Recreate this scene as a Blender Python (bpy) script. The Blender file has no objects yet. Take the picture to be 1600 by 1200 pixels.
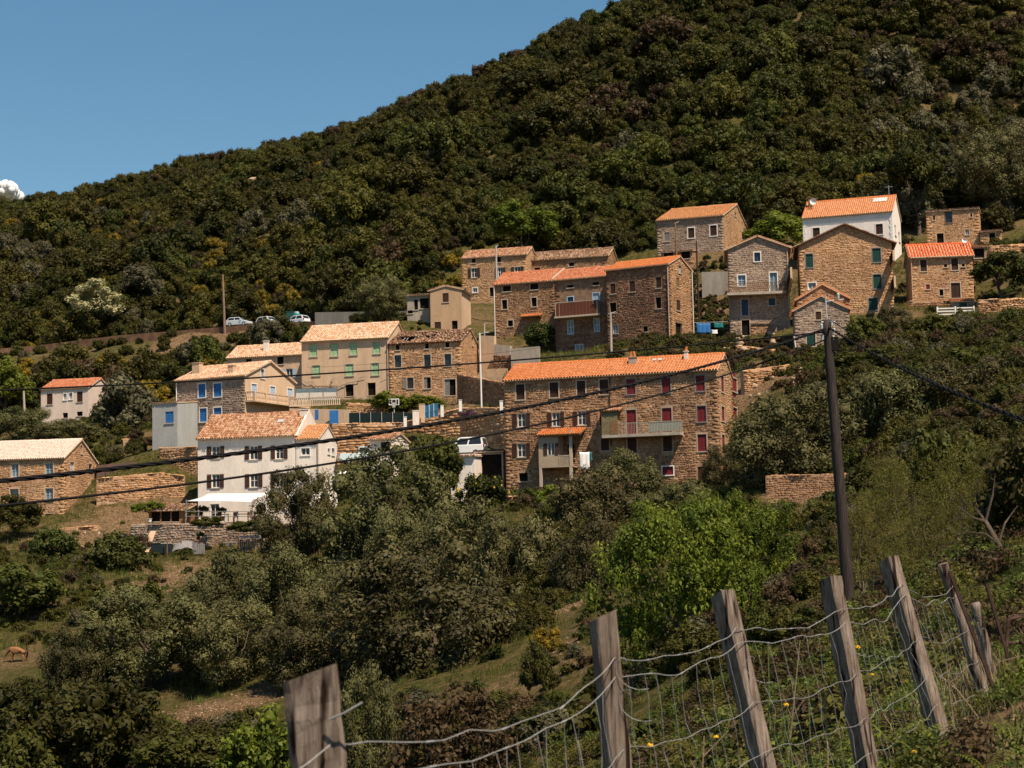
import bpy, math, random
import numpy as np
from mathutils import Vector, Matrix
R = math.radians
rng = np.random.default_rng(11)
random.seed(11)
scene = bpy.context.scene
COL = scene.collection

# ------------------------------------------------------------------ camera
F = 3111.1
PITCH, ROLL = R(6.0), R(1.2)
_f = np.array([0, math.cos(PITCH), math.sin(PITCH)])
_u0 = np.array([0, -math.sin(PITCH), math.cos(PITCH)])
_r0 = np.array([1.0, 0, 0])
CR = _r0*math.cos(ROLL) - _u0*math.sin(ROLL)
CU = _u0*math.cos(ROLL) + _r0*math.sin(ROLL)
CF = _f
cam_d = bpy.data.cameras.new('camera')
cam_d.lens = 70.0
cam_d.sensor_width = 36.0
cam_d.clip_start = 0.1
cam_d.clip_end = 9000
cam_d.dof.use_dof = True
cam_d.dof.focus_distance = 150.0
cam_d.dof.aperture_fstop = 13.0
cam = bpy.data.objects.new('camera', cam_d)
COL.objects.link(cam)
cam.matrix_world = Matrix(((CR[0], CU[0], -CF[0], 0), (CR[1], CU[1], -CF[1], 0), (CR[2], CU[2], -CF[2], 0), (0, 0, 0, 1)))
scene.camera = cam

# ------------------------------------------------------------------ sky, sun, exposure
SUN = np.array([0.33, -0.40, 0.855]); SUN /= np.linalg.norm(SUN)
world = bpy.data.worlds.new('World'); scene.world = world
world.use_nodes = True
wn = world.node_tree
bg = wn.nodes['Background']
sky = wn.nodes.new('ShaderNodeTexSky')
sky.sky_type = 'NISHITA'
sky.sun_disc = False
sky.sun_elevation = math.asin(SUN[2])
sky.sun_rotation = math.atan2(SUN[0], SUN[1])
sky.altitude = 300
sky.air_density = 1.0
sky.dust_density = 0.3
sky.ozone_density = 1.2
hs_ = wn.nodes.new('ShaderNodeHueSaturation')
hs_.inputs['Saturation'].default_value = 1.2
hs_.inputs['Hue'].default_value = 0.487
wn.links.new(sky.outputs[0], hs_.inputs['Color'])
wn.links.new(hs_.outputs[0], bg.inputs[0])
bg.inputs[1].default_value = 0.064
sun_d = bpy.data.lights.new('sun', 'SUN')
sun_d.energy = 5.0
sun_d.angle = R(0.53)
sun_d.color = (1.0, 0.83, 0.64)
sun = bpy.data.objects.new('sun', sun_d)
sun.rotation_euler = Vector(-SUN).to_track_quat('-Z', 'Y').to_euler()
COL.objects.link(sun)
vs = scene.view_settings
vs.view_transform = 'Standard'
vs.look = 'None'
vs.exposure = 0.68
vs.gamma = 1.0
vs.use_curve_mapping = False
scene.cycles.max_bounces = 6
scene.cycles.diffuse_bounces = 3
scene.cycles.transparent_max_bounces = 4

# ------------------------------------------------------------------ photo geometry helpers
def ray(px, py):
    return CF + CR*((px-800)/F) + CU*((600-py)/F)
def at(px, py, Y):
    d = ray(px, py); return d*(Y/d[1])
def proj(P):
    P = np.asarray(P, float); c = P @ CF
    return 800 + F*(P @ CR)/c, 600 - F*(P @ CU)/c
def q_px(px): return CR - CF*((px-800)/F)
def q_py(py): return CU - CF*((600-py)/F)

# ------------------------------------------------------------------ materials
class NT:
    def __init__(s, name):
        s.m = bpy.data.materials.new(name); s.m.use_nodes = True
        s.t = s.m.node_tree; s.b = s.t.nodes['Principled BSDF']; s.out = s.t.nodes['Material Output']
    def n(s, typ, **kw):
        x = s.t.nodes.new('ShaderNode'+typ)
        for k, v in kw.items(): setattr(x, k, v)
        return x
    def l(s, a, b): s.t.links.new(a, b)
    def ramp(s, fac, cols):
        r = s.n('ValToRGB'); e = r.color_ramp.elements
        while len(e) < len(cols): e.new(0.5)
        for i, (p, c) in enumerate(cols):
            e[i].position = p; e[i].color = (c[0], c[1], c[2], 1)
        s.l(fac, r.inputs[0]); return r.outputs[0]
    def noise(s, scale, detail=3, vec=None, rough=0.6):
        x = s.n('TexNoise'); x.inputs['Scale'].default_value = scale
        x.inputs['Detail'].default_value = detail; x.inputs['Roughness'].default_value = rough
        if vec is None: vec = s.coord()
        s.l(vec, x.inputs['Vector']); return x.outputs[0]
    def coord(s, kind='Object', scale=None):
        c = s.n('TexCoord').outputs[kind]
        if scale:
            m = s.n('Mapping'); m.inputs['Scale'].default_value = scale
            s.l(c, m.inputs['Vector']); c = m.outputs[0]
        return c
    def mix(s, a, b, fac, mode='MIX'):
        x = s.n('Mix', data_type='RGBA', blend_type=mode)
        for v, i in ((fac, 0), (a, 6), (b, 7)):
            if hasattr(v, 'is_linked') or isinstance(v, bpy.types.NodeSocket): s.l(v, x.inputs[i])
            elif i == 0: x.inputs[0].default_value = v
            else: x.inputs[i].default_value = (v[0], v[1], v[2], 1)
        return x.outputs[2]
    def bump(s, h, strength=0.4, dist=0.05):
        b = s.n('Bump'); b.inputs['Strength'].default_value = strength; b.inputs['Distance'].default_value = dist
        s.l(h, b.inputs['Height']); s.l(b.outputs[0], s.b.inputs['Normal'])
    def done(s, col, rough=0.85, spec=0.2):
        if isinstance(col, bpy.types.NodeSocket): s.l(col, s.b.inputs['Base Color'])
        else: s.b.inputs['Base Color'].default_value = (*col, 1)
        s.b.inputs['Roughness'].default_value = rough
        s.b.inputs['Specular IOR Level'].default_value = spec
        return s.m
MATS = {}
def plain(name, c, var=0.25, scale=3.0, rough=0.85, spec=0.2, bump=0.3, streak=False):
    if name in MATS: return MATS[name]
    t = NT(name)
    v = t.coord('Object', (1, 1, 0.25) if streak else None)
    n1 = t.noise(scale, 4, v); n2 = t.noise(scale*9, 2, v)
    lo = [x*(1-var) for x in c]; hi = [min(1, x*(1+var)) for x in c]
    col = t.ramp(n1, [(0.3, lo), (0.7, hi)])
    col = t.mix(col, (0.5, 0.5, 0.5), 0.18, 'OVERLAY') if False else col
    col2 = t.ramp(n2, [(0.3, [0.82]*3), (0.7, [1.0]*3)])
    col = t.mix(col, col2, 1.0, 'MULTIPLY')
    if bump: t.bump(n2, bump, 0.03)
    MATS[name] = t.done(col, rough, spec); return MATS[name]
def toned(name, cols, rough=0.9, spec=0.15, fine=0.25, fscale=8.0, stain=0.0, bump=0.5):
    """colour chosen per piece by the mesh attribute tone"""
    if name in MATS: return MATS[name]
    t = NT(name)
    a = t.n('Attribute', attribute_name='tone')
    col = t.ramp(a.outputs['Fac'], cols)
    n = t.noise(fscale, 4)
    col = t.mix(col, t.ramp(n, [(0.3, [1-fine]*3), (0.7, [1.0]*3)]), 1.0, 'MULTIPLY')
    if stain:
        n3 = t.noise(0.35, 4)
        col = t.mix(col, t.ramp(n3, [(0.42, [1-stain, 1-stain, 1-stain*0.9]), (0.62, [1.0]*3)]), 1.0, 'MULTIPLY')
    t.bump(n, bump, 0.03)
    MATS[name] = t.done(col, rough, spec); return MATS[name]
def leafy(name, lo, hi, trans=0.25, rnd=0.45, warm=(0.10, 0.07, 0.02), rough=0.55, spec=0.12):
    if name in MATS: return MATS[name]
    t = NT(name)
    a = t.n('Attribute', attribute_name='tone')
    col = t.ramp(a.outputs['Fac'], [(0.0, lo), (1.0, hi)])
    oi = t.n('ObjectInfo')
    r1 = t.ramp(oi.outputs['Random'], [(0.0, [1-rnd]*3), (1.0, [1.0+rnd*0.35]*3)])
    col = t.mix(col, r1, 1.0, 'MULTIPLY')
    mm = t.n('Math', operation='MULTIPLY'); mm.inputs[1].default_value = 7.31
    t.l(oi.outputs['Random'], mm.inputs[0])
    fr = t.n('Math', operation='FRACT'); t.l(mm.outputs[0], fr.inputs[0])
    sc = t.n('Math', operation='MULTIPLY'); sc.inputs[1].default_value = 0.42
    t.l(fr.outputs[0], sc.inputs[0])
    col = t.mix(col, warm, sc.outputs[0])
    t.done(col, rough, spec)
    tr = t.n('BsdfTranslucent'); t.l(col, tr.inputs[0])
    ms = t.n('MixShader'); ms.inputs[0].default_value = trans
    t.l(t.b.outputs[0], ms.inputs[1]); t.l(tr.outputs[0], ms.inputs[2]); t.l(ms.outputs[0], t.out.inputs[0])
    MATS[name] = t.m; return t.m
def glassy(name, c, rough=0.12):
    if name in MATS: return MATS[name]
    t = NT(name); n = t.noise(2.5, 2)
    col = t.ramp(n, [(0.3, [x*0.7 for x in c]), (0.7, [x*1.2 for x in c])])
    MATS[name] = t.done(col, rough, 0.5); return MATS[name]

# stone families: tan (ochre granite, also painted sunlight on end walls), grey-brown, red-brown
ST_TAN = toned('tan_granite_stones', [(0, (0.252, 0.122, 0.055)), (.35, (0.435, 0.239, 0.114)), (.7, (0.572, 0.335, 0.169)), (1, (0.642, 0.436, 0.279))], stain=.25)
ST_BRN = toned('brown_granite_stones', [(0, (0.160, 0.080, 0.039)), (.4, (0.332, 0.176, 0.087)), (.75, (0.458, 0.266, 0.142)), (1, (0.550, 0.366, 0.235))], stain=.4)
ST_GRY = toned('grey_granite_stones', [(0, (0.205, 0.145, 0.106)), (.4, (0.324, 0.235, 0.171)), (.75, (0.400, 0.291, 0.212)), (1, (0.454, 0.351, 0.282))], stain=.3)
ST_RED = toned('red_brown_stones', [(0, (0.092, 0.045, 0.028)), (.4, (0.205, 0.105, 0.061)), (.75, (0.302, 0.166, 0.096)), (1, (0.378, 0.235, 0.151))], stain=.4)
MORT_TAN = plain('tan_mortar', (0.481, 0.308, 0.191), .3, 2.0)
MORT_BRN = plain('brown_mortar', (0.389, 0.245, 0.153), .35, 2.0)
MORT_GRY = plain('grey_mortar', (0.410, 0.311, 0.237), .3, 2.0)
MORT_RED = plain('dark_mortar', (0.248, 0.155, 0.101), .4, 2.0)
STONE = {'tan': (ST_TAN, MORT_TAN), 'brn': (ST_BRN, MORT_BRN), 'gry': (ST_GRY, MORT_GRY), 'red': (ST_RED, MORT_RED)}
TILE_NEW = toned('new_orange_tiles', [(0, (.44, .135, .042)), (.5, (.50, .165, .055)), (1, (.55, .205, .08))], fine=.15, bump=.2)
TILE_RED = toned('salmon_red_tiles', [(0, (.38, .12, .06)), (.5, (.47, .17, .085)), (1, (.54, .25, .14))], fine=.2, bump=.2)
TILE_OLD = toned('old_mixed_clay_tiles', [(0, (.27, .11, .055)), (.4, (.42, .20, .105)), (.72, (.49, .28, .17)), (1, (.56, .38, .26))], fine=.25, stain=.12)
TILE_PALE = toned('pale_weathered_tiles', [(0, (.50, .26, .145)), (.35, (.62, .38, .235)), (.75, (.70, .49, .33)), (1, (.74, .58, .45))], fine=.2, stain=.1)
TILE_CREAM = toned('cream_roof_tiles', [(0, (.62, .47, .385)), (1, (.70, .565, .48))], fine=.12, bump=.15)
TILE_RUIN = toned('lichen_brown_tiles', [(0, (.14, .075, .045)), (.4, (.28, .15, .085)), (.75, (.40, .245, .15)), (1, (.50, .37, .26))], fine=.3, stain=.35)
TILE_TAN = toned('smooth_tan_tiles', [(0, (.46, .205, .085)), (1, (.56, .285, .135))], fine=.12, bump=.15)
PL_WHITE = plain('white_render', (.76, .68, .60), .10, .8, streak=True)
PL_BRIGHT = plain('bright_white_render', (.80, .74, .68), .06, .8, streak=True)
PL_PINK = plain('pinkish_render', (.66, .54, .46), .08, .8, streak=True)
PL_OCHRE = plain('ochre_render', (.57, .41, .275), .14, 1.0, streak=True)
PL_TAN = plain('tan_brown_render', (.46, .31, .19), .10, 1.0, streak=True)
PL_GREY = plain('grey_cement_render', (.33, .29, .24), .2, 1.2, streak=True)
W_WHITE = plain('white_paint', (.78, .76, .72), .05, 4.0, .5, .3, .1)
W_CREAM = plain('cream_surround', (.47, .39, .30), .12, 4.0, .8, .2, .1)
W_BROWN = plain('dark_brown_wood', (.055, .026, .018), .3, 6.0, .7, .2, .2)
W_RED = plain('wine_red_paint', (.17, .018, .022), .2, 4.0, .6, .25, .1)
W_BLUE = plain('bright_blue_paint', (.028, .155, .42), .15, 4.0, .6, .3, .1)
W_DBLUE = plain('dark_blue_paint', (.015, .06, .12), .2, 4.0, .6, .3, .1)
W_LBLUE = plain('pale_blue_paint', (.38, .52, .66), .12, 4.0, .6, .3, .1)
W_GREEN = plain('mint_green_paint', (.33, .52, .30), .2, 4.0, .7, .25, .1)
W_DGREEN = plain('dark_green_paint', (.006, .050, .038), .2, 4.0, .6, .3, .1)
W_GREY = plain('grey_wood', (.22, .21, .20), .25, 6.0, .8, .2, .2)
W_PLANK = plain('brown_planks', (.22, .12, .055), .3, 6.0, .8, .2, .2)
GLASS = glassy('dark_window_glass', (.018, .020, .024))
GLASS_B = glassy('bluish_window_glass', (.13, .17, .19))
DARK = plain('dark_interior', (.014, .012, .011), .3, 2.0, .95, .05, 0)  # near-black colour stands in for the shade of unlit rooms
CONC = plain('concrete', (.40, .35, .29), .2, 1.5)
METAL = plain('galvanised_metal', (.42, .42, .42), .15, 6.0, .45, .5, .05)
RUST = plain('rusty_iron', (.055, .028, .020), .35, 14.0, .8, .3, .3)
CABLE = plain('black_cable_sheath', (.010, .0095, .010), .1, 8.0, .85, .12, 0)
TARP_G = plain('dark_green_netting', (.016, .032, .030), .2, 3.0, .8, .2, .1)

# ------------------------------------------------------------------ mesh building
def put(o, label=None, cat=None, group=None, kind=None):
    if label: o['label'] = label
    if cat: o['category'] = cat
    if group: o['group'] = group
    if kind: o['kind'] = kind
    return o
def empty(name, loc, rz=0.0, label=None, cat=None, group=None):
    o = bpy.data.objects.new(name, None); COL.objects.link(o)
    o.location = loc; o.rotation_euler = (0, 0, rz); o.empty_display_size = .3
    return put(o, label, cat, group)
def link(name, me, parent=None, loc=None):
    o = bpy.data.objects.new(name, me); COL.objects.link(o)
    if parent is not None: o.parent = parent
    if loc is not None: o.location = loc
    return o
class MB:
    def __init__(s): s.V = []; s.Fc = []; s.T = []; s.n = 0
    def add(s, V, Fc, tone=0.5):
        V = np.asarray(V, float).reshape(-1, 3)
        s.V.append(V)
        s.Fc.extend([[i+s.n for i in f] for f in Fc])
        s.T.append(np.full(len(V), tone) if np.isscalar(tone) else np.asarray(tone, float))
        s.n += len(V); return s
    def addnp(s, V, Fa, T):
        s.V.append(V); s.Fc.extend((Fa+s.n).tolist()); s.T.append(T); s.n += len(V); return s
    def box(s, x0, x1, y0, y1, z0, z1, tone=0.5):
        V = [(x, y, z) for z in (z0, z1) for y in (y0, y1) for x in (x0, x1)]
        return s.add(V, [(0, 2, 3, 1), (4, 5, 7, 6), (0, 1, 5, 4), (2, 6, 7, 3), (0, 4, 6, 2), (1, 3, 7, 5)], tone)
    def obox(s, O, a, b, c, tone=0.5):
        O, a, b, c = (np.asarray(v, float) for v in (O, a, b, c))
        V = [O+a*i+b*j+c*k for k in (0, 1) for j in (0, 1) for i in (0, 1)]
        return s.add(V, [(0, 2, 3, 1), (4, 5, 7, 6), (0, 1, 5, 4), (2, 6, 7, 3), (0, 4, 6, 2), (1, 3, 7, 5)], tone)
    def bar(s, A, B, r, sides=6, r2=None, tone=0.5, cap=True):
        return s.tube([A, B], [r, r if r2 is None else r2], sides, tone, cap)
    def tube(s, P, rad, sides=6, tone=0.5, cap=True):
        P = np.asarray(P, float); n = len(P)
        rad = np.full(n, rad) if np.isscalar(rad) else np.asarray(rad, float)
        T = np.gradient(P, axis=0); T /= np.linalg.norm(T, axis=1)[:, None]+1e-9
        ref = np.array([0, 0, 1.0]) if abs(T[0][2]) < .9 else np.array([1.0, 0, 0])
        A = np.cross(T, ref); A /= np.linalg.norm(A, axis=1)[:, None]+1e-9
        B = np.cross(T, A)
        an = np.arange(sides)*2*math.pi/sides
        V = (P[:, None]+rad[:, None, None]*(np.cos(an)[None, :, None]*A[:, None]+np.sin(an)[None, :, None]*B[:, None])).reshape(-1, 3)
        Fc = [(i*sides+j, i*sides+(j+1) % sides, (i+1)*sides+(j+1) % sides, (i+1)*sides+j) for i in range(n-1) for j in range(sides)]
        if cap: Fc += [tuple(range(sides)), tuple((n-1)*sides+j for j in range(sides))]
        return s.add(V, Fc, tone)
    def prism(s, poly, a, b, mapf, tone=0.5):
        """2-D polygon extruded from a to b through mapf(p, q, t)"""
        n = len(poly)
        V = [mapf(p, q, a) for p, q in poly]+[mapf(p, q, b) for p, q in poly]
        Fc = [tuple(range(n)), tuple(range(2*n-1, n-1, -1))]+[(i, (i+1) % n, n+(i+1) % n, n+i) for i in range(n)]
        return s.add(V, Fc, tone)
    def mesh(s, name, m, smooth=False):
        me = bpy.data.meshes.new(name)
        V = np.concatenate(s.V) if s.V else np.zeros((0, 3))
        me.from_pydata(V.tolist(), [], s.Fc)
        a = me.attributes.new('tone', 'FLOAT', 'POINT')
        if s.T: a.data.foreach_set('value', np.concatenate(s.T).astype(np.float32))
        for x in (m if isinstance(m, (list, tuple)) else [m]): me.materials.append(x)
        if smooth: me.polygons.foreach_set('use_smooth', [True]*len(me.polygons))
        return me
    def build(s, name, m, parent=None, smooth=False, loc=None, **kw):
        return put(link(name, s.mesh(name, m, smooth), parent, loc), **kw)
def npmesh(name, V, Fa, T, m, smooth=False):
    me = bpy.data.meshes.new(name)
    k = Fa.shape[1]
    me.vertices.add(len(V)); me.vertices.foreach_set('co', np.ascontiguousarray(V, np.float32).ravel())
    me.loops.add(Fa.size); me.loops.foreach_set('vertex_index', np.ascontiguousarray(Fa, np.int32).ravel())
    me.polygons.add(len(Fa)); me.polygons.foreach_set('loop_start', np.arange(0, Fa.size, k, dtype=np.int32))
    me.polygons.foreach_set('loop_total', np.full(len(Fa), k, np.int32))
    if smooth: me.polygons.foreach_set('use_smooth', np.ones(len(Fa), bool))
    me.update(calc_edges=True)
    a = me.attributes.new('tone', 'FLOAT', 'POINT'); a.data.foreach_set('value', np.asarray(T, np.float32))
    me.materials.append(m); return me

def clip_poly(poly, planes):
    for (a, b, c) in planes:               # keep a*u + b*v <= c
        out = []
        for i in range(len(poly)):
            p, q = poly[i], poly[(i+1) % len(poly)]
            dp, dq = a*p[0]+b*p[1]-c, a*q[0]+b*q[1]-c
            if dp <= 1e-9: out.append(p)
            if (dp < -1e-9 and dq > 1e-9) or (dp > 1e-9 and dq < -1e-9):
                t = dp/(dp-dq); out.append((p[0]+(q[0]-p[0])*t, p[1]+(q[1]-p[1])*t))
        poly = out
        if len(poly) < 3: return []
    return poly
def wall_panel(mb, mp, W, v0, v1, planes, ops, reveal=.22):
    us = sorted({0.0, W} | {min(max(e, 0), W) for o in ops for e in (o[0], o[1])})
    vv = sorted({v0, v1} | {min(max(e, v0), v1) for o in ops for e in (o[2], o[3])})
    for i in range(len(us)-1):
        for j in range(len(vv)-1):
            if us[i+1]-us[i] < 1e-5 or vv[j+1]-vv[j] < 1e-5: continue
            uc, vc = (us[i]+us[i+1])/2, (vv[j]+vv[j+1])/2
            if any(o[0] < uc < o[1] and o[2] < vc < o[3] for o in ops): continue
            p = clip_poly([(us[i], vv[j]), (us[i+1], vv[j]), (us[i+1], vv[j+1]), (us[i], vv[j+1])], planes)
            if p: mb.add([mp(u, v, 0) for u, v in p], [tuple(range(len(p)))])
    for (a, b, c, d) in ops:
        for P in (((a, c), (b, c)), ((a, d), (b, d)), ((a, c), (a, d)), ((b, c), (b, d))):
            mb.add([mp(*P[0], 0), mp(*P[1], 0), mp(*P[1], reveal), mp(*P[0], reveal)], [(0, 1, 2, 3)])
def stone_rects(W, v0, v1, planes, ops, hs=(.20, .36), ls=(.26, .75), gap=.018, rg=None):
    rg = rg or rng; out = []; v = v0
    for (pa, pb, pc) in planes:
        if abs(pa) < 1e-9: v1 = min(v1, pc/pb)
    while v < v1-.08:
        h = min(rg.uniform(*hs), v1-v)
        a, b = 0.0, W
        for (pa, pb, pc) in planes:
            for vv in (v, v+h):
                if abs(pa) < 1e-9: continue
                x = (pc-pb*vv)/pa
                if pa > 0: b = min(b, x)
                else: a = max(a, x)
        segs = [(a, b)]
        for o in ops:
            ov = min(v+h, o[3]+.05)-max(v, o[2]-.05)
            if ov > .25*h:
                ns = []
                for (s0, s1) in segs:
                    if o[1] <= s0 or o[0] >= s1: ns.append((s0, s1)); continue
                    if o[0]-s0 > .08: ns.append((s0, o[0]))
                    if s1-o[1] > .08: ns.append((o[1], s1))
                segs = ns
        for (s0, s1) in segs:
            u = s0
            while u < s1-.06:
                l = rg.uniform(*ls)*(h/.28)**.5
                if s1-(u+l) < .18: l = s1-u
                if h > .24 and rg.random() < .18:
                    k = rg.uniform(.4, .6)*h
                    out.append((u, u+l, v, v+k)); out.append((u, u+l, v+k, v+h))
                else: out.append((u, u+l, v, v+h))
                u += l
        v += h
    S = np.array(out) if out else np.zeros((0, 4))
    if len(S):
        S[:, 0] += gap/2; S[:, 1] -= gap/2; S[:, 2] += gap/2; S[:, 3] -= gap/2
    return S
def stones_np(S, mp, proud=(.02, .075), jit=.045, edge=None):
    """corner-jittered blocks standing proud of the wall; mp takes arrays"""
    n = len(S)
    j = lambda: rng.uniform(-jit, jit, n)
    du = (S[:, 1]-S[:, 0]); dv = (S[:, 3]-S[:, 2])
    U = np.stack([S[:, 0], S[:, 1], S[:, 1], S[:, 0]], 1); Vv = np.stack([S[:, 2], S[:, 2], S[:, 3], S[:, 3]], 1)
    J = np.minimum(jit, .22*np.minimum(du, dv))[:, None]
    U = U+rng.uniform(-1, 1, (n, 4))*J; Vv = Vv+rng.uniform(-1, 1, (n, 4))*J
    if edge is not None: U = np.clip(U, edge[0], edge[1])
    ph = rng.uniform(0, 6)
    Vv = Vv+.055*np.sin(U*1.1+Vv*.8+ph)+.035*np.sin(U*2.7-Vv*1.9+ph*2)
    cu, cv = U.mean(1)[:, None], Vv.mean(1)[:, None]
    ins = np.minimum(.16, .03/np.maximum(.05, np.minimum(du, dv)))[:, None]
    U2, V2 = U+(cu-U)*ins, Vv+(cv-Vv)*ins
    d = -rng.uniform(*proud, (n, 1))*np.ones((1, 4))+rng.uniform(-.012, .012, (n, 4))
    P = np.stack([np.stack(mp(U, Vv, np.full((n, 4), .004)), -1), np.stack(mp(U2, V2, d), -1)], 1).reshape(-1, 3)
    base = np.arange(n)[:, None, None]*8
    Fq = np.array([[4, 5, 6, 7], [0, 1, 5, 4], [1, 2, 6, 5], [2, 3, 7, 6], [3, 0, 4, 7]])[None]
    Fa = (base+Fq).reshape(-1, 4)
    T = np.repeat(np.clip(rng.normal(.55, .20, n), 0, 1), 8)
    return P, Fa, T
def tiles_np(O, u, s, n, L, S, cw=.25, rl=.42, mask=None, jit=.012, shift=0.0):
    O, u, s, n = (np.asarray(x, float) for x in (O, u, s, n))
    cols = max(2, round(L/cw)); cw = L/cols; rows = max(1, round(S/rl)); rl = S/rows
    ci, ri = (a.ravel() for a in np.meshgrid(np.arange(cols), np.arange(rows)))
    uc = (ci+.5)*cw; sc = ri*rl
    if mask is not None:
        k = mask(uc, sc+.5*rl); uc, sc = uc[k], sc[k]
    m = len(uc)
    uc = uc+rng.normal(0, jit, m); sc = sc+rng.normal(0, jit*1.5, m)
    an = np.array([0, 55, 125, 180])*math.pi/180
    r0, r1 = .40*cw, .33*cw
    Vs = []
    for (r, ds, h) in ((r0, -.05, .055), (r1, rl+.03, .022)):
        hh = h+rng.normal(0, jit*.4, m)
        Pu = uc[:, None]+r*np.cos(an)[None]; Pn = hh[:, None]+r*1.0*np.sin(an)[None]
        Ps = (sc+ds)[:, None]+np.zeros((1, 4))
        Vs.append(O+Pu[..., None]*u+Ps[..., None]*s+Pn[..., None]*n)
    V = np.stack(Vs, 1).reshape(-1, 3)
    Fq = np.array([[0, 1, 5, 4], [1, 2, 6, 5], [2, 3, 7, 6], [0, 3, 2, 1]])[None]
    Fa = (np.arange(m)[:, None, None]*8+Fq).reshape(-1, 4)
    T = np.repeat(rng.random(m), 8)
    return V, Fa, T
# ------------------------------------------------------------------ terrain control points (world x, y, z)
CTRL = []
def ctrl_px(px, py, Y): CTRL.append(tuple(at(px, py, Y)))

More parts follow.
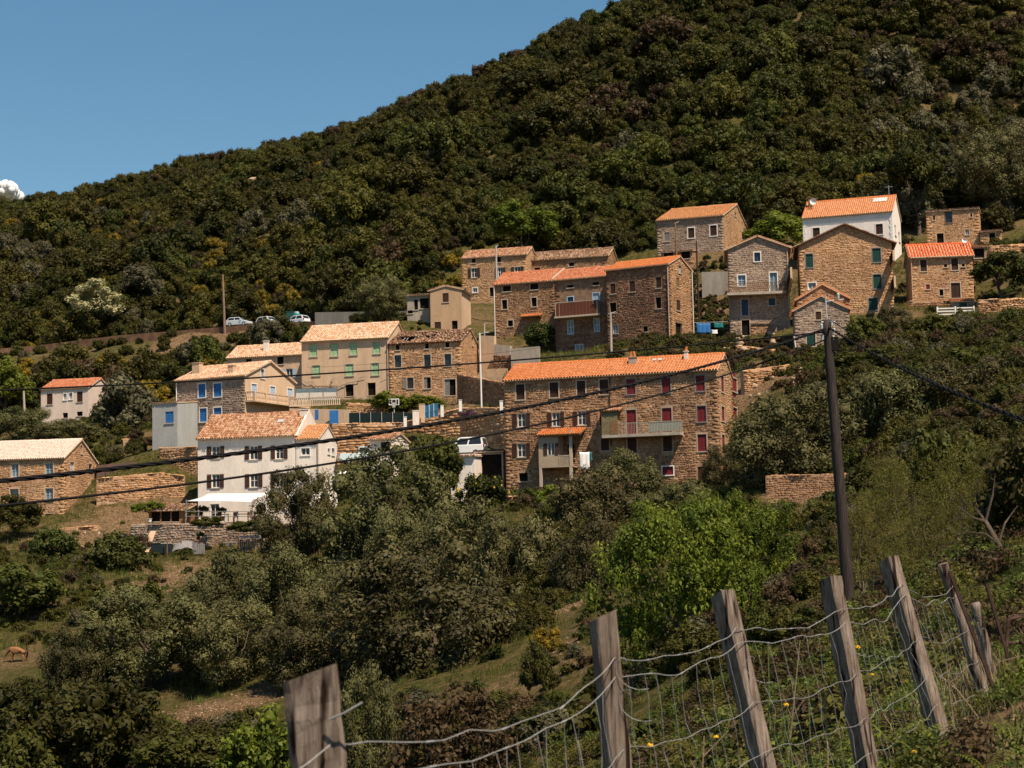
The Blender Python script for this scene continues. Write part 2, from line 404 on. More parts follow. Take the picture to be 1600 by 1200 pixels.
# ------------------------------------------------------------------ houses
HOUSES = []
class House:
    """anchor: front corner at the eaves, given by its direction in the photo and its distance"""
    def __init__(s, name, label, cx, cy, Y, yaw, other, side, base, apex=None, roof='gable_x', anchor='R', D=None,
                 cat='house', fnd=2.5, ctrl=True, group=None, rise=None):
        s.d = np.array([math.cos(R(yaw)), math.sin(R(yaw)), 0]); s.m = np.array([-math.sin(R(yaw)), math.cos(R(yaw)), 0])
        z = np.array([0, 0, 1.0])
        A = at(cx, cy, Y); q = q_px(other); sg = -1 if anchor == 'R' else 1
        s.W = abs((A @ q)/(s.d @ q))
        if D is None:
            q = q_px(side); D = -(A @ q)/(s.m @ q)
        s.D = D
        q = q_py(base); s.H = (A @ q)/(z @ q)
        s.roof = roof
        if rise is None:
            if apex is None: rise = math.tan(R(17))*(s.D/2 if roof == 'gable_x' else s.W/2)
            else:
                B = A+s.m*s.D/2 if roof == 'gable_x' else (A-s.d*s.W/2 if roof == 'gable_f' else A+s.m*s.D)
                q = q_py(apex); rise = -(B @ q)/(z @ q)
        s.rise = rise
        s.O = A-s.d*(s.W if anchor == 'R' else 0)-z*s.H
        s.fnd = fnd
        s.e = empty(name, s.O, R(yaw), label, cat, group)
        s.ops = {'F': [], 'R': [], 'L': [], 'B': []}
        s.name = name
        HOUSES.append(s)
        print('HOUSE %-22s W%.1f D%.1f H%.1f rise%.2f z%.1f' % (label[:22], s.W, s.D, s.H, s.rise, s.O[2]))
        if ctrl:
            for (u, y, dz) in ((0, -.8, 0), (s.W, -.8, 0), (s.W*.5, -.8, 0), (s.W*.5, s.D, .18*s.D)):
                P = s.O+s.d*u+s.m*y; CTRL.append((P[0], P[1], P[2]+dz))
    # --- photo -> wall coordinates
    def uv(s, face, px, py):
        r = ray(px, py)
        if face == 'F':
            t = (s.O @ s.m)/(r @ s.m); P = r*t-s.O; return P @ s.d, P[2]
        if face == 'R':
            t = ((s.O+s.d*s.W) @ s.d)/(r @ s.d); P = r*t-s.O; return P @ s.m, P[2]
        t = (s.O @ s.d)/(r @ s.d); P = r*t-s.O; return s.D-P @ s.m, P[2]
    def rect(s, face, x0, y0, x1, y1):
        xc, yc = (x0+x1)/2, (y0+y1)/2
        return s.uv(face, x0, yc)[0], s.uv(face, x1, yc)[0], s.uv(face, xc, y1)[1], s.uv(face, xc, y0)[1]
    def mp(s, face):
        W, D = s.W, s.D
        return {'F': lambda u, v, d: (u, d+u*0, v), 'R': lambda u, v, d: (W-d-u*0, u, v),
                'L': lambda u, v, d: (d+u*0, D-u, v), 'B': lambda u, v, d: (W-u, D-d, v)}[face]
    def planes(s, face):
        W, D, H, r = s.W, s.D, s.H, s.rise
        if s.roof == 'gable_x' and face in 'RL': w = D
        elif s.roof == 'gable_f' and face in 'FB': w = W
        elif s.roof == 'shed':
            if face == 'R': return [(-r/D, 1, H)]
            if face == 'L': return [(r/D, 1, H+r)]
            return [(0, 1, H+r if face == 'B' else H)]
        else: return [(0, 1, H)]
        return [(-2*r/w, 1, H), (2*r/w, 1, H+2*r)]
    # --- windows and doors
    def win(s, face, x0, y0, x1, y1, style='shut', col=None, sur=None, frame=None, pane=None, name='window', side='both', shc=None):
        u0, u1, v0, v1 = s.rect(face, x0, y0, x1, y1)
        return s.win_uv(face, u0, u1, v0, v1, style, col, sur, frame, pane, name, side)
    def win_uv(s, face, u0, u1, v0, v1, style='shut', col=None, sur=None, frame=None, pane=None, name='window', side='both'):
        mp = s.mp(face); W = s.W if face in 'FB' else s.D
        u0, u1 = max(u0, .05), min(u1, W-.05)
        s.ops[face].append((u0, u1, v0, v1))
        def bx(mb, a, b, c, d, e, f, tone=.5): mb.prism([(a, c), (b, c), (b, d), (a, d)], e, f, lambda p, q, t: mp(p, q, t), tone)
        w = MB(); t = .10 if sur is not None else .06
        o = -.03 if sur is not None else .012
        if sur is not None:
            bx(w, u0-t, u0, v0-t*.6, v1+t, o, .10); bx(w, u1, u1+t, v0-t*.6, v1+t, o, .10); bx(w, u0, u1, v1, v1+t, o-.01, .10)
        if name == 'window': bx(w, u0-.10, u1+.10, v0-.10, v0-.004, -.09, .12)
        else: bx(w, u0, u1, v0-.08, v0-.004, -.05, .12)
        wo = w.build(name, sur or s.surmat, s.e)
        if style == 'shut':
            k = 2 if (u1-u0) > .55 else 1
            for i in range(k):
                a = u0+(u1-u0)*i/k+.012; b = u0+(u1-u0)*(i+1)/k-.012
                s._leaf(bx, a, b, v0+.01, v1-.01, .05, col, wo, 'shutter' if name == 'window' else 'door_leaf')
        elif style in ('open', 'glass'):
            p = MB(); bx(p, u0, u1, v0, v1, .17, .20); p.build('pane', pane or GLASS, wo)
            fr = MB(); t = .06; um = (u0+u1)/2
            for (a, b, c, d) in ((u0, u0+t, v0, v1), (u1-t, u1, v0, v1), (um-t/2, um+t/2, v0+t, v1-t), (u0+t, u1-t, v1-t, v1), (u0+t, u1-t, v0, v0+t)):
                bx(fr, a, b, c, d, .12, .165)
            if v1-v0 > 1.1: bx(fr, u0+t, um-t/2, (v0+v1)/2, (v0+v1)/2+.04, .125, .16); bx(fr, um+t/2, u1-t, (v0+v1)/2, (v0+v1)/2+.04, .125, .16)
            fr.build('casement', frame or W_WHITE, wo)
            if style == 'open':
                lw = (u1-u0)*.52
                if side in ('both', 'left'): s._leaf(bx, u0-lw-.05, u0-.05, v0, v1, -.075, col, wo, 'shutter')
                if side in ('both', 'right'): s._leaf(bx, u1+.05, u1+lw+.05, v0, v1, -.075, col, wo, 'shutter')
        elif style == 'dark':
            p = MB(); bx(p, u0, u1, v0, v1, .215, .25); p.build('dark_backing', pane or DARK, wo)  # dark sheet closing the recess, in place of real inner shade
            if col is not None:
                s._leaf(bx, u0, u0+(u1-u0)*.45, v0, v1, .06, col, wo, 'shutter' if name == 'window' else 'door_leaf')
        return wo
    def _leaf(s, bx, a, b, c, d, dep, col, parent, nm):
        m = MB(); t = min(.07, (b-a)*.18)
        bx(m, a, a+t, c, d, dep, dep+.045); bx(m, b-t, b, c, d, dep, dep+.045)
        bx(m, a+t, b-t, c, c+t, dep, dep+.045); bx(m, a+t, b-t, d-t, d, dep, dep+.045)
        k = max(3, int((d-c)/.19)); h = (d-c-2*t)/k
        for i in range(k):
            bx(m, a+t, b-t, c+t+h*i+.012, c+t+h*(i+1)-.012, dep+.012+.01*(i % 2), dep+.04)
        m.build(nm, col, parent)
    # --- walls
    def walls(s, mats, stone='FRL', plaster=None, hs=(.11, .25), ls=(.14, .46), proud=(.003, .022), jit=.06, skip=None):
        """mats: key of STONE or a plaster material; plaster: {face: material}"""
        st = STONE.get(mats) if isinstance(mats, str) else None
        base = st[1] if st else mats
        plaster = plaster or {}
        groups = {}
        for face in 'FRLB':
            groups.setdefault(plaster.get(face, base), []).append(face)
        for m, faces in groups.items():
            mb = MB()
            for f in faces:
                W = s.W if f in 'FB' else s.D
                top = max(s.H+s.rise, s.H)+.01
                wall_panel(mb, s.mp(f), W, -s.fnd, top, s.planes(f), s.ops[f])
            mb.build('wall', m, s.e)
        if st:
            for f in stone:
                if f in plaster or f == 'B': continue
                W = s.W if f in 'FB' else s.D
                S = stone_rects(W, -.6, s.H+s.rise, s.planes(f), [(o[0]-.14, o[1]+.14, o[2]-.12, o[3]+.14) for o in s.ops[f]], hs, ls)
                if skip is not None and len(S): S = S[[not skip(f, (r[0]+r[1])/2, (r[2]+r[3])/2) for r in S]]
                if not len(S): continue
                V, Fa, T = stones_np(S, s.mp(f), proud, jit)
                put(link('stonework', npmesh('stonework', V, Fa, T, st[0]), s.e), kind='stuff')
                Qs = []; v = -.4; i_ = 0
                while v < s.H-.1:
                    hq = min(rng.uniform(.26, .40), s.H-.02-v); lq = (.62, .36)[i_ % 2]*rng.uniform(.85, 1.15)
                    for (q0, q1) in ((.0, lq), (W-lq, W)):
                        if not any(o[0]-.14 < q1 and o[1]+.14 > q0 and o[2]-.1 < v+hq and o[3]+.1 > v for o in s.ops[f]): Qs.append((q0+.006, q1-.006, v+.008, v+hq-.008))
                    v += hq; i_ += 1
                V, Fa, T = stones_np(np.array(Qs), s.mp(f), (proud[1]+.003, proud[1]+.010), .03)
                put(link('quoins', npmesh('quoins', V, Fa, np.clip(T*.55+.3, 0, 1), st[0]), s.e), kind='stuff')
    # --- roofs
    def slope(s, mb, tb, O, u, sd, L, S, cw, rl, mask=None, slab=True, jit=.012):
        O, u, sd = (np.asarray(x, float) for x in (O, u, sd)); n = np.cross(u, sd)
        if n[2] < 0: n = -n
        if slab: mb.obox(O-n*.10, u*L, sd*S, n*.10)
        V, Fa, T = tiles_np(O+n*.005, u, sd, n, L, S, cw, rl, mask, jit)
        tb.addnp(V, Fa, T)
    def roofing(s, tile, cw=.25, rl=.42, ov=.32, vg=.14, under=None, jit=.012, mask=None, ridge=True, verge=None, backov=None):
        W, D, H, r = s.W, s.D, s.H, s.rise
        mb, tb = MB(), MB()
        lift = .105
        if s.roof == 'gable_x':
            p = math.atan2(r, D/2); S = math.hypot(r, D/2)+ov; c, sn = math.cos(p), math.sin(p)
            s.slope(mb, tb, (-vg, -ov*c, H-ov*sn+lift), (1, 0, 0), (0, c, sn), W+2*vg, S-.02, cw, rl, mask, mask is None, jit)
            s.slope(mb, tb, (-vg, D+ov*c, H-ov*sn+lift), (1, 0, 0), (0, -c, sn), W+2*vg, S-.02, cw, rl, None, True, jit)
            R0, R1 = np.array((-vg, D/2, H+r+lift+.03)), np.array((W+vg, D/2, H+r+lift+.03))
        elif s.roof == 'gable_f':
            p = math.atan2(r, W/2); S = math.hypot(r, W/2)+ov; c, sn = math.cos(p), math.sin(p)
            s.slope(mb, tb, (-ov*c, -vg, H-ov*sn+lift), (0, 1, 0), (c, 0, sn), D+2*vg, S-.02, cw, rl, None, True, jit)
            s.slope(mb, tb, (W+ov*c, -vg, H-ov*sn+lift), (0, 1, 0), (-c, 0, sn), D+2*vg, S-.02, cw, rl, None, True, jit)
            R0, R1 = np.array((W/2, -vg, H+r+lift+.03)), np.array((W/2, D+vg, H+r+lift+.03))
        else:
            p = math.atan2(r, D); S = math.hypot(r, D)+ov; c, sn = math.cos(p), math.sin(p)
            s.slope(mb, tb, (-vg, -ov*c, H-ov*sn+lift), (1, 0, 0), (0, c, sn), W+2*vg, S+.2, cw, rl, mask, mask is None, jit)
            R0 = None
        if ridge and R0 is not None:
            k = max(2, int(np.linalg.norm(R1-R0)/.42))
            for i in range(k):
                A = R0+(R1-R0)*(i/k); B = R0+(R1-R0)*((i+1.06)/k)
                j = rng.normal(0, .008, 3)
                tb.tube([A+j, B+j], [.115, .095], 8, rng.random(), True)
        ro = None
        if mb.n: ro = mb.build('roof', under or PL_OCHRE if under is None else under, s.e)
        else: ro = put(bpy.data.objects.new('roof', None)); COL.objects.link(ro); ro.parent = s.e
        tb.build('roof_tiles', tile, ro, kind='stuff')
        return ro
    def world(s, u, y, v): return s.O+s.d*u+s.m*y+np.array([0, 0, v])
    def chimney(s, x0, y0, x1, y1, y=None, mat=None, pots=0, cap=True, potmat=None):
        """a stack standing on the roof, photo box -> local box on the slope at depth y"""
        y = s.D*.35 if y is None else y
        def loc(px, py):
            r = ray(px, py); O2 = s.O+s.m*y; t = (O2 @ s.m)/(r @ s.m); P = r*t-s.O; return P @ s.d, P[2]
        u0, v0 = loc(x0, y1); u1, v1 = loc(x1, y0)
        ch = MB(); ch.box(u0, u1, y, y+max(.4, (u1-u0)*.8), v0-.9, v1-.07)
        c = ch.build('chimney', mat or PL_OCHRE, s.e)
        if cap:
            k = MB(); k.box(u0-.06, u1+.06, y-.06, y+max(.4, (u1-u0)*.8)+.06, v1-.068, v1); k.build('chimney_cap', mat or PL_OCHRE, c)
        for i in range(pots):
            uu = u0+(u1-u0)*(i+.5)/pots
            k = MB(); k.tube([(uu, y+.25, v1+.002), (uu, y+.25, v1+.25), (uu-.10*(1 if i % 2 else -1), y+.25, v1+.55)], [.14, .12, .10], 8); k.build('chimney_pot', potmat or TILE_NEW, c)
        return c
    def local_box(s, x0, y0, x1, y1, da, db):
        u0, u1, v0, v1 = s.rect('F', x0, y0, x1, y1); return u0, u1, da, db, v0, v1
    def gutter(s, px=None, u=None, mat=None, v0=0.0):
        if px is not None: u = s.uv('F', px, 0)[0] if False else s.rect('F', px, 500, px+1, 501)[0]
        g = MB(); g.tube([(u, -.12, s.H-.1), (u, -.12, v0)], .055, 6); g.build('downpipe', mat or W_CREAM, s.e)
    def trim(s, mat=None):
        g = MB(); g.tube([(0, -.34, s.H+.0), (s.W, -.34, s.H+.0)], .06, 6); g.build('gutter', mat or W_CREAM, s.e)
House.surmat = W_CREAM

ALL = {}
# ---- 1 the stone house at the left edge
h = House('stone_house', 'tan stone house with a cream tiled roof at the left edge of the village', 100, 716, 205, -9, -75, 152, 811, 688, fnd=2)
for (b, st) in (((18, 725, 29, 745), 'glass'), ((71, 724, 83, 744), 'glass'), ((16, 764, 29, 780), 'dark'), ((71, 763, 83, 782), 'glass')):
    h.win('F', *b, st, None, PL_OCHRE, W_LBLUE, GLASS_B)
h.win('F', 70, 803, 84, 818, 'dark', name='door')
h.win('R', 110, 722, 116, 742, 'glass', None, None, W_WHITE, GLASS_B); h.win('R', 139, 725, 144, 737, 'dark')
h.win('R', 139, 757, 149, 793, 'shut', W_GREY, PL_OCHRE, name='door'); h.win('R', 126, 696, 129, 709, 'dark')
h.walls('tan'); u_old = h.rect('F', 10, 700, 26, 701)[1]
h.roofing(TILE_CREAM, ov=.25); ALL['left'] = h
# ---- 2 little pink house far left
h = House('small_house', 'small white and pink house with red tiles alone among trees at far left', 138, 606, 270, -14, 64, 162, 664, 594, D=7.5, rise=1.6, fnd=2)
for b in ((73, 615, 82, 632), (120, 612, 129, 628)): h.win('F', *b, 'shut', W_BROWN, None)
for b in ((99, 615, 104, 625), (108, 614, 113, 624)): h.win('F', *b, 'glass', None, W_WHITE, W_WHITE, GLASS_B)
h.win('F', 98, 645, 106, 653, 'dark'); h.win('F', 120, 643, 129, 650, 'dark')
h.walls(PL_PINK); h.roofing(TILE_RED, ov=.2); ALL['pink'] = h
# ---- 4 tall house with blue shutters
h = House('blue_shuttered_house', 'tall stone house with blue shutters and a balustraded balcony on its plastered gable', 382.5, 587, 218, -27, 276, 460, 700, 566, fnd=1.2)
for b in ((310, 600, 321, 621), (334, 599, 346, 620), (312, 638, 323, 659), (334, 637, 346, 657), (291, 677, 302, 694)):
    h.win('F', *b, 'shut', W_BLUE, W_WHITE)
h.win('R', 407, 577, 413, 591, 'glass', None, W_WHITE, W_WHITE, GLASS_B)
h.win('R', 393, 600, 401, 619, 'shut', W_LBLUE, W_WHITE); h.win('R', 422, 604, 430, 628, 'shut', W_LBLUE, W_WHITE)
h.win('R', 449, 607, 457, 632, 'shut', W_LBLUE, W_WHITE, name='door')
h.walls('gry', 'FL', plaster={'R': PL_OCHRE}, hs=(.16, .3)); h.roofing(TILE_PALE, vg=.2)
h.chimney(300, 566, 311, 576, 1.8, PL_OCHRE); h.chimney(356, 570, 364, 582, 1.0, PL_OCHRE)
h.gutter(u=.06, mat=W_WHITE); ALL['blue'] = h
# balcony on the gable, kept as parts of the house
u0, u1, v0, v1 = h.rect('R', 383, 632, 452, 637)
b = MB(); b.box(h.W+.002, h.W+1.3, u0, u1+3.0, v1-.05, v1+.14); bal = b.build('balcony', PL_OCHRE, h.e)
b = MB(); b.box(h.W+1.12, h.W+1.28, u0, u1+3.0, v1+.98, v1+1.10); b.box(h.W+.01, h.W+1.12, u0, u0+.14, v1+.98, v1+1.10)
for t in np.arange(u0+.1, u1+3.0, 2.2): b.box(h.W+1.10, h.W+1.30, t-.1, t+.1, v1+.14, v1+.98)
b.build('balustrade_rail', PL_OCHRE, bal)
bme = MB(); bme.tube([(0, 0, 0), (0, 0, .2), (0, 0, .4), (0, 0, .84)], [.05, .085, .06, .045], 6)
me = bme.mesh('baluster', PL_OCHRE, True)
for i, t in enumerate(np.arange(u0+.35, u1+3.0, .27)): link('baluster', me, bal, (h.W+1.2, t, v1+.14))
for i in range(4): link('baluster', me, bal, (h.W+.25+.24*i, u0+.07, v1+.14))
# ---- 3 blue-shuttered annex
h3 = House('annex', 'pale grey lean-to annex with one blue shutter left of the tall stone house', 277, 630, 216.5, -20, 238, 290, 700, 622, roof='shed', D=4.5, rise=.5, cat='building', fnd=1)
h3.win('F', 258, 643, 271, 661, 'shut', W_BLUE, None); h3.walls(plain('pale_grey_render', (.36, .37, .36), .1, 1.0, streak=True)); h3.roofing(TILE_RUIN, ov=.1, vg=.05)
# ---- 5 pale house in between
h = House('pale_house', 'ochre house with pale tiles and open grey shutters behind the blue shuttered house', 484, 553.5, 236, -14, 355, 510, 625, 536, D=7.2, fnd=1)
for b in ((384, 561, 393, 567), (433, 557.5, 443, 569)): h.win('F', *b, 'dark')
h.win('F', 447, 576, 457, 590, 'open', W_LBLUE, None, W_WHITE); h.win('F', 477, 575, 481, 592, 'shut', W_WHITE)
h.walls(PL_OCHRE); h.roofing(TILE_PALE); h.chimney(411.5, 532, 418.5, 548, 1.5, PL_WHITE); ALL['pale'] = h
# ---- 6 green shutters
h = House('green_shuttered_house', 'long ochre house with seven mint green shutters under a pale tile roof', 606, 527.5, 228, -13, 471, 638, 621, 504.5, fnd=1.5)
for b in ((484, 538, 495.5, 557), (516.5, 537, 528, 556.5), (546.5, 536, 558, 554.5), (583, 535, 594, 552.5), (488, 571, 500, 587), (540, 569, 552, 587), (580.5, 567.5, 592, 586)):
    h.win('F', *b, 'shut', W_GREEN, W_CREAM)
for b in ((540, 601, 552.5, 619), (574.5, 598, 587, 618)): h.win('F', *b, 'dark', None, PL_OCHRE, name='door')
h.walls(PL_OCHRE); h.roofing(TILE_PALE); h.gutter(u=h.W-.02, mat=W_CREAM); h.trim(PL_OCHRE); ALL['green'] = h
ivy = MB()
for k in range(3):
    u0, _, v0, _ = h.rect('F', 515+k*4, 600, 520, 603); P = [(u0, -.12, -.2)]
    for i in range(9): P.append((u0+(k-1)*i*.45+rng.normal(0, .15), -.14, 1.4+.14*i+rng.normal(0, .15)))
    ivy.tube(P, np.linspace(.06, .02, len(P)), 5)
ivy.build('vine_stem', W_GREY, h.e)
# ---- 7 ruin with the broken roof
h = House('ruined_house', 'tan stone house with a collapsing tile roof and dark empty windows', 720, 533.5, 226, -13, 607.5, 750, 626, 516, fnd=1.5)
for b in ((618, 539, 624, 547), (664, 537, 670, 545), (696, 535, 702, 543)): h.win('F', *b, 'dark')
for b in ((616.5, 555, 627, 574), (662.5, 554, 673, 573), (694.5, 553, 705, 571.5)): h.win('F', *b, 'dark', None, W_CREAM, pane=GLASS)
h.win('F', 636, 590, 646, 607, 'open', W_GREY, None, W_BROWN, side='left'); h.win('F', 662, 589.5, 673, 607, 'dark', W_GREY)
h.win('F', 694.5, 592.5, 712, 618, 'dark', W_GREY, W_CREAM, name='door'); h.win('R', 737, 527, 739.5, 540, 'dark')
h.walls('tan')
Wh = h.W
def ruin_mask(u, s):
    k = rng.random(len(u)) > .035
    e = .35*np.sin(u*2.1)+.25*np.sin(u*5.3)
    k &= ~((u > Wh*.10) & (u < Wh*.36) & (s > 1.35+e) & (s < 3.1+.5*e))
    k &= ~((u > Wh*.40) & (u < Wh*.50) & (s > 2.0+e) & (s < 3.0))
    k &= ~((u > Wh*.53) & (u < Wh*.60) & (s > 2.6+e) & (s < 3.4))
    return k
ro = h.roofing(TILE_RUIN, jit=.035, mask=ruin_mask, ov=.25)
p = math.atan2(h.rise, h.D/2); c, sn = math.cos(p), math.sin(p); S = math.hypot(h.rise, h.D/2)
bd = MB()                                     # boarding under the tiles, with the holes left open
def rp(u, t, n=.06): return (u, t*c-.25*c-n*sn*0, h.H+t*sn-.25*sn+n)
holes = [(Wh*.10, Wh*.36, 1.35, 3.1), (Wh*.40, Wh*.50, 2.0, 3.0), (Wh*.53, Wh*.60, 2.6, 3.4)]
us = sorted({-.1, Wh+.1} | {x for o in holes for x in o[:2]}); ts = sorted({0, S+.25} | {x for o in holes for x in o[2:]})
for i in range(len(us)-1):
    for j in range(len(ts)-1):
        a, b_ = (us[i]+us[i+1])/2, (ts[j]+ts[j+1])/2
        if any(o[0] < a < o[1] and o[2] < b_ < o[3] for o in holes): continue
        bd.add([rp(us[i], ts[j]), rp(us[i+1], ts[j]), rp(us[i+1], ts[j+1]), rp(us[i], ts[j+1])], [(0, 1, 2, 3)])
bd.build('roof_boarding', W_BROWN, ro)
for u in (1.1, 1.75, 2.35, 3.0, 4.4, 5.2):
    m_ = MB(); A = np.array(rp(u*Wh/8.5, .2, -.02)); B = np.array(rp(u*Wh/8.5+rng.uniform(-.5, .5), S+.2, -.02)); m_.bar(A, B, .06, 4); m_.build('rafter', W_GREY, ro)
m_ = MB(); m_.box(.1, Wh-.1, .3, h.D-.3, h.H-1.6, h.H-1.5); m_.build('loft_floor', DARK, h.e)  # floor coloured near black to paint the dark inside of the roof
ALL['ruin'] = h
# ---- 8 tan plaster house, gable to the front
h = House('plaster_house', 'plain tan plastered house with a low gable and brown shutters left of the stone row', 721, 452.5, 255, -10, 672, 752, 517, 447.5, roof='gable_f', D=6.0, fnd=2.5)
for b in ((691.5, 458, 701, 472), (679, 503, 689, 517)): h.win('F', *b, 'shut', W_BROWN, None)
h.win('F', 706, 501, 715, 517, 'dark', name='door', sur=None)
h.walls(PL_TAN, plaster={'R': PL_OCHRE}); h.roofing(TILE_RUIN, ov=.35); ALL['tan'] = h
h = House('outbuilding', 'old grey outbuilding with open bays attached to the tan plastered house', 671, 461, 258, -10, 636, 680, 500, 450, roof='shed', D=4.5, rise=.7, cat='building', fnd=2.5)
for b in ((647, 468, 653, 484), (656, 466, 670, 482)): h.win('F', *b, 'dark')
h.win('F', 634, 485, 645, 490, 'dark')
h.walls(PL_GREY); h.roofing(TILE_RUIN, ov=.3)
# ---- 9 upper-left stone house and its old-tiled neighbour
h = House('upper_stone_house', 'stone house with dark open shutters and red old tiles at the top of the village', 822, 398, 275, -15, 721.5, 838, 470, 387, D=6.5, fnd=2)
for b in ((737, 402.5, 743, 411), (777, 401, 782.5, 410)): h.win('F', *b, 'dark')
for b in ((736.5, 419, 745, 433.5), (778, 418, 785.5, 432.5), (804, 417, 813, 427.5)): h.win('F', *b, 'open', W_BROWN, W_CREAM, W_WHITE)
h.win('F', 739, 450, 746, 457, 'glass', None, W_WHITE, W_WHITE, GLASS_B); h.win('F', 765, 449, 771, 463, 'dark', name='door')
h.walls('tan'); h.roofing(TILE_OLD, ov=.25); ALL['upper'] = h
h = House('old_tiled_house', 'low stone house with shaggy old tiles joined to the top stone house', 950, 399.5, 275, -15, 824, 957, 470, 388, D=6.5, fnd=2)
h.win('F', 835, 418, 844, 424.5, 'dark'); h.win('F', 889, 410, 897, 416, 'dark'); h.walls('brn'); h.roofing(TILE_RUIN, jit=.03, ov=.3)
# ---- 10, 11, 12 the row
h = House('row_house', 'brown stone row house with a salmon red roof and a tiny tile awning', 866, 438.5, 243, -19, 772, 905, 524, 423, D=7.5, rise=1.9, fnd=2)
for b in ((785.5, 446.5, 798, 455.5), (828.5, 443, 841, 452.5)): h.win('F', *b, 'dark')
for b in ((784.5, 468.5, 792.5, 483), (830.5, 465, 838.5, 479)): h.win('F', *b, 'dark', None, W_CREAM)
h.win('F', 793.5, 500.5, 801.5, 510, 'dark', None, W_CREAM)
h.walls('brn'); h.roofing(TILE_RED, cw=.22, ov=.3); h.gutter(u=.05, mat=W_WHITE); ALL['row'] = h
u0, u1, v0, v1 = h.rect('F', 816, 490, 848, 496)
mb, tb = MB(), MB(); h.slope(mb, tb, (u0, -1.1, v0), (1, 0, 0), (0, .94, .34), u1-u0, 1.15, .22, .4); aw = mb.build('awning', W_PLANK, h.e); tb.build('awning_tiles', TILE_NEW, aw, kind='stuff')
h = House('balcony_house', 'brown plastered row house with a red panelled balcony and white verge', 951, 431, 234, -23, 866, 978, 551, 419, D=7.5, rise=1.7, fnd=2)
for b in ((886, 445.5, 896, 449.5), (926, 441, 936, 445.5)): h.win('F', *b, 'dark')
h.win('F', 887, 464, 896, 480, 'shut', W_DBLUE, W_LBLUE, name='door'); h.win('F', 926.5, 458, 936.5, 474, 'shut', W_LBLUE, W_LBLUE, name='door')
h.win('F', 887.5, 501, 895.5, 521.5, 'glass', None, W_LBLUE, W_WHITE, GLASS_B); h.win('F', 929, 498, 936, 517.5, 'glass', None, W_LBLUE, W_WHITE, GLASS_B)
h.win('F', 900, 539, 910.5, 553, 'glass', None, W_LBLUE, W_WHITE, GLASS_B, name='door')
h.walls('red', plaster={}, proud=(.006, .022), skip=lambda f, u, v: f == 'F' and v > h.H*.44+.25*math.sin(u*3))
ro = h.roofing(TILE_RED, cw=.22, ov=.35); ALL['balc'] = h
p = math.atan2(h.rise, h.D/2); m_ = MB(); m_.obox((-.22, -.4, h.H-.08), (.16, 0, 0), (0, h.D/2+.4, (h.D/2+.4)*math.tan(p)), (0, 0, .30)); m_.build('verge', W_CREAM, ro)
u0, u1, v0, v1 = h.rect('F', 875, 473, 938, 493); q = -1.25
m_ = MB(); m_.box(u0-.25, u1+.4, q-.1, -.002, v0-.30, v0-.10); bal = m_.build('balcony', W_CREAM, h.e)
PANEL = plain('red_brown_panel', (.13, .042, .026), .15, 5.0)
n = 12
for i in range(n):
    a = u0+(u1-u0)*i/n; m_ = MB(); m_.box(a+.02, a+(u1-u0)/n-.02, q-.04, q, v0-.098, v1-.05); m_.build('balcony_panel', PANEL, bal)
for i in range(3):
    m_ = MB(); m_.box(u1-.04, u1, q+.05+.38*i, q+.40+.38*i, v0-.098, v1-.05); m_.build('balcony_panel', PANEL, bal)
m_ = MB(); m_.box(u0-.05, u1+.1, q-.05, q+.03, v1-.048, v1+.02); m_.box(u1+.03, u1+.12, q-.05, -.01, v0-.098, v1+.018); m_.box(u0-.12, u0-.05, q-.05, -.01, v0-.098, v1+.018); m_.build('balcony_rail', W_CREAM, bal)
h = House('dark_stone_house', 'tall dark stone house with an orange roof and a sunlit narrow gable end', 1044, 413, 228, -29, 947, 1080.5, 529, 401.5, fnd=2)
for b in ((953.5, 443, 961.5, 459), (983.5, 439, 992, 456), (1025, 433, 1033, 450)): h.win('F', *b, 'shut', W_BROWN)
for b in ((953, 473, 963, 489), (1024.5, 464.5, 1033, 482)): h.win('F', *b, 'dark')
h.win('F', 957.5, 507.5, 965.5, 521, 'glass', None, None, W_LBLUE, GLASS_B); h.win('F', 1005, 510, 1012, 518.5, 'dark')
h.win('R', 1060.5, 415.5, 1064.5, 427, 'glass', None, None, W_WHITE, GLASS_B); h.win('R', 1057, 434.5, 1061, 449.5, 'shut', W_PLANK)
h.win('R', 1057.5, 469, 1063, 485.5, 'shut', W_BROWN); h.win('R', 1056, 505, 1066, 526, 'dark', None, None, name='door')
h.walls('red', plaster={}, proud=(.006, .034), hs=(.11, .25))
for o in [o for o in bpy.data.objects if o.parent == h.e and o.name.startswith('stonework')][1:2]: o.data.materials[0] = ST_TAN  # end stones swapped to tan: sunlight put into the colour beside the dark front
h.roofing(TILE_NEW, jit=.005, cw=.24, ov=.28); ALL['dark'] = h
h.gutter(u=h.W-.05, mat=W_CREAM)
m_ = MB(); m_.tube([(h.W+.1, h.D-.1, h.H), (h.W+.1, h.D-.1, 0)], .055, 6); m_.build('downpipe', W_WHITE, h.e)
# ---- 13 house above
h = House('hillside_house', 'grey stone house with a smooth tan roof and white framed windows on the upper slope', 1129, 337, 262, -19, 1026, 1173, 396, 320, fnd=3)
for b in ((1075, 356, 1085, 372), (1109.5, 352, 1120, 368.5)): h.win('F', *b, 'shut', W_BROWN, W_WHITE)
h.win('F', 1038, 363, 1046, 377, 'shut', W_GREY, None); h.win('R', 1148, 332, 1150.5, 338, 'dark'); h.win('R', 1159, 363.5, 1164, 375.5, 'dark', None, W_CREAM)
h.walls('gry', plaster={}, proud=(.004, .025))
for o in [o for o in bpy.data.objects if o.parent == h.e and o.name.startswith('stonework')][1:2]: o.data.materials[0] = ST_TAN  # paler tan stones on the gable end paint in its sunlit look
h.roofing(TILE_TAN, cw=.28, ov=.3); ALL['hill'] = h
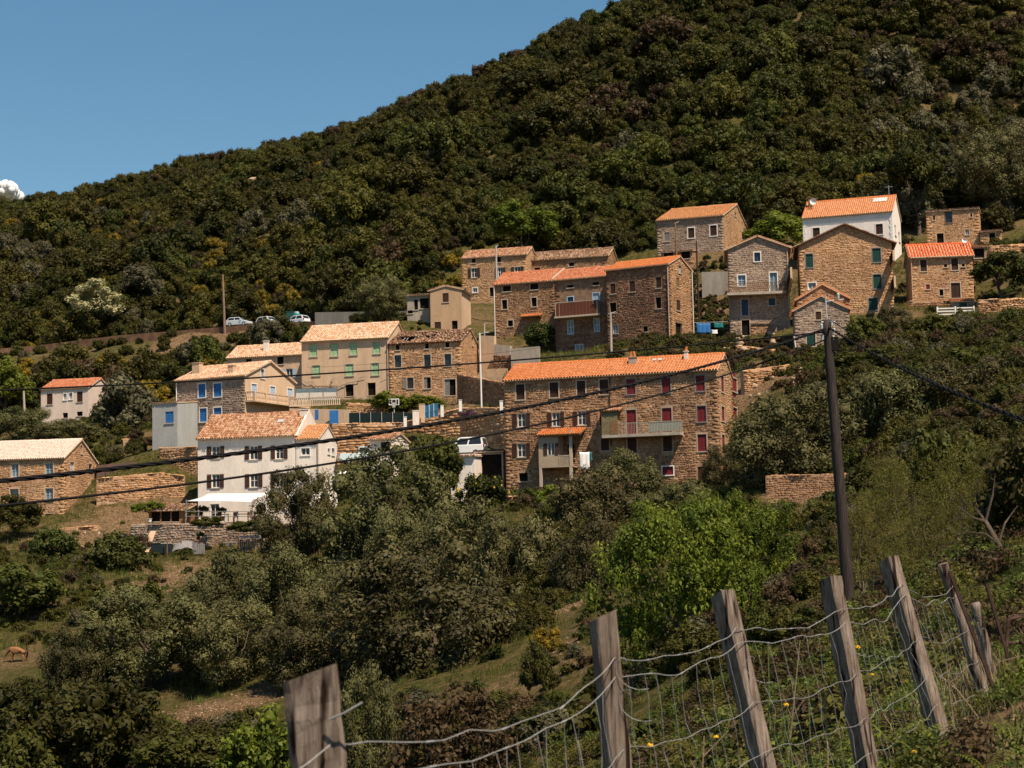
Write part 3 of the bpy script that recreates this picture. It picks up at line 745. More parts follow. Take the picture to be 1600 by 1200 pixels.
# lean-to shed in front of it
h = House('lean_to_shed', 'open dark lean-to shed in front of the tan roofed hillside house', 1082, 392, 258, -19, 1033, 1090, 407, 385, roof='shed', D=3.0, rise=.5, cat='shed', ctrl=False)
h.win('F', 1037, 394, 1052, 405, 'dark'); h.win('F', 1064, 393, 1078, 404, 'dark'); h.walls('brn'); h.roofing(TILE_RUIN)
# ---- 14 tower house
h = House('tower_house', 'tall narrow stone house with a lattice balcony and blue windows, gable to the front', 1231, 386.5, 224, -6, 1137, 1245.5, 525, 370, roof='gable_f', fnd=2, D=8.0)
h.win('F', 1178.5, 394.5, 1188, 408.5, 'glass', None, W_WHITE, W_DBLUE, GLASS); h.win('F', 1153, 430, 1165, 447, 'glass', None, W_WHITE, W_LBLUE, GLASS_B)
h.win('F', 1203, 426, 1214.5, 456, 'glass', None, W_WHITE, W_LBLUE, GLASS_B, name='door')
h.win('F', 1159, 468, 1169, 493, 'shut', W_DBLUE, None, name='door'); h.win('F', 1201, 466, 1211, 477, 'shut', W_DBLUE, None)
h.win('F', 1159, 500, 1171.5, 524, 'dark', None, PL_OCHRE, name='door')
h.win('R', 1236, 420, 1238, 440, 'dark')
h.walls('gry', plaster={'R': PL_OCHRE}, hs=(.16, .28), proud=(.004, .024)); h.roofing(TILE_OLD, ov=.45, vg=.3); ALL['tower'] = h
m_ = MB(); m_.tube([(h.W-.1, -.06, h.H), (h.W-.1, -.06, 0)], .055, 6); m_.build('downpipe', W_CREAM, h.e)
u0, u1, v0, v1 = h.rect('F', 1136, 458, 1228, 462); q = -1.2
m_ = MB(); m_.box(u0, u1, q, -.002, v0, v1); bal = m_.build('balcony', CONC, h.e)
m_ = MB()
top = v1+1.05
m_.box(u0, u1, q, q+.05, top-.05, top); m_.box(u0, u0+.05, q+.05, 0, top-.05, top); m_.box(u1-.05, u1, q+.05, 0, top-.05, top)
m_.build('balcony_rail', W_PLANK, bal)
for i in range(30):
    a = u0+(u1-u0)*i/30; w_ = (u1-u0)/30
    for sgn in (0, 1):
        m_ = MB(); A = np.array((a+(w_*1.4 if sgn else 0), q+.02+.012*sgn, v1+.02)); B = np.array((a+(0 if sgn else w_*1.4), q+.02+.012*sgn, top-.06))
        A[0] = min(A[0], u1); B[0] = min(B[0], u1); m_.bar(A, B, .022, 4); m_.build('lattice_bar', W_PLANK, bal)
sh = House('stone_shed', 'little stone shed with a tiled top against the foot of the tall narrow house', 1203.5, 506, 221, -6, 1173, 1212, 536, 503, roof='shed', D=1.8, rise=.25, cat='shed', ctrl=False, fnd=1.2)
sh.walls('brn'); sh.roofing(TILE_PALE, ov=.15, vg=.08)
# ---- 17 white house behind
h = House('white_house', 'bright white house with an orange roof and satellite dish behind the stone gable', 1393.5, 330, 245, -19, 1254, 1411, 412, 306.5, fnd=3, D=7.5)
for b in ((1270, 356, 1281, 372), (1368.5, 350, 1379.5, 366)): h.win('F', *b, 'shut', W_BROWN, W_WHITE)
for b in ((1398, 352, 1400, 368), (1404, 363, 1406, 378)): h.win('R', *b, 'dark')
h.walls(PL_BRIGHT); ro = h.roofing(TILE_NEW, jit=.005, cw=.26, ov=.30); ALL['white'] = h
m_ = MB()
for uu in (0.0, h.W-.38):
    for k in range(12):
        w_ = .38 if k % 2 else .28; a = uu if uu == 0 else h.W-w_; m_.box(a, a+w_, -.05, -.003, h.H-.75-k*.42, h.H-.37-k*.42)
m_.build('quoin', W_WHITE, h.e, kind='stuff')
c_ = h.chimney(1263, 308, 1268.5, 321, 2.2, W_PLANK)
g = MB(); P = h.world(.9, 2.0, 0)
an = np.linspace(0, 2*math.pi, 15)[:-1]
V = [(0, -.02, 0)]+[(.26*math.cos(a), -.09, .26*math.sin(a)) for a in an]+[(.44*math.cos(a), -.20, .44*math.sin(a)) for a in an]
Fc = [(0, 1+(i+1) % 14, 1+i) for i in range(14)]+[(1+i, 1+(i+1) % 14, 15+(i+1) % 14, 15+i) for i in range(14)]
u_, v_ = None, None
r_ = ray(1271, 315); t = ((h.O+h.m*1.8) @ h.m)/(r_ @ h.m); P = r_*t-h.O
g.add([(P @ h.d+x, 1.8+y, P[2]+z) for x, y, z in V], Fc); g.bar((P @ h.d, 1.8, P[2]), (P @ h.d-.3, 2.3, P[2]-.5), .03, 5); g.build('satellite_dish', W_WHITE, h.e)
m_ = MB(); m_.bar((h.W-.9, h.D*.6, h.H+h.rise-.3), (h.W-.9, h.D*.6, h.H+h.rise+1.6), .03, 5); m_.bar((h.W-1.4, h.D*.6, h.H+h.rise+1.4), (h.W-.4, h.D*.6, h.H+h.rise+1.4), .02, 4); m_.build('antenna', METAL, h.e)
p = math.atan2(h.rise, h.D/2)
for k in range(5):
    m_ = MB(); a = h.W-2.6+.34*k; y = h.D*.30; m_.obox((a, y, h.H+y*math.tan(p)+.25), (.26, 0, 0), (0, 1.0*math.cos(p), 1.0*math.sin(p)), (0, -.03*math.sin(p), .03)); m_.build('roof_panel', W_WHITE, ro)
# ---- 15 green-shuttered gable
h = House('green_window_house', 'broad tan house with dark green shutters, its wide gable to the front', 1393, 379, 220, -7, 1248, 1403.5, 490, 352, roof='gable_f', fnd=2.5, D=8.5)
for b in ((1259, 397, 1270, 418), (1363, 388, 1376, 409.5), (1364.5, 429, 1377, 451), (1357.5, 466, 1371, 484.5)): h.win('F', *b, 'shut', W_DGREEN, W_GREY)
h.win('F', 1263, 442, 1275, 452, 'glass', None, W_WHITE, W_WHITE, GLASS_B)
h.win('R', 1396, 392, 1398, 410, 'dark'); h.win('R', 1398, 432, 1400, 452, 'dark')
h.walls('tan', plaster={'R': PL_OCHRE}, hs=(.13, .24), ls=(.18, .5), proud=(.006, .03)); h.roofing(TILE_RUIN, ov=.55, vg=.35, under=W_BROWN); ALL['gable'] = h
# ---- 16 small house with two stepped verges
h = House('rear_cottage', 'upper rear half of the small stone cottage, a red verge over its gable', 1326, 466, 211.5, -6, 1245, 1335, 548, 445, roof='gable_f', fnd=2, D=4.5)
h.walls('brn', hs=(.16, .3)); h.roofing(TILE_NEW, ov=.25, vg=.2)
h = House('front_cottage', 'small grey stone cottage with a green shutter and red verge behind the pole', 1326, 483, 207, -6, 1241, 1331, 547, 463.5, roof='gable_f', fnd=2, D=4.4)
h.win('F', 1274.5, 487, 1283, 499.5, 'shut', W_BROWN, None); h.win('F', 1260.5, 520, 1274, 541, 'shut', W_DGREEN, W_CREAM)
h.walls('gry', plaster={}, hs=(.16, .3), proud=(.004, .022)); h.roofing(TILE_NEW, ov=.28, vg=.2); ALL['cot'] = h
# ---- 18 red roof house at right
h = House('red_roof_house', 'stone house with a bright red ribbed roof and white satellite dish at the right', 1519, 400, 225, -6, 1423, 1560, 474, 381, D=6.6, fnd=2)
for b in ((1438, 406, 1448, 424), (1486.5, 403.5, 1497, 422)): h.win('F', *b, 'shut', W_BROWN, W_CREAM)
for b in ((1475, 412.5, 1480, 417.5), (1503, 412, 1507.5, 416.5)): h.win('F', *b, 'dark')
h.win('F', 1447, 444.5, 1453, 452, 'shut', W_RED, None); h.win('F', 1468, 452, 1474, 462, 'dark', None, W_CREAM); h.win('F', 1486, 442, 1500.5, 465.5, 'shut', W_BROWN, W_CREAM, name='door')
h.walls('tan'); h.roofing(toned('bright_red_tiles', [(0, (.56, .095, .030)), (.5, (.64, .125, .040)), (1, (.68, .18, .07))], fine=.15, bump=.2), cw=.32, rl=.5, ov=.3, vg=.25); h.gutter(u=.03, mat=W_CREAM); h.trim(W_CREAM); ALL['redr'] = h
g = MB(); r_ = ray(1507, 375.5); t = ((h.O+h.m*2.4) @ h.m)/(r_ @ h.m); P = r_*t-h.O
g.add([(P @ h.d+x*.75, 2.4+y, P[2]+z*.75) for x, y, z in V], Fc); g.bar((P @ h.d, 2.4, P[2]), (P @ h.d, 2.6, P[2]-.5), .03, 5); g.build('satellite_dish', W_WHITE, h.e)
h = House('side_lean_to', 'dark open lean-to with a strip of red tiles right of the red roofed house', 1541, 386, 226.5, -6, 1520.5, 1550, 404, 381, roof='shed', D=3, rise=.35, cat='shed', ctrl=False, fnd=.3)
h.win('F', 1522, 388, 1538, 403, 'dark'); h.walls('brn'); h.roofing(TILE_NEW, ov=.2)
# ---- 19 stone house upper right
h = House('upper_right_house', 'square stone house with a thin tile edge and one blue window at the top right', 1529, 326, 250, -15, 1447, 1539.5, 381, 322, roof='shed', D=5.5, rise=.3, fnd=3)
h.win('F', 1477, 331.5, 1487.5, 348, 'glass', None, W_PLANK, W_DBLUE, GLASS); h.win('F', 1464, 364.5, 1474.5, 380, 'dark', None, None, name='door'); h.win('F', 1508.5, 358.5, 1514, 367, 'glass', None, None, W_LBLUE, GLASS_B)
h.win('F', 1458, 337, 1461, 344, 'dark'); h.win('F', 1516, 334, 1519, 339, 'dark')
h.walls('tan'); h.roofing(TILE_RUIN, ov=.2); ALL['ur'] = h
h = House('small_annex', 'small tiled annex with a dark doorway beside the square top right house', 1564, 361, 249, -15, 1531.5, 1568, 384, 353, roof='shed', D=4, rise=.5, cat='building', ctrl=False)
h.win('F', 1546, 364, 1555, 381, 'dark', name='door'); h.walls('tan'); h.roofing(TILE_OLD, ov=.25)
# ---- 20 white house with brown shutters
h = House('white_shuttered_house', 'white rendered house with brown open shutters and an old orange tile roof', 461, 679, 199, -12, 309, 500, 817, 645, D=8.3, fnd=2.5)
for b in ((331, 697.5, 343.5, 715.5), (390, 697, 402.5, 718), (430.5, 696, 442.5, 717), (331, 741, 343, 762), (390.5, 740.5, 403, 761.5), (430.5, 739, 442.5, 761.5)): h.win('F', *b, 'open', W_BROWN, None, W_WHITE)
h.win('F', 329, 787.5, 342.5, 816, 'glass', None, W_WHITE, W_WHITE, GLASS, name='door')
h.walls(PL_WHITE); ro = h.roofing(TILE_OLD, ov=.45, vg=.1); ALL['wh'] = h
h.chimney(468, 639, 479, 652, 3.2, PL_WHITE)
p = math.atan2(h.rise, h.D/2)
m_ = MB(); y = h.D*.25; uu = h.rect('F', 422, 660, 432, 664); m_.obox((uu[0], y, h.H+y*math.tan(p)+.20), (uu[1]-uu[0], 0, 0), (0, .6*math.cos(p), .6*math.sin(p)), (0, -.06*math.sin(p), .06)); m_.build('skylight', METAL, ro)
m_ = MB()
for t0, t1 in ((0, 1), ):
    m_.add([(h.W-.02, -.2, h.H-.1), (h.W+.22, -.2, h.H-.1), (h.W+.22, h.D/2, h.H+h.rise+.32), (h.W-.02, h.D/2, h.H+h.rise+.32), (h.W-.02, h.D, h.H+.25), (h.W+.22, h.D, h.H+.25), (h.W-.02, h.D/2, h.H-.5), (h.W+.22, h.D/2, h.H-.5)],
           [(0, 1, 2, 3), (3, 2, 5, 4), (0, 3, 6), (1, 7, 2), (3, 4, 6), (2, 7, 5)])
m_.build('parapet', PL_WHITE, h.e)
h = House('side_wing', 'lower white wing with its own orange gable roof right of the white shuttered house', 498, 685.5, 198.5, -12, 462.5, 526.5, 815, 666, fnd=2.5)
h.win('F', 470.5, 700, 484, 711, 'glass', None, W_WHITE, W_WHITE); h.win('F', 470, 742, 484, 752.5, 'glass', None, W_WHITE, W_WHITE)
for b in ((511.8, 701, 515.2, 709), (518.2, 700.5, 522.4, 711), (511.8, 744, 515.2, 755), (518.2, 743.5, 522.4, 756)): h.win('R', *b, 'glass', None, W_WHITE, W_WHITE, GLASS_B)
h.walls(PL_WHITE); h.roofing(TILE_OLD if False else TILE_TAN, ov=.3, vg=.1); h.gutter(u=h.W-.05, mat=W_CREAM)
# ---- 22 big house
h = House('long_stone_house', 'long three storey stone house with an orange roof, wine red and brown shutters', 1120, 577.5, 180, -17, 788, 1162, 762, 554, fnd=3, D=7.2)
for b in ((806.5, 600.5, 819.5, 624.5), (859, 597.5, 872.5, 621), (901.5, 595, 914.5, 618.5), (937, 593, 950.5, 616)): h.win('F', *b, 'shut', W_BROWN, W_CREAM)
for b in ((979, 592.5, 992.5, 616), (1034, 590.5, 1047.5, 613.5), (1087.5, 587, 1101, 611)): h.win('F', *b, 'shut', W_RED, W_GREY)
for b in ((808.5, 646, 821, 667), (862.5, 644.5, 874.5, 666), (902.8, 642.5, 915, 664), (808.5, 693, 821, 714)): h.win('F', *b, 'open', W_BROWN, None, W_WHITE)
h.win('F', 937, 641, 945.5, 665, 'shut', W_RED, None)
for b in ((979, 640.5, 994, 678.5), (1034.5, 637.5, 1049.5, 675)): h.win('F', *b, 'shut', W_RED, PL_GREY, name='door')
h.win('F', 1089.5, 634.5, 1103, 659, 'shut', W_RED, W_GREY); h.win('F', 1090, 678.5, 1104, 705, 'shut', W_RED, W_CREAM)
for b in ((939, 685, 951.5, 704), (980.5, 682.5, 994.5, 708), (1036, 681.5, 1050, 705)): h.win('F', *b, 'shut', W_BROWN, None)
h.win('F', 811, 739, 824.5, 752, 'dark'); h.win('F', 1035, 729, 1052, 742, 'shut', W_RED, W_WHITE); h.win('F', 1090.5, 729, 1105, 765, 'shut', W_BROWN, None, name='door')
for b in ((1126.5, 588.5, 1131, 612.5), (1152, 594.5, 1156, 615), (1127.5, 635.5, 1132, 658), (1152.5, 640, 1157, 663), (1128, 679.5, 1132.5, 704)): h.win('R', *b, 'shut', W_RED, W_CREAM)
h.walls('brn', plaster={}, hs=(.12, .27), ls=(.16, .52), proud=(.004, .028))
for o in [o for o in bpy.data.objects if o.parent == h.e and o.name.startswith('stonework')][1:2]: o.data.materials[0] = ST_TAN  # end wall gets lighter stones, its sun brightness is in the colour
ro = h.roofing(TILE_NEW, jit=.005, cw=.27, rl=.42, ov=.35, vg=.12); ALL['big'] = h
h.chimney(982, 557, 993, 569, 2.0, PL_GREY, pots=2); h.chimney(1069, 548, 1074, 560, 2.4, PL_WHITE, pots=1)
p = math.atan2(h.rise, h.D/2)
for px in (1010, 1019):
    m_ = MB(); y = h.D*.33; uu = h.rect('F', px, 570, px+6, 571); m_.obox((uu[0], y, h.H+y*math.tan(p)+.22), (uu[1]-uu[0], 0, 0), (0, .5*math.cos(p), .5*math.sin(p)), (0, -.06*math.sin(p), .06)); m_.build('skylight', METAL, ro)
m_ = MB(); uu = h.rect('F', 953, 620, 954, 621)[0]; m_.tube([(uu, -.1, h.H-.2), (uu, -.1, 4.2)], .05, 6); m_.build('downpipe', W_BROWN, h.e)
# porch of the long house
u0, u1, v0, v1 = h.rect('F', 851, 682, 903, 730); q = -2.0
POR = plain('porch_render', (.40, .31, .22), .12, 1.0, streak=True)
um = u0+(u1-u0)*.58
m_ = MB(); m_.box(u0, u1, q, -.002, v0-.12, v0); po = m_.build('porch', POR, h.e)
m_ = MB(); wx = h.rect('F', 859, 694, 869, 708)
w0, w1 = u0+.85, u0+1.55
mpq = lambda u, v, d: (u, q+d, v)
wall_panel(m_, lambda u, v, d: (u0+u, q+d, v), um-u0, v0+.002, v1, [], [(w0-u0, w1-u0, v0+1.05, v0+2.1)], .12)
m_.add([(u0, q, v0), (u0, -.01, v0), (u0, -.01, v1), (u0, q, v1)], [(0, 1, 2, 3)]); m_.add([(um, q, v0), (um, -.01, v0), (um, -.01, v1), (um, q, v1)], [(0, 1, 2, 3)])
m_.build('porch_wall', POR, po)
m_ = MB(); m_.box(w0, w1, q+.09, q+.11, v0+1.05, v0+2.1); m_.build('porch_pane', GLASS, po)
m_ = MB()
for a, b in ((w0, w0+.06), (w1-.06, w1), ((w0+w1)/2-.03, (w0+w1)/2+.03)): m_.box(a, b, q+.05, q+.085, v0+1.05, v0+2.1)
m_.build('porch_casement', W_WHITE, po)
for a, b in ((w0-.36, w0-.03), (w1+.03, w1+.36)): m_ = MB(); m_.box(a, b, q-.05, q-.004, v0+1.05, v0+2.1); m_.build('porch_shutter', W_BROWN, po)
for (a, b, lo, hi) in ((u1-.28, u1-.02, v0, v1+.35), (u0+.02, u0+.26, v0-3.2, v0-.12), (u1-.30, u1-.05, v0-3.2, v0-.12)):
    m_ = MB(); m_.box(a, b, q, q+.25, lo, hi); m_.build('porch_post', W_CREAM, po)
for i in range(9): m_ = MB(); a = um+.1+(u1-um-.4)*i/9; m_.bar((a, q+.05, v0), (a, q+.05, v0+.9), .03, 5); m_.build('porch_baluster', W_CREAM, po)
m_ = MB(); m_.box(um, u1, q+.02, q+.10, v0+.9, v0+.97); m_.build('porch_handrail', W_CREAM, po)
mb, tb = MB(), MB(); h.slope(mb, tb, (u0-.15, q-.35, v1-.02), (1, 0, 0), (0, .955, .296), u1-u0+1.0, 2.4, .22, .4); pr = mb.build('porch_roof', W_PLANK, h.e); tb.build('porch_roof_tiles', TILE_NEW, pr, kind='stuff')
m_ = MB(); m_.box(um+.35, um+1.05, -.02, .0, v0, v0+2.0); m_.build('porch_doorway', DARK, po)
# green balcony of the long house
u0, u1, v0, v1 = h.rect('F', 946, 679, 1068, 682); q = -1.35
GRN = plain('pale_green_metal', (.33, .33, .27), .12, 4.0, .6, .3)
m_ = MB(); m_.box(u0, u1, q, -.002, v0-.08, v1); bal = m_.build('balcony', CONC, h.e)
ub = u0+1.5
m_ = MB(); m_.box(u0+.05, ub, q+.04, q+.09, v1+.002, v1+2.15); m_.box(u0, u0+.05, q+.04, -.01, v1+.002, v1+2.1); m_.build('balcony_hut', plain('weathered_green_planks', (.19, .155, .085), .3, 5.0), bal)
m_ = MB(); m_.box(u0+.8, ub-.02, q+.015, q+.038, v1+.05, v1+1.2); m_.build('hut_board', W_PLANK, bal)
mb, tb = MB(), MB(); h.slope(mb, tb, (u0-.15, q-.1, v1+2.2), (1, 0, 0), (0, .97, .24), ub-u0+.35, 1.4, .22, .4); hr = mb.build('hut_roof', W_PLANK, bal); tb.build('hut_roof_tiles', TILE_OLD, h.e, kind='stuff')
m_ = MB(); m_.box(ub, u1, q+.02, q+.07, v1+.98, v1+1.04); m_.box(u1-.05, u1, q+.07, -.01, v1+.98, v1+1.04); m_.box(ub+2.9, u1-.06, q+.05, q+.055, v1+.12, v1+.96); m_.build('balcony_rail', GRN, bal)
bme = MB(); bme.tube([(0, 0, 0), (0, 0, .98)], .014, 4); me = bme.mesh('balcony_bar', GRN)
for a in np.arange(ub+.05, u1, .14): link('balcony_bar', me, bal, (a, q+.035, v1))
for b_ in np.arange(.2, 1.25, .2): link('balcony_bar', me, bal, (u1-.03, -b_, v1))
# ---- 21 small white garage and 22b white shed with dark carport
h = House('small_white_garage', 'small white building with a strip of red tiles below the long retaining wall', 611, 686.5, 203, -18, 577, 641, 735, 681, D=5.0, rise=.7, cat='building', fnd=3, ctrl=False)
h.win('F', 594.5, 690.5, 609.5, 706, 'dark'); h.walls(PL_WHITE); h.roofing(TILE_OLD, ov=.3)
h = House('white_shed', 'low white shed with a pale flat sloping roof next to the dark carport', 741, 713, 186, -14, 704, 752, 752, 706, roof='shed', D=5, rise=.2, cat='shed', fnd=3, ctrl=False)
h.walls(PL_WHITE); h.roofing(TILE_CREAM, ov=.3)
cp = House('carport', 'dark open carport filling the gap between the white shed and the long stone house', 786, 706, 188, -12, 742, 796, 757, 702, roof='shed', D=5.5, rise=.25, cat='carport', fnd=2.5, ctrl=False)
cp.win('F', 744, 710, 784, 757, 'dark', name='bay'); cp.walls(PL_GREY); cp.roofing(plain('dark_sheet', (.05, .05, .055), .2, 3), ov=.3)
# ------------------------------------------------------------------ terrain
# near bank by the road (world metres, camera eye at 0,0,0)
for p in ((0, 0, -1.7), (0, -8, -1.8), (8, -8, -1.2), (-8, -6, -2.4), (2.0, 7.0, -.86), (3, 4, -1.0), (5, 5, -.55), (7, 10, -.15), (10, 16, .3), (4.6, 9.5, -.5),
          (-.5, 4.5, -1.38), (.3, 7.5, -1.3), (.95, 9.2, -1.17), (1.75, 10.5, -1.08), (2.73, 12.5, -.90), (3.45, 14.5, -.66), (4.2, 17, -.55), (4.9, 20, -.5),
          (-3, 8, -2.6), (-1.2, 11, -2.5), (-8, 10, -4.2), (-14, 20, -6.5), (-4, 20, -4.6), (0, 14, -2.6), (1.2, 20, -2.9), (-20, 45, -8.5), (0, 45, -6.6), (-8, 70, -9)):
    CTRL.append(p)
for p in ((800, 1260, 88), (400, 1200, 100), (100, 1200, 108), (1100, 1200, 62), (1000, 1090, 82), (900, 950, 122), (880, 1080, 100), (850, 1150, 90),
          (300, 1085, 125), (300, 950, 152), (150, 905, 172), (30, 1030, 148), (100, 845, 194), (210, 857, 188.8), (300, 857, 188), (400, 857, 187), (210, 869, 184.5), (300, 869, 184), (400, 869, 183.3), (300, 892, 178.5), (230, 892, 179), (390, 892, 178), (450, 850, 178), (600, 840, 170), (690, 800, 168), (900, 775, 173),
          (1240, 789, 157), (1330, 780, 152), (1240, 746, 165), (1450, 760, 110), (1560, 860, 42), (1350, 950, 42), (1300, 1040, 36), (1330, 1012, 48), (1420, 900, 48), (1240, 920, 72), (1200, 840, 110),
          (1450, 640, 165), (1590, 660, 120), (1600, 580, 165), (1480, 560, 190), (1580, 492, 209), (1570, 470, 216), (1600, 440, 225), (1590, 388, 235), (1350, 560, 195),
          (1300, 620, 180), (1190, 640, 185), (1190, 560, 203), (1110, 535, 222), (1000, 545, 222), (850, 580, 226), (700, 640, 221), (760, 590, 228), (600, 650, 217), (640, 655, 213),
          (200, 690, 225), (100, 690, 235), (60, 750, 215), (220, 640, 262), (300, 560, 280), (420, 535, 288), (550, 500, 275), (640, 500, 268), (330, 545, 292)):
    ctrl_px(*p)
ROAD = [at(-120, 560, 318), at(60, 545, 315), at(190, 529, 308), at(300, 520.5, 303), at(400, 512, 298), at(470, 508.5, 294), at(530, 506, 287), at(610, 503, 278)]
for P in ROAD:
    CTRL.append(tuple(P+np.array([0, -2.5, 0]))); CTRL.append(tuple(P+np.array([0, 5.5, .3])))
RIDGE = [(-300, 420, 440), (0, 343, 430), (150, 312, 420), (300, 275, 410), (440, 246, 400), (560, 210, 395), (650, 172, 390), (800, 98, 385), (900, 54, 380), (960, 32, 378), (1100, -45, 380), (1300, -140, 385), (1600, -250, 390), (1900, -330, 400)]
for p in RIDGE:
    ctrl_px(*p); P = at(*p); CTRL.append((P[0]*1.15, P[1]+60, P[2]*.80)); CTRL.append((P[0]*1.4, P[1]+170, P[2]*.45))
for (px, py, Y) in ((100, 500, 335), (300, 470, 325), (500, 440, 310), (700, 385, 300), (850, 370, 300), (1000, 320, 300), (1200, 330, 280), (1350, 290, 280), (1500, 290, 280), (1650, 280, 290)): ctrl_px(px, py, Y)
for p in ((-140, 150, -9), (-140, 250, 12), (-160, 350, 38), (150, 100, 16), (150, 200, 42), (170, 300, 80), (60, 40, 6), (-60, 60, -11), (90, 150, 28), (-90, 110, -10)): CTRL.append(p)
C = np.array(CTRL)
_n = len(C)
_D = np.linalg.norm(C[:, None, :2]-C[None, :, :2], axis=2)
_D = np.sqrt(_D**2+4.0)
_A = np.zeros((_n+3, _n+3)); _A[:_n, :_n] = _D-np.eye(_n)*1.2
_P = np.c_[np.ones(_n), C[:, :2]/100]; _A[:_n, _n:] = _P; _A[_n:, :_n] = _P.T
_w = np.linalg.solve(_A, np.r_[C[:, 2], 0, 0, 0])
def vnoise(x, y, seed=0):
    x = np.asarray(x, float); y = np.asarray(y, float)
    xi, yi = np.floor(x).astype(int), np.floor(y).astype(int); fx, fy = x-xi, y-yi
    fx, fy = fx*fx*(3-2*fx), fy*fy*(3-2*fy)
    def hsh(i, j): return (np.sin(i*127.1+j*311.7+seed*74.7)*43758.5453) % 1.0
    return (hsh(xi, yi)*(1-fx)+hsh(xi+1, yi)*fx)*(1-fy)+(hsh(xi, yi+1)*(1-fx)+hsh(xi+1, yi+1)*fx)*fy
def TH(x, y):
    x = np.atleast_1d(np.asarray(x, float)); y = np.atleast_1d(np.asarray(y, float))
    xc, yc = np.clip(x, -230, 230), np.clip(y, -25, 620)
    out = np.empty(len(x))
    for i in range(0, len(x), 20000):
        sl = slice(i, i+20000)
        d = np.sqrt((xc[sl, None]-C[None, :, 0])**2+(yc[sl, None]-C[None, :, 1])**2+4.0)
        out[sl] = d @ _w[:_n]+_w[_n]+_w[_n+1]*xc[sl]/100+_w[_n+2]*yc[sl]/100
    amp = np.clip((yc-14)/60, 0, 1)
    far = np.clip((yc-285)/40, 0, 1)
    out += amp*((vnoise(xc/5, yc/5, 1)-.5)*.5+(vnoise(xc/2, yc/2, 2)-.5)*.22)+far*(vnoise(xc/16, yc/16, 5)-.5)*2.6
    out += (1-amp)*(vnoise(xc/.7, yc/.7, 3)-.5)*.10
    return out
def th(x, y): return float(TH(x, y)[0])
xs = np.unique(np.r_[np.linspace(-2600, -230, 16), np.linspace(-230, -130, 40), np.arange(-130, 130.1, 1.5), np.linspace(130, 230, 40), np.linspace(230, 2600, 16)])
ys = np.unique(np.r_[np.linspace(-600, -25, 8), np.arange(-24, 4, 2.0), np.arange(4, 30, .5), np.arange(30, 420, 1.6), np.linspace(420, 620, 60), np.linspace(620, 4000, 18)])
X, Yg = np.meshgrid(xs, ys)
Z = TH(X.ravel(), Yg.ravel())
nx, ny = len(xs), len(ys)
i0 = (np.arange(ny-1)[:, None]*nx+np.arange(nx-1)[None]).ravel()
Fa = np.stack([i0, i0+1, i0+nx+1, i0+nx], 1)
t = NT('hillside_soil_and_grass')
co = t.coord('Object')
n1 = t.noise(.09, 5, co); n2 = t.noise(.5, 5, co); n3 = t.noise(4.5, 6, co, .75); n4 = t.noise(1.6, 6, co, .75)
soil = t.ramp(n3, [(.30, (.075, .045, .024)), (.5, (.19, .118, .062)), (.68, (.34, .235, .14))])
grass = t.ramp(n4, [(.25, (.030, .038, .008)), (.5, (.062, .064, .013)), (.75, (.13, .105, .032))])
f = t.ramp(n1, [(.50, (0, 0, 0)), (.60, (1, 1, 1))])
f2 = t.ramp(n4, [(.44, (0, 0, 0)), (.66, (1, 1, 1))])
fm = t.mix(f, f2, .5)
ba = t.n('Attribute', attribute_name='tone')
bn = t.n('Math', operation='ADD'); t.l(ba.outputs['Fac'], bn.inputs[0]); t.l(n4, bn.inputs[1])
fm = t.mix(fm, (1, 1, 1), t.ramp(bn.outputs[0], [(.72, (0, 0, 0)), (.92, (1, 1, 1))]))
col = t.mix(grass, soil, fm)
t.bump(n3, 1.0, .4)
GROUND = t.done(col, .95, .1)
BARE = [(300, 890, 178, 4.5), (390, 900, 176, 4), (250, 935, 168, 4.5), (330, 1110, 118, 3.4), (430, 1090, 122, 2.2), (240, 1120, 112, 2.4), (880, 930, 122, 1.8), (870, 1010, 108, 1.6), (840, 1110, 92, 1.8), (120, 830, 196, 6), (200, 800, 200, 6), (250, 780, 203, 5), (1300, 790, 155, 6), (1240, 790, 157, 4), (1450, 870, 55, 3), (1400, 850, 60, 2.5),
        (1560, 1160, 10, 1.0), (1490, 1195, 9.2, .9), (1590, 1095, 13, .9), (1520, 1185, 9.4, .7), (1180, 555, 211, 6), (1110, 545, 218, 5), (430, 522, 291, 9), (300, 530, 297, 8), (1180, 600, 196, 6), (1120, 430, 246, 6), (760, 600, 226, 6), (690, 645, 219, 5), (60, 950, 162, 2.5)]
BXY = np.array([(*at(b[0], b[1], b[2])[:2], b[3]) for b in BARE])
def bare_at(x, y):
    d = np.sqrt((x[:, None]-BXY[None, :, 0])**2+((y[:, None]-BXY[None, :, 1])*.8)**2)/BXY[None, :, 2]
    return np.clip(1.25-d, 0, 1).max(1)
g = link('hillside_ground', npmesh('hillside_ground', np.c_[X.ravel(), Yg.ravel(), Z], Fa, bare_at(X.ravel(), Yg.ravel())*.75, GROUND, True))
put(g, kind='structure')

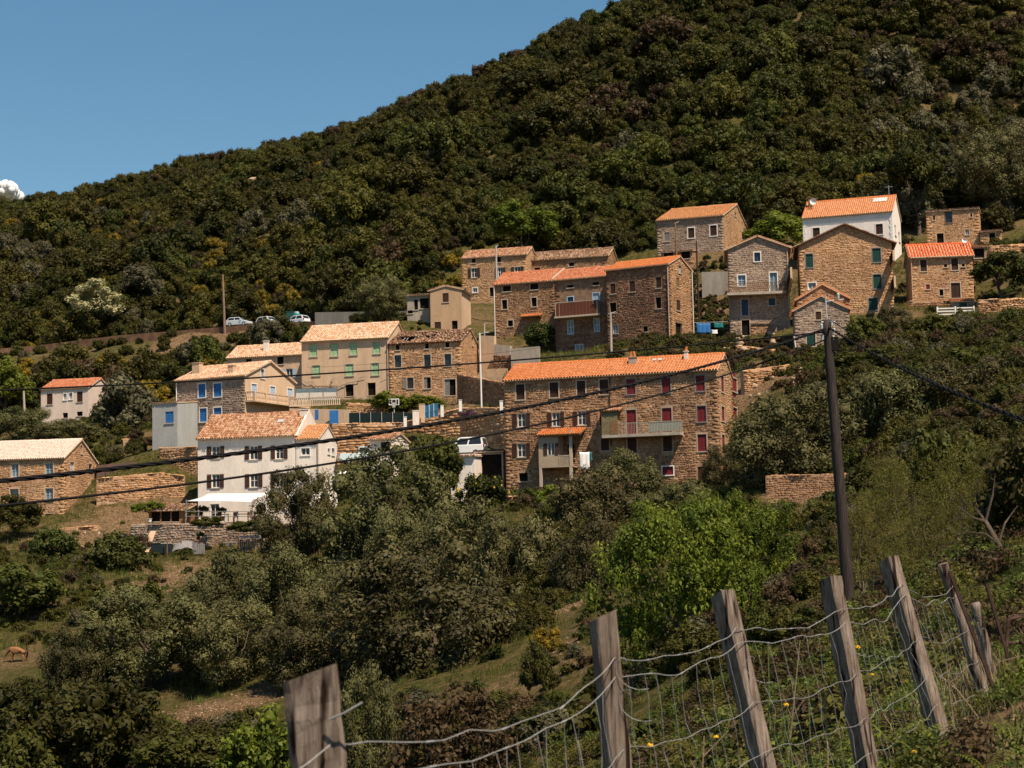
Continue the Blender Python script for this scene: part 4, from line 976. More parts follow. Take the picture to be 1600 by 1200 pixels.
# road on the slope, where the cars are parked
ASPH = plain('dusty_asphalt', (.085, .075, .065), .2, 1.0)
rb = MB(); pts = []
for i in range(len(ROAD)-1):
    for k in range(6): pts.append(ROAD[i]+(ROAD[i+1]-ROAD[i])*k/6)
pts.append(ROAD[-1]); pts = np.array(pts)
off = np.array([0, 1, 0])
V = []
for P in pts: V += [P+off*-1.9+np.array([0, 0, .28]), P+off*4.2+np.array([0, 0, .34]), P+off*-1.9+np.array([0, 0, -1.2])]
rb.add(V, [f for i in range(len(pts)-1) for f in ((3*i, 3*i+1, 3*i+4, 3*i+3),)])
sk_ = MB(); sk_.add([P+np.array([0, -.01, -.01]) for P in V], [(3*i, 3*i+3, 3*i+5, 3*i+2) for i in range(len(pts)-1)])
sk_.build('road_bank', plain('reddish_road_bank', (.17, .095, .055), .4, 1.2), kind='structure')
rb.build('road', ASPH, kind='structure')

# ------------------------------------------------------------------ retaining and garden walls
def wall_run(name, label, pts, mat='brn', thick=.5, hs=(.14, .28), ls=(.2, .6), cat='wall', stones=True, singles=0, proud=(.01, .05), fnd=1.2, plast=None, group=None, jit=.05):
    W3 = [(at(px, tp, Y), at(px, bt, Y)) for px, tp, bt, Y in pts]
    O = W3[0][1].copy(); e = empty(name, O, 0, label, cat, group)
    body = MB(); SV = []
    st = STONE[mat] if isinstance(mat, str) else None
    for (a, b) in zip(W3[:-1], W3[1:]):
        u = b[0]-a[0]; u[2] = 0; L = np.linalg.norm(u); u /= L; m = np.array([-u[1], u[0], 0])
        z0 = min(a[1][2], b[1][2]); ta, tb_ = a[0][2]-z0, b[0][2]-z0
        o = np.array([a[0][0], a[0][1], z0])-O
        P = [(0, -fnd), (L, -fnd), (L, tb_), (0, ta)]
        body.prism(P, 0, thick, lambda p, q, d: o+u*p+m*d+np.array([0, 0, q]))
        if st and stones:
            S = stone_rects(L, -.5, max(ta, tb_), [(-(tb_-ta)/L, 1, ta)], [], hs, ls)
            # rows must stay under the sloping top
            S = S[S[:, 3] <= np.minimum(ta+(tb_-ta)*S[:, 0]/L, ta+(tb_-ta)*S[:, 1]/L)+.06]
            def mpf(uu, vv, dd, o=o, u=u, m=m): return (o[0]+u[0]*uu+m[0]*dd, o[1]+u[1]*uu+m[1]*dd, o[2]+vv)
            SV.append(stones_np(S, mpf, proud, jit))
            # rough cap stones
            S2 = stone_rects(L, 0, .2, [], [], (.2, .2), (.3, .7))
            def mpc(uu, vv, dd, o=o, u=u, m=m, ta=ta, tb_=tb_, L=L, th_=thick): 
                q = (vv/.2)*(th_+.06)-.04
                return (o[0]+u[0]*uu+m[0]*q, o[1]+u[1]*uu+m[1]*q, o[2]+ta+(tb_-ta)*uu/L-dd)
            SV.append(stones_np(S2, mpc, (.03, .12), .04))
    body.build('wall_core', st[1] if st else mat, e)
    left = singles
    V, Fs, T, nn = [], [], [], 0
    for (v, fa, tt) in SV:
        k = len(v)//8
        take = min(left, k); left -= take
        for i in range(take):
            vv = v[8*i:8*i+8]; c = vv.mean(0)
            me = npmesh('stone', vv-c, fa[5*i:5*i+5]-8*i, tt[8*i:8*i+8], st[0]); link('stone', me, e, c)
        if take < k: V.append(v[8*take:]); Fs.append(fa[5*take:]-8*take+nn); T.append(tt[8*take:]); nn += len(v)-8*take
    if V: put(link('stonework', npmesh('stonework', np.concatenate(V), np.concatenate(Fs), np.concatenate(T), st[0]), e), kind='stuff')
    return e
wall_run('retaining_wall', 'long tan block retaining wall climbing behind the white garage and pickup', [(519, 663, 735, 212), (632, 660.5, 735, 211.5), (722, 638, 742, 208), (794, 637.5, 752, 201)], 'tan', hs=(.26, .36), ls=(.45, .95), singles=280, proud=(.03, .09), jit=.03)
wall_run('terrace_wall', 'tall tan stone terrace wall under the blue shuttered house', [(249, 700.5, 760, 214), (314, 698, 765, 211)], 'tan')
wall_run('garden_wall', 'sunlit low stone wall behind the left stone house', [(151, 748, 776, 206), (249, 739, 772, 207), (288, 744, 770, 207)], 'tan')
wall_run('upper_garden_wall', 'shaded dark brown garden wall above the sunlit low wall at left', [(151, 727, 748, 213), (249, 718, 745, 215)], plain('shaded_brown_render', (.12, .075, .06), .2, 1.5), stones=False)  # dark tone holds the shade on the wall as well as its brown
wall_run('stair_wall', 'stone wall beside the steps below the ruined house', [(714, 585, 642, 222), (790, 599, 642, 213)], 'brn')
wall_run('concrete_wall', 'tan rendered wall below the plaster house and row house gap', [(748, 524, 578, 233), (772, 525, 578, 232)], PL_OCHRE, stones=False)
wall_run('concrete_wall', 'pale cement wall beside the grey garden wall of the balcony house', [(772, 538, 560, 231), (797, 540, 560, 230)], CONC, stones=False)
wall_run('stone_footing', 'dark stone footing under the pale cement wall', [(771, 556, 585, 230.5), (799, 555, 585, 229.5)], 'red')
wall_run('grey_wall', 'shaded grey rendered wall in front of the balcony house', [(798, 545, 588, 229), (842, 541, 585, 228)], PL_GREY, stones=False)
wall_run('parking_wall', 'grey cement wall along the car park above the green shuttered house', [(492, 488, 512, 282), (640, 486, 512, 272)], PL_GREY, stones=False)
wall_run('lower_wall', 'tan stone wall in the shade of the big olive right of the long house', [(1196, 744, 800, 158.5), (1345, 740, 800, 157)], 'brn', hs=(.12, .22), ls=(.15, .4), proud=(.004, .025))
wall_run('dry_stone_wall', 'rough dry stone terrace below the tower house', [(1162, 580, 620, 195), (1255, 567, 600, 200)], 'tan', proud=(.04, .16))
wall_run('dry_stone_wall', 'rubble dry stone bank just under the tower house foot', [(1150, 540, 568, 214), (1245, 552, 575, 208)], 'tan', proud=(.04, .18))
wall_run('base_wall', 'brown stone base wall under the red roofed house', [(1418, 471, 490, 222), (1487, 470, 490, 222)], 'brn')
wall_run('field_wall', 'tan dry stone field wall at the right edge below the fruit tree', [(1528, 469, 487, 211), (1612, 466, 487, 211)], 'tan', proud=(.04, .14))
wall_run('field_wall', 'upper broken dry stone wall at right beside the small tiled annex', [(1546, 385, 396, 233), (1612, 381, 394, 234)], 'tan', proud=(.04, .14))
wall_run('deck_wall', 'stone wall carrying the terrace of the white shuttered house', [(204, 820, 856, 191), (412, 817, 856, 188)], 'gry')
wall_run('flower_bed_wall', 'short reddish stone wall in the garden below the carport', [(782, 777, 806, 171), (832, 775, 806, 171)], 'brn')
wall_run('ruined_wall', 'small roofless stone ruin between the pink house and the grey annex', [(178, 690, 715, 228), (199, 686, 715, 224), (216, 689, 712, 228)], 'tan')
wall_run('low_stone_wall', 'crumbling low stones beside the left stone house', [(95, 826, 838, 199), (152, 822, 836, 198)], 'tan', proud=(.05, .2))
wall_run('grey_wall', 'grey garden wall between the dark stone house and the tower house', [(1096, 425, 448, 248), (1137, 424, 448, 247)], PL_GREY, stones=False)
wall_run('balustrade_wall', 'tan terrace wall under the pergola beside the blue door', [(452, 638, 664, 218.5), (545, 640, 664, 217)], PL_OCHRE, stones=False)
wall_run('hedge_wall', 'stone bank under the clipped hedge beside the basketball hoop', [(540, 630, 664, 219), (600, 633, 664, 219)], 'tan')

def steps(name, label, x0, y0, x1, y1, Y, n, w_, mat, run=.3, yaw=0):
    a = at((x0+x1)/2, y1, Y); top = at((x0+x1)/2, y0, Y); hgt = top[2]-a[2]; wid = (x1-x0)/F*Y
    e = empty(name, a, R(yaw), label, 'steps'); r_ = hgt/n
    for i in range(n):
        m_ = MB(); m_.box(-wid/2, wid/2, i*run, i*run+run+.6, -.6, r_*(i+1)-.002*i); m_.build('step', mat, e)
steps('stone_steps', 'broad stone steps darkened by shade right of the long stone house', 1127, 742, 1206, 770, 172, 7, 1, plain('shaded_step_stone', (.10, .085, .07), .3, 2), run=.45)  # shadow of the olive is put into the dark step colour
steps('stone_steps', 'sunlit worn stone steps climbing right of the ruined house', 742, 573, 784, 592, 225.5, 7, 1, plain('worn_step_stone', (.38, .27, .17), .2, 2), run=.35, yaw=-15)
# ------------------------------------------------------------------ foliage
def _dirs(n):
    v = rng.normal(size=(n, 3)); return v/np.linalg.norm(v, axis=1)[:, None]
SPH_F = np.array([(r*6+i, r*6+(i+1) % 6, (r+1)*6+(i+1) % 6, (r+1)*6+i) for r in range(3) for i in range(6)])
SPH_V = np.array([(math.sin(a)*math.cos(b), math.sin(a)*math.sin(b), math.cos(a)) for a in (.25, 1.1, 2.05, 2.9) for b in np.arange(6)*math.pi/3])
def crown_np(nc, nl, ls, sq=(1, 1, .85), cr=(.2, .36), core=.62, asp=.55, low=-.55, inner=.55, tn=.16, droop=0.0, up=.35, nj=.5):
    """leaf cards gathered in clumps through an uneven crown of about unit radius"""
    d = _dirs(nc*3); d = d[d[:, 2] > low][:nc]; n = len(d)
    rad = (inner+(1-inner)*rng.random(n)**.6)*(1-cr[0]*.9)
    lump = 1+.16*np.sin(3*np.arctan2(d[:, 1], d[:, 0])+rng.uniform(0, 6))*np.cos(2*d[:, 2]+rng.uniform(0, 6))
    c = d*(rad*lump)[:, None]*np.array(sq)
    r = rng.uniform(*cr, n)
    ct = np.clip(rng.normal(.5, .22, n), 0.05, .95)
    ld = _dirs(n*nl).reshape(n, nl, 3)
    rr = (.55+.5*rng.random((n, nl))**.7)[..., None]*r[:, None, None]
    P = (c[:, None]+ld*rr).reshape(-1, 3)
    N = (ld+rng.normal(0, nj, (n, nl, 3))+np.array([0, 0, up])).reshape(-1, 3); N /= np.linalg.norm(N, axis=1)[:, None]
    t = np.cross(N, rng.normal(size=N.shape)+np.array([0, 0, -droop*2])); t /= np.linalg.norm(t, axis=1)[:, None]+1e-9
    b = np.cross(N, t)
    m = len(P); L = (ls*rng.uniform(.6, 1.35, m))[:, None]; Wd = L*asp
    V = np.stack([P-t*L, P-b*Wd+N*L*.15, P+t*L, P+b*Wd-N*L*.05], 1).reshape(-1, 3)
    Fa = np.arange(4*m).reshape(m, 4)
    T = np.repeat(np.clip(np.repeat(ct, nl)+rng.normal(0, tn, m), 0, 1), 4)
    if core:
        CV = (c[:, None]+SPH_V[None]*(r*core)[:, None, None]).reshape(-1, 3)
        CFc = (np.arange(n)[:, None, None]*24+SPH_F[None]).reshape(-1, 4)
        V, Fa, T = np.concatenate([V, CV]), np.concatenate([Fa, CFc+4*m]), np.r_[T, np.repeat(ct*.6, 24)]  # balls inside the clumps coloured darker than the leaves to deepen inner shade
    return V, Fa, T
def crown_mesh(name, mat, **k): return npmesh(name, *crown_np(**k), mat)
L_OAK = leafy('dark_oak_leaves', (.014, .020, .005), (.064, .066, .012), warm=(.075, .058, .014))
L_MAQ = leafy('olive_green_maquis_leaves', (.025, .029, .005), (.094, .092, .014), warm=(.090, .068, .016))
L_MID = leafy('mid_green_leaves', (.022, .034, .007), (.090, .100, .017), warm=(.09, .085, .016))
L_GRY = leafy('grey_olive_leaves', (.045, .046, .025), (.135, .130, .070), rnd=.35, warm=(.11, .085, .045))
L_OLV = leafy('olive_leaves', (.042, .048, .015), (.165, .166, .060), trans=.15, rnd=.22, warm=(.10, .078, .035))
L_DOL = leafy('dark_olive_leaves', (.028, .030, .010), (.120, .110, .040), trans=.15, rnd=.25, warm=(.075, .052, .025))
L_BRT = leafy('bright_green_leaves', (.034, .060, .008), (.185, .225, .026), trans=.35, rnd=.2, warm=(.14, .15, .02))
L_FIG = leafy('fig_green_leaves', (.022, .038, .009), (.085, .112, .024), trans=.3, rnd=.25)
L_BRN = leafy('brown_heath_leaves', (.030, .021, .011), (.095, .066, .032), warm=(.11, .07, .03))
L_YEL = leafy('yellow_broom_flowers', (.10, .075, .010), (.36, .235, .018), rnd=.4, warm=(.09, .09, .015))
L_WHT = leafy('cream_blossom', (.20, .19, .08), (.55, .50, .28), rnd=.1, warm=(.4, .4, .2))
L_FEA = leafy('feathery_yellow_green_leaves', (.060, .065, .014), (.19, .175, .035), trans=.35, rnd=.2, warm=(.13, .10, .03))
L_GRS = leafy('grass_blades', (.050, .062, .014), (.17, .17, .038), trans=.3, rnd=.5, warm=(.21, .15, .055))
L_LUSH = leafy('lush_grass_blades', (.045, .075, .014), (.13, .185, .03), trans=.3, rnd=.35, warm=(.16, .15, .04))
L_DRY = leafy('dry_straw', (.14, .10, .05), (.34, .25, .13), trans=.15, rnd=.4, warm=(.24, .16, .09))
L_PURP = leafy('purple_blossom', (.05, .02, .05), (.22, .09, .21), rnd=.2, warm=(.06, .08, .03))
BARK = plain('grey_brown_bark', (.085, .065, .048), .35, 3.0, .9, .1, .6)
BARKD = plain('dark_bark', (.040, .030, .024), .35, 3.0, .9, .1, .6)
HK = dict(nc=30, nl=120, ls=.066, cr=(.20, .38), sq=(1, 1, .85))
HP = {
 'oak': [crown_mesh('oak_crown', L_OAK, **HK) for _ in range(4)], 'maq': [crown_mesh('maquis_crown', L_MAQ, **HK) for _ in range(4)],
 'mid': [crown_mesh('green_crown', L_MID, **HK) for _ in range(3)], 'gry': [crown_mesh('grey_crown', L_GRY, **{**HK, 'sq': (1, 1, 1.05)}) for _ in range(3)],
 'brn': [crown_mesh('brown_crown', L_BRN, **HK) for _ in range(2)], 'yel': [crown_mesh('broom_crown', L_YEL, **{**HK, 'ls': .06, 'nl': 80, 'sq': (1, 1, .7)}) for _ in range(2)]}
KEYS = list(HP)

def in_poly(px, py, poly):
    px, py = np.asarray(px), np.asarray(py); r = np.zeros(len(px), bool); n = len(poly)
    for i in range(n):
        (x0, y0), (x1, y1) = poly[i], poly[(i+1) % n]
        c = ((y0 > py) != (y1 > py)) & (px < (x1-x0)*(py-y0)/(y1-y0+1e-9)+x0); r ^= c
    return r
def clear_of_houses(x, y, mrg):
    ok = np.ones(len(x), bool)
    for h_ in HOUSES:
        dx, dy = x-h_.O[0], y-h_.O[1]
        u = dx*h_.d[0]+dy*h_.d[1]; v = dx*h_.m[0]+dy*h_.m[1]
        ok &= ~((u > -mrg) & (u < h_.W+mrg) & (v > -mrg) & (v < h_.D+mrg))
    return ok
def visible(x, y, z, k=28):
    ok = np.ones(len(x), bool)
    for f in np.linspace(.45, .985, k): ok &= TH(x*f, y*f) < z*f+.4
    return ok

# ---- GN scatter for what nobody could count
def scatter(name, P, scale, protos, label=None, kind='stuff', flat=None):
    n = len(P); me = bpy.data.meshes.new(name)
    me.vertices.add(n); me.vertices.foreach_set('co', np.ascontiguousarray(P, np.float32).ravel())
    for nm, typ, val in (('scl', 'FLOAT', scale), ('rotz', 'FLOAT', rng.uniform(0, 6.28, n)), ('pid', 'INT', rng.integers(0, len(protos), n))):
        a = me.attributes.new(nm, typ, 'POINT'); a.data.foreach_set('value', np.asarray(val, np.int32 if typ == 'INT' else np.float32))
    o = link(name, me); put(o, kind=kind)
    if label: o['label'] = label
    col = bpy.data.collections.new(name+'_sources')
    for p_ in protos:
        col.objects.link(bpy.data.objects.new('source', p_))
    ng = bpy.data.node_groups.new(name, 'GeometryNodeTree')
    ng.interface.new_socket('Geometry', in_out='INPUT', socket_type='NodeSocketGeometry'); ng.interface.new_socket('Geometry', in_out='OUTPUT', socket_type='NodeSocketGeometry')
    N = ng.nodes.new; L = ng.links.new
    gi, go = N('NodeGroupInput'), N('NodeGroupOutput')
    ip, ci = N('GeometryNodeInstanceOnPoints'), N('GeometryNodeCollectionInfo')
    ci.inputs['Collection'].default_value = col; ci.inputs['Separate Children'].default_value = True; ci.inputs['Reset Children'].default_value = True
    ip.inputs['Pick Instance'].default_value = True
    def attr(nm, typ):
        x = N('GeometryNodeInputNamedAttribute'); x.data_type = typ; x.inputs[0].default_value = nm; return x.outputs[0]
    cx = N('ShaderNodeCombineXYZ'); L(attr('rotz', 'FLOAT'), cx.inputs[2])
    L(gi.outputs[0], ip.inputs['Points']); L(ci.outputs[0], ip.inputs['Instance']); L(attr('pid', 'INT'), ip.inputs['Instance Index'])
    er = N('FunctionNodeEulerToRotation'); L(cx.outputs[0], er.inputs[0]); L(er.outputs[0], ip.inputs['Rotation'])
    L(attr('scl', 'FLOAT'), ip.inputs['Scale']); L(ip.outputs[0], go.inputs[0])
    md = o.modifiers.new('scatter', 'NODES'); md.node_group = ng
    return o

# ---- the wooded hillside
HILL = [(-200, 690), (-200, -600), (1900, -600), (1900, 330), (1575, 330), (1560, 350), (1535, 330), (1440, 322), (1415, 345), (1400, 318), (1255, 330), (1240, 345), (1172, 345), (1140, 318), (1030, 335), (1025, 375),
        (955, 385), (720, 388), (716, 440), (640, 470), (600, 487), (490, 487), (480, 500), (345, 507), (240, 517), (180, 530), (0, 545), (-200, 560)]
SLOPE = [(-100, 540), (180, 532), (250, 522), (345, 514), (480, 512), (470, 520), (350, 545), (345, 560), (278, 575), (270, 600), (235, 625), (230, 680), (180, 680), (165, 668), (160, 590), (62, 600), (60, 650), (-100, 660)]
cx, cy = [], []
y = 236.0
while y < 440:
    sp = 2.65+(y-236)*.0035
    k = int(330/sp); cx += list(np.linspace(-165, 165, k)+rng.uniform(-.48, .48, k)*sp); cy += list(y+rng.uniform(-.5, .5, k)*sp); y += sp*.92
cx, cy = np.array(cx), np.array(cy)
cz = TH(cx, cy)
pr = np.array([proj(p) for p in np.c_[cx, cy, cz+1.5]])
ax, ay = pr[:, 0], pr[:, 1]
ok = in_poly(ax, ay, HILL) & clear_of_houses(cx, cy, 2.5) & (ax > -80) & (ax < 1680) & (ay > -90)
ok2 = in_poly(ax, ay, SLOPE) & clear_of_houses(cx, cy, 2.0) & (rng.random(len(cx)) < .8)
# keep the road free
rx = np.array([p[0] for p in ROAD]); ry = np.array([p[1] for p in ROAD])
on_road = (np.abs(cy-1.2-np.interp(cx, rx, ry)) < 5.2) & (cx < rx[-1]+3)
below_road = (np.interp(cx, rx, ry)-cy > 0) & (np.interp(cx, rx, ry)-cy < 16) & (cx < rx[-1]+3)
ok = (ok | ok2) & ~on_road
cx, cy, cz, ax, ay, bel = cx[ok], cy[ok], cz[ok], ax[ok], ay[ok], below_road[ok]
OUTCROPS = [(397, 272, 368, .9, 'pale rock outcrop breaking through the trees left of centre on the hill'), (372, 284, 364, .7, 'small pale rock below the outcrop left of centre on the hill'), ][:2]
keep = np.ones(len(cx), bool)
for (px, py, Y, r_, lb) in OUTCROPS:
    P = at(px, py, Y); keep &= ~((abs(cx-P[0]*cy/P[1]) < r_*1.0) & (cy < P[1]+3) & (cy > P[1]-9))
cx, cy, cz, ax, ay, bel = (q_[keep] for q_ in (cx, cy, cz, ax, ay, bel))
v_ = visible(cx, cy, cz+4); cx, cy, cz, ax, ay, bel = (a[v_] for a in (cx, cy, cz, ax, ay, bel))
nT = len(cx)
rad = np.clip(rng.lognormal(math.log(1.85), .42, nT), .9, 4.8)
rad[bel] = np.minimum(rad[bel]*.55, 1.25)
zone = vnoise(cx/22, cy/22, 9); zone2 = vnoise(cx/9, cy/9, 19)
kinds = []
for i in range(nT):
    r_ = rng.random()
    low = (ay[i] > 330) and (ax[i] < 720)
    if low and zone2[i] > .55 and r_ < .45: k = 'yel' if r_ < .24 else 'mid'
    elif low and zone[i] > .5 and r_ < .40: k = 'gry'
    elif ax[i] > 1380 and ay[i] > 120 and r_ < .35: k = 'gry'
    elif zone[i] > .60 and r_ < .5: k = 'mid'
    elif zone[i] < .30 and r_ < .32: k = 'brn'
    elif r_ < .05: k = 'gry'
    elif r_ < .07 and ay[i] > 250: k = 'yel'
    else: k = 'oak' if rng.random() < .45 else 'maq'
    kinds.append(k)
kinds = np.array(kinds)
ridge_ = ay < np.interp(ax, [p[0] for p in RIDGE], [p[1] for p in RIDGE])+22
rad[ridge_] = np.minimum(rad[ridge_], 2.5); kinds[ridge_ & (kinds == 'gry')] = 'oak'
rad[kinds == 'yel'] = np.minimum(rad[kinds == 'yel'], 1.7)
cz = cz+rad*.42
order = np.argsort(-rad/cy)
print('HILL trees', nT)
LOOK = {'oak': 'dark green round topped oak', 'maq': 'olive green bushy tree', 'mid': 'fresh mid green tree', 'gry': 'silvery grey green tree', 'brn': 'brownish heath shrub', 'yel': 'yellow flowering broom bush'}
NAME = {'oak': 'oak_tree', 'maq': 'maquis_tree', 'mid': 'green_tree', 'gry': 'grey_olive_tree', 'brn': 'heath_shrub', 'yel': 'broom_bush'}
CAT = {'brn': 'shrub', 'yel': 'bush'}
def region(px, py):
    if py < np.interp(px, [p[0] for p in RIDGE], [p[1] for p in RIDGE])+45: return 'on the skyline ridge at ' + ('far left' if px < 250 else 'left' if px < 520 else 'the middle')
    if bool(in_poly([px], [py], SLOPE)[0]): return 'on the bank below the parked cars'
    if px < 250: return 'on the lower left slope' if py > 420 else 'on the upper left slope'
    if px < 500: return 'just above the parked cars' if py > 400 else 'high above the parked cars'
    if px < 720: return 'left of the top stone house' if py > 380 else 'high left of the top stone house'
    if px < 1020: return 'just above the top stone house' if py > 270 else 'high above the top stone house'
    if px < 1230: return 'just above the tan roofed hillside house' if py > 220 else 'high above the tan roofed hillside house'
    if px < 1420: return 'just above the bright white house' if py > 200 else 'high above the bright white house'
    return 'just above the square top right house' if py > 200 else 'high in the top right corner'
inv = order[:285]; rest = order[285:]
for i in inv:
    k = kinds[i]; o = link(NAME[k], HP[k][rng.integers(len(HP[k]))], None, (cx[i], cy[i], cz[i]))
    o.scale = (rad[i]*rng.uniform(.9, 1.15), rad[i]*rng.uniform(.9, 1.15), rad[i]*rng.uniform(.85, 1.2)); o.rotation_euler = (0, 0, rng.uniform(0, 6.28))
    reg = region(ax[i], ay[i]); sz_ = 'large ' if rad[i] > 2.75 else 'small ' if rad[i] < 2.1 else ''; lb = sz_+LOOK[k]+' '+reg
    put(o, lb, CAT.get(k, 'tree'), sz_+LOOK[k]+'s '+reg)
for k in KEYS:
    s_ = rest[kinds[rest] == k]
    scatter('hillside_'+{'oak': 'oak_forest', 'maq': 'maquis', 'mid': 'green_forest', 'gry': 'grey_olive_growth', 'brn': 'heath', 'yel': 'broom'}[k], np.c_[cx, cy, cz][s_], rad[s_], HP[k])
# low scrub closing the gaps between the crowns
m_ = 20000
ux, uy = rng.uniform(-165, 165, m_), rng.uniform(236, 440, m_); uz = TH(ux, uy)
pr = np.array([proj(p) for p in np.c_[ux, uy, uz]])
ok = in_poly(pr[:, 0], pr[:, 1], HILL) & clear_of_houses(ux, uy, 1.5) & ~((np.abs(uy-1.2-np.interp(ux, rx, ry)) < 4.8) & (ux < rx[-1]+3)) & (pr[:, 0] > -60) & (pr[:, 0] < 1660)
scatter('hillside_scrub', np.c_[ux, uy, uz+.25][ok], rng.uniform(.7, 1.6, ok.sum()), HP['maq']+HP['mid'][:1]+HP['brn'][:1]+HP['oak'])

# ---- individually modelled trees: trunk, limbs and crown
MP = {}
def proto(key, n, mat, **k): MP[key] = ([crown_mesh(key+'_crown', mat, **k) for _ in range(n)], mat)
proto('olive', 4, L_OLV, nc=80, nl=310, ls=.026, cr=(.14, .27), low=-.95, sq=(1, 1, .95), asp=.42, inner=.5, core=.46, tn=.13, nj=.38)
proto('dark', 3, L_DOL, nc=80, nl=310, ls=.026, cr=(.14, .27), low=-.95, sq=(1, 1, .95), asp=.45, inner=.5, core=.46, tn=.13, nj=.38)
proto('oak', 2, L_OAK, nc=60, nl=120, ls=.045, cr=(.14, .28), asp=.55)
proto('fig', 2, L_FIG, nc=60, nl=90, ls=.055, cr=(.13, .27), asp=.65, core=.35)
proto('green', 2, L_MID, nc=60, nl=100, ls=.050, cr=(.14, .28), asp=.6)
proto('bright', 2, L_BRT, nc=185, nl=130, ls=.024, cr=(.09, .19), asp=.42, core=.3, inner=.5, tn=.16, nj=.5, low=-.85)
proto('broom', 1, L_YEL, nc=40, nl=80, ls=.05, cr=(.14, .3), asp=.5)
proto('white', 1, L_WHT, nc=50, nl=110, ls=.05, cr=(.14, .26), asp=.6, sq=(1, 1, 1.1))
proto('brown', 2, L_BRN, nc=50, nl=110, ls=.042, cr=(.14, .3), asp=.45, core=.35)
proto('feather', 2, L_FEA, nc=130, nl=66, ls=.024, cr=(.08, .17), asp=.22, core=0, inner=.2, tn=.2)
proto('hedge', 1, L_BRT, nc=60, nl=110, ls=.05, cr=(.15, .28), asp=.6)
proto('purple', 1, L_PURP, nc=40, nl=80, ls=.05, cr=(.14, .3), asp=.5)
def limbs(h_, spread, n=5, r=.16, seed=0, fine=0):
    rg = np.random.default_rng(seed); mb = MB()
    top = np.array([rg.normal(0, .08)*h_, rg.normal(0, .08)*h_, h_*.55])
    mb.tube([(0, 0, -.6), (0.02, .01, h_*.2), top*.65+np.array([0, 0, .02]), top], [r*1.35, r, r*.85, r*.7], 8)
    for i in range(n):
        a = i*6.283/n+rg.uniform(-.4, .4); e = rg.uniform(.5, 1.0)*spread
        s0 = top*rg.uniform(.6, 1.0); E = np.array([math.cos(a)*e, math.sin(a)*e, h_*rg.uniform(.75, 1.05)]); M = s0*.45+E*.55+np.array([0, 0, -.08*h_])+rg.normal(0, .05*spread, 3)
        mb.tube([s0, M, E], [r*.5, r*.3, r*.12], 6)
        for j in range(fine):
            q = M+(E-M)*rg.random(); E2 = q+rg.normal(0, .35*spread, 3)+np.array([0, 0, .15*h_]); mb.tube([q, (q+E2)/2+rg.normal(0, .04*spread, 3), E2], [r*.14, r*.10, r*.05], 4)
    return mb
NTREE = [0]
def tree(name, label, kind, x0, y0, x1, y1, Y, cat='tree', zs=None, bark=None, group=None, lean=0, fine=0, tr=.16, base=None, open_=0.0):
    """crown box in the photo (left, top, right, bottom) at distance Y; trunk goes down to the ground there"""
    c = at((x0+x1)/2, (y0+y1)/2, Y); rx_ = (x1-x0)/2/F*Y; rz = (y1-y0)/2/F*Y
    g_ = th(c[0], c[1]); NTREE[0] += 1
    if cat != 'tree' and c[2]-rz > g_+.15 and not any(w in label for w in ('hanging', 'vine', 'creeper')):
        top_ = c[2]+rz; c[2] = (top_+g_)/2; rz = (top_-g_)/2
    zb = min(g_, c[2]-rz*.6)
    e = empty(name, (c[0], c[1], zb), rng.uniform(0, 6.28), label, cat, group)
    hh = c[2]-zb
    m = MP[kind][0][NTREE[0] % len(MP[kind][0])]
    o = link('crown', m, e, (0, 0, hh)); k_ = 1.09 if kind in ('olive', 'dark') else 1.0; o.scale = (rx_*1.2*k_, rx_*1.15*k_, rz*1.16*k_)
    if hh > rz*.35 and cat == 'tree':
        limbs(hh+rz*.35, rx_*.6, 5, max(.05, tr*rx_/2.5), NTREE[0], fine).build('trunk', bark or BARK, e, True)
    if hh-rz > .8: print('gap under', label, round(hh-rz, 1))
    if hh < 0: print('buried', label)
    return e
T = tree
T('olive_tree', 'dark upright olive at the right corner of the white shuttered house', 'dark', 410, 742, 520, 880, 168)
T('olive_tree', 'big dark olive hiding the foot of the white garage', 'olive', 515, 708, 690, 905, 158, tr=.2)
T('fig_tree', 'leafy green tree standing in front of the small white garage', 'green', 636, 676, 722, 790, 172)
T('olive_tree', 'tall grey green olive in the centre below the carport', 'olive', 640, 785, 790, 960, 142, tr=.2)
T('olive_tree', 'grey green olive crown at the right of the central grove', 'olive', 740, 810, 874, 1015, 136, tr=.2)
T('holm_oak', 'very dark brownish oak at the front of the central grove', 'dark', 535, 862, 790, 1100, 118, tr=.2)
T('olive_tree', 'low olive filling the front grove right of the round olive', 'olive', 300, 945, 440, 1072, 126)
T('olive_tree', 'dark low olive in front of the grove, left of the dark oak', 'dark', 420, 950, 560, 1082, 122)
T('olive_tree', 'round olive at the left end of the front grove', 'olive', 150, 918, 318, 1065, 128)
T('olive_tree', 'second olive from the left in the front grove', 'olive', 290, 872, 425, 1030, 136)
T('olive_tree', 'third olive of the front grove, below the deck fence', 'olive', 390, 862, 520, 1025, 134)
T('olive_tree', 'olive between the third olive and the dark oak', 'olive', 475, 880, 600, 1040, 128)
T('olive_tree', 'tall olive behind the dark oak, under the white house corner', 'olive', 560, 800, 680, 960, 150)
T('fruit_tree', 'small dark fruit tree below the left stone house', 'fig', 48, 820, 124, 895, 188)
T('fig_tree', 'low fig tree beside the red crate on the dirt slope', 'fig', 142, 832, 232, 915, 180)
T('bush', 'big dark green bush at the left edge beneath the fruit tree', 'green', -40, 872, 92, 955, 160, 'bush')
T('bush', 'dark bush covering the corner of the left stone house', 'oak', -30, 770, 62, 832, 196, 'bush')
T('olive_tree', 'brown green olive in front of the porch garden of the long house', 'dark', 858, 742, 1010, 905, 158)
T('olive_tree', 'pale olive reaching the red cellar window of the long house', 'olive', 935, 708, 1025, 800, 170)
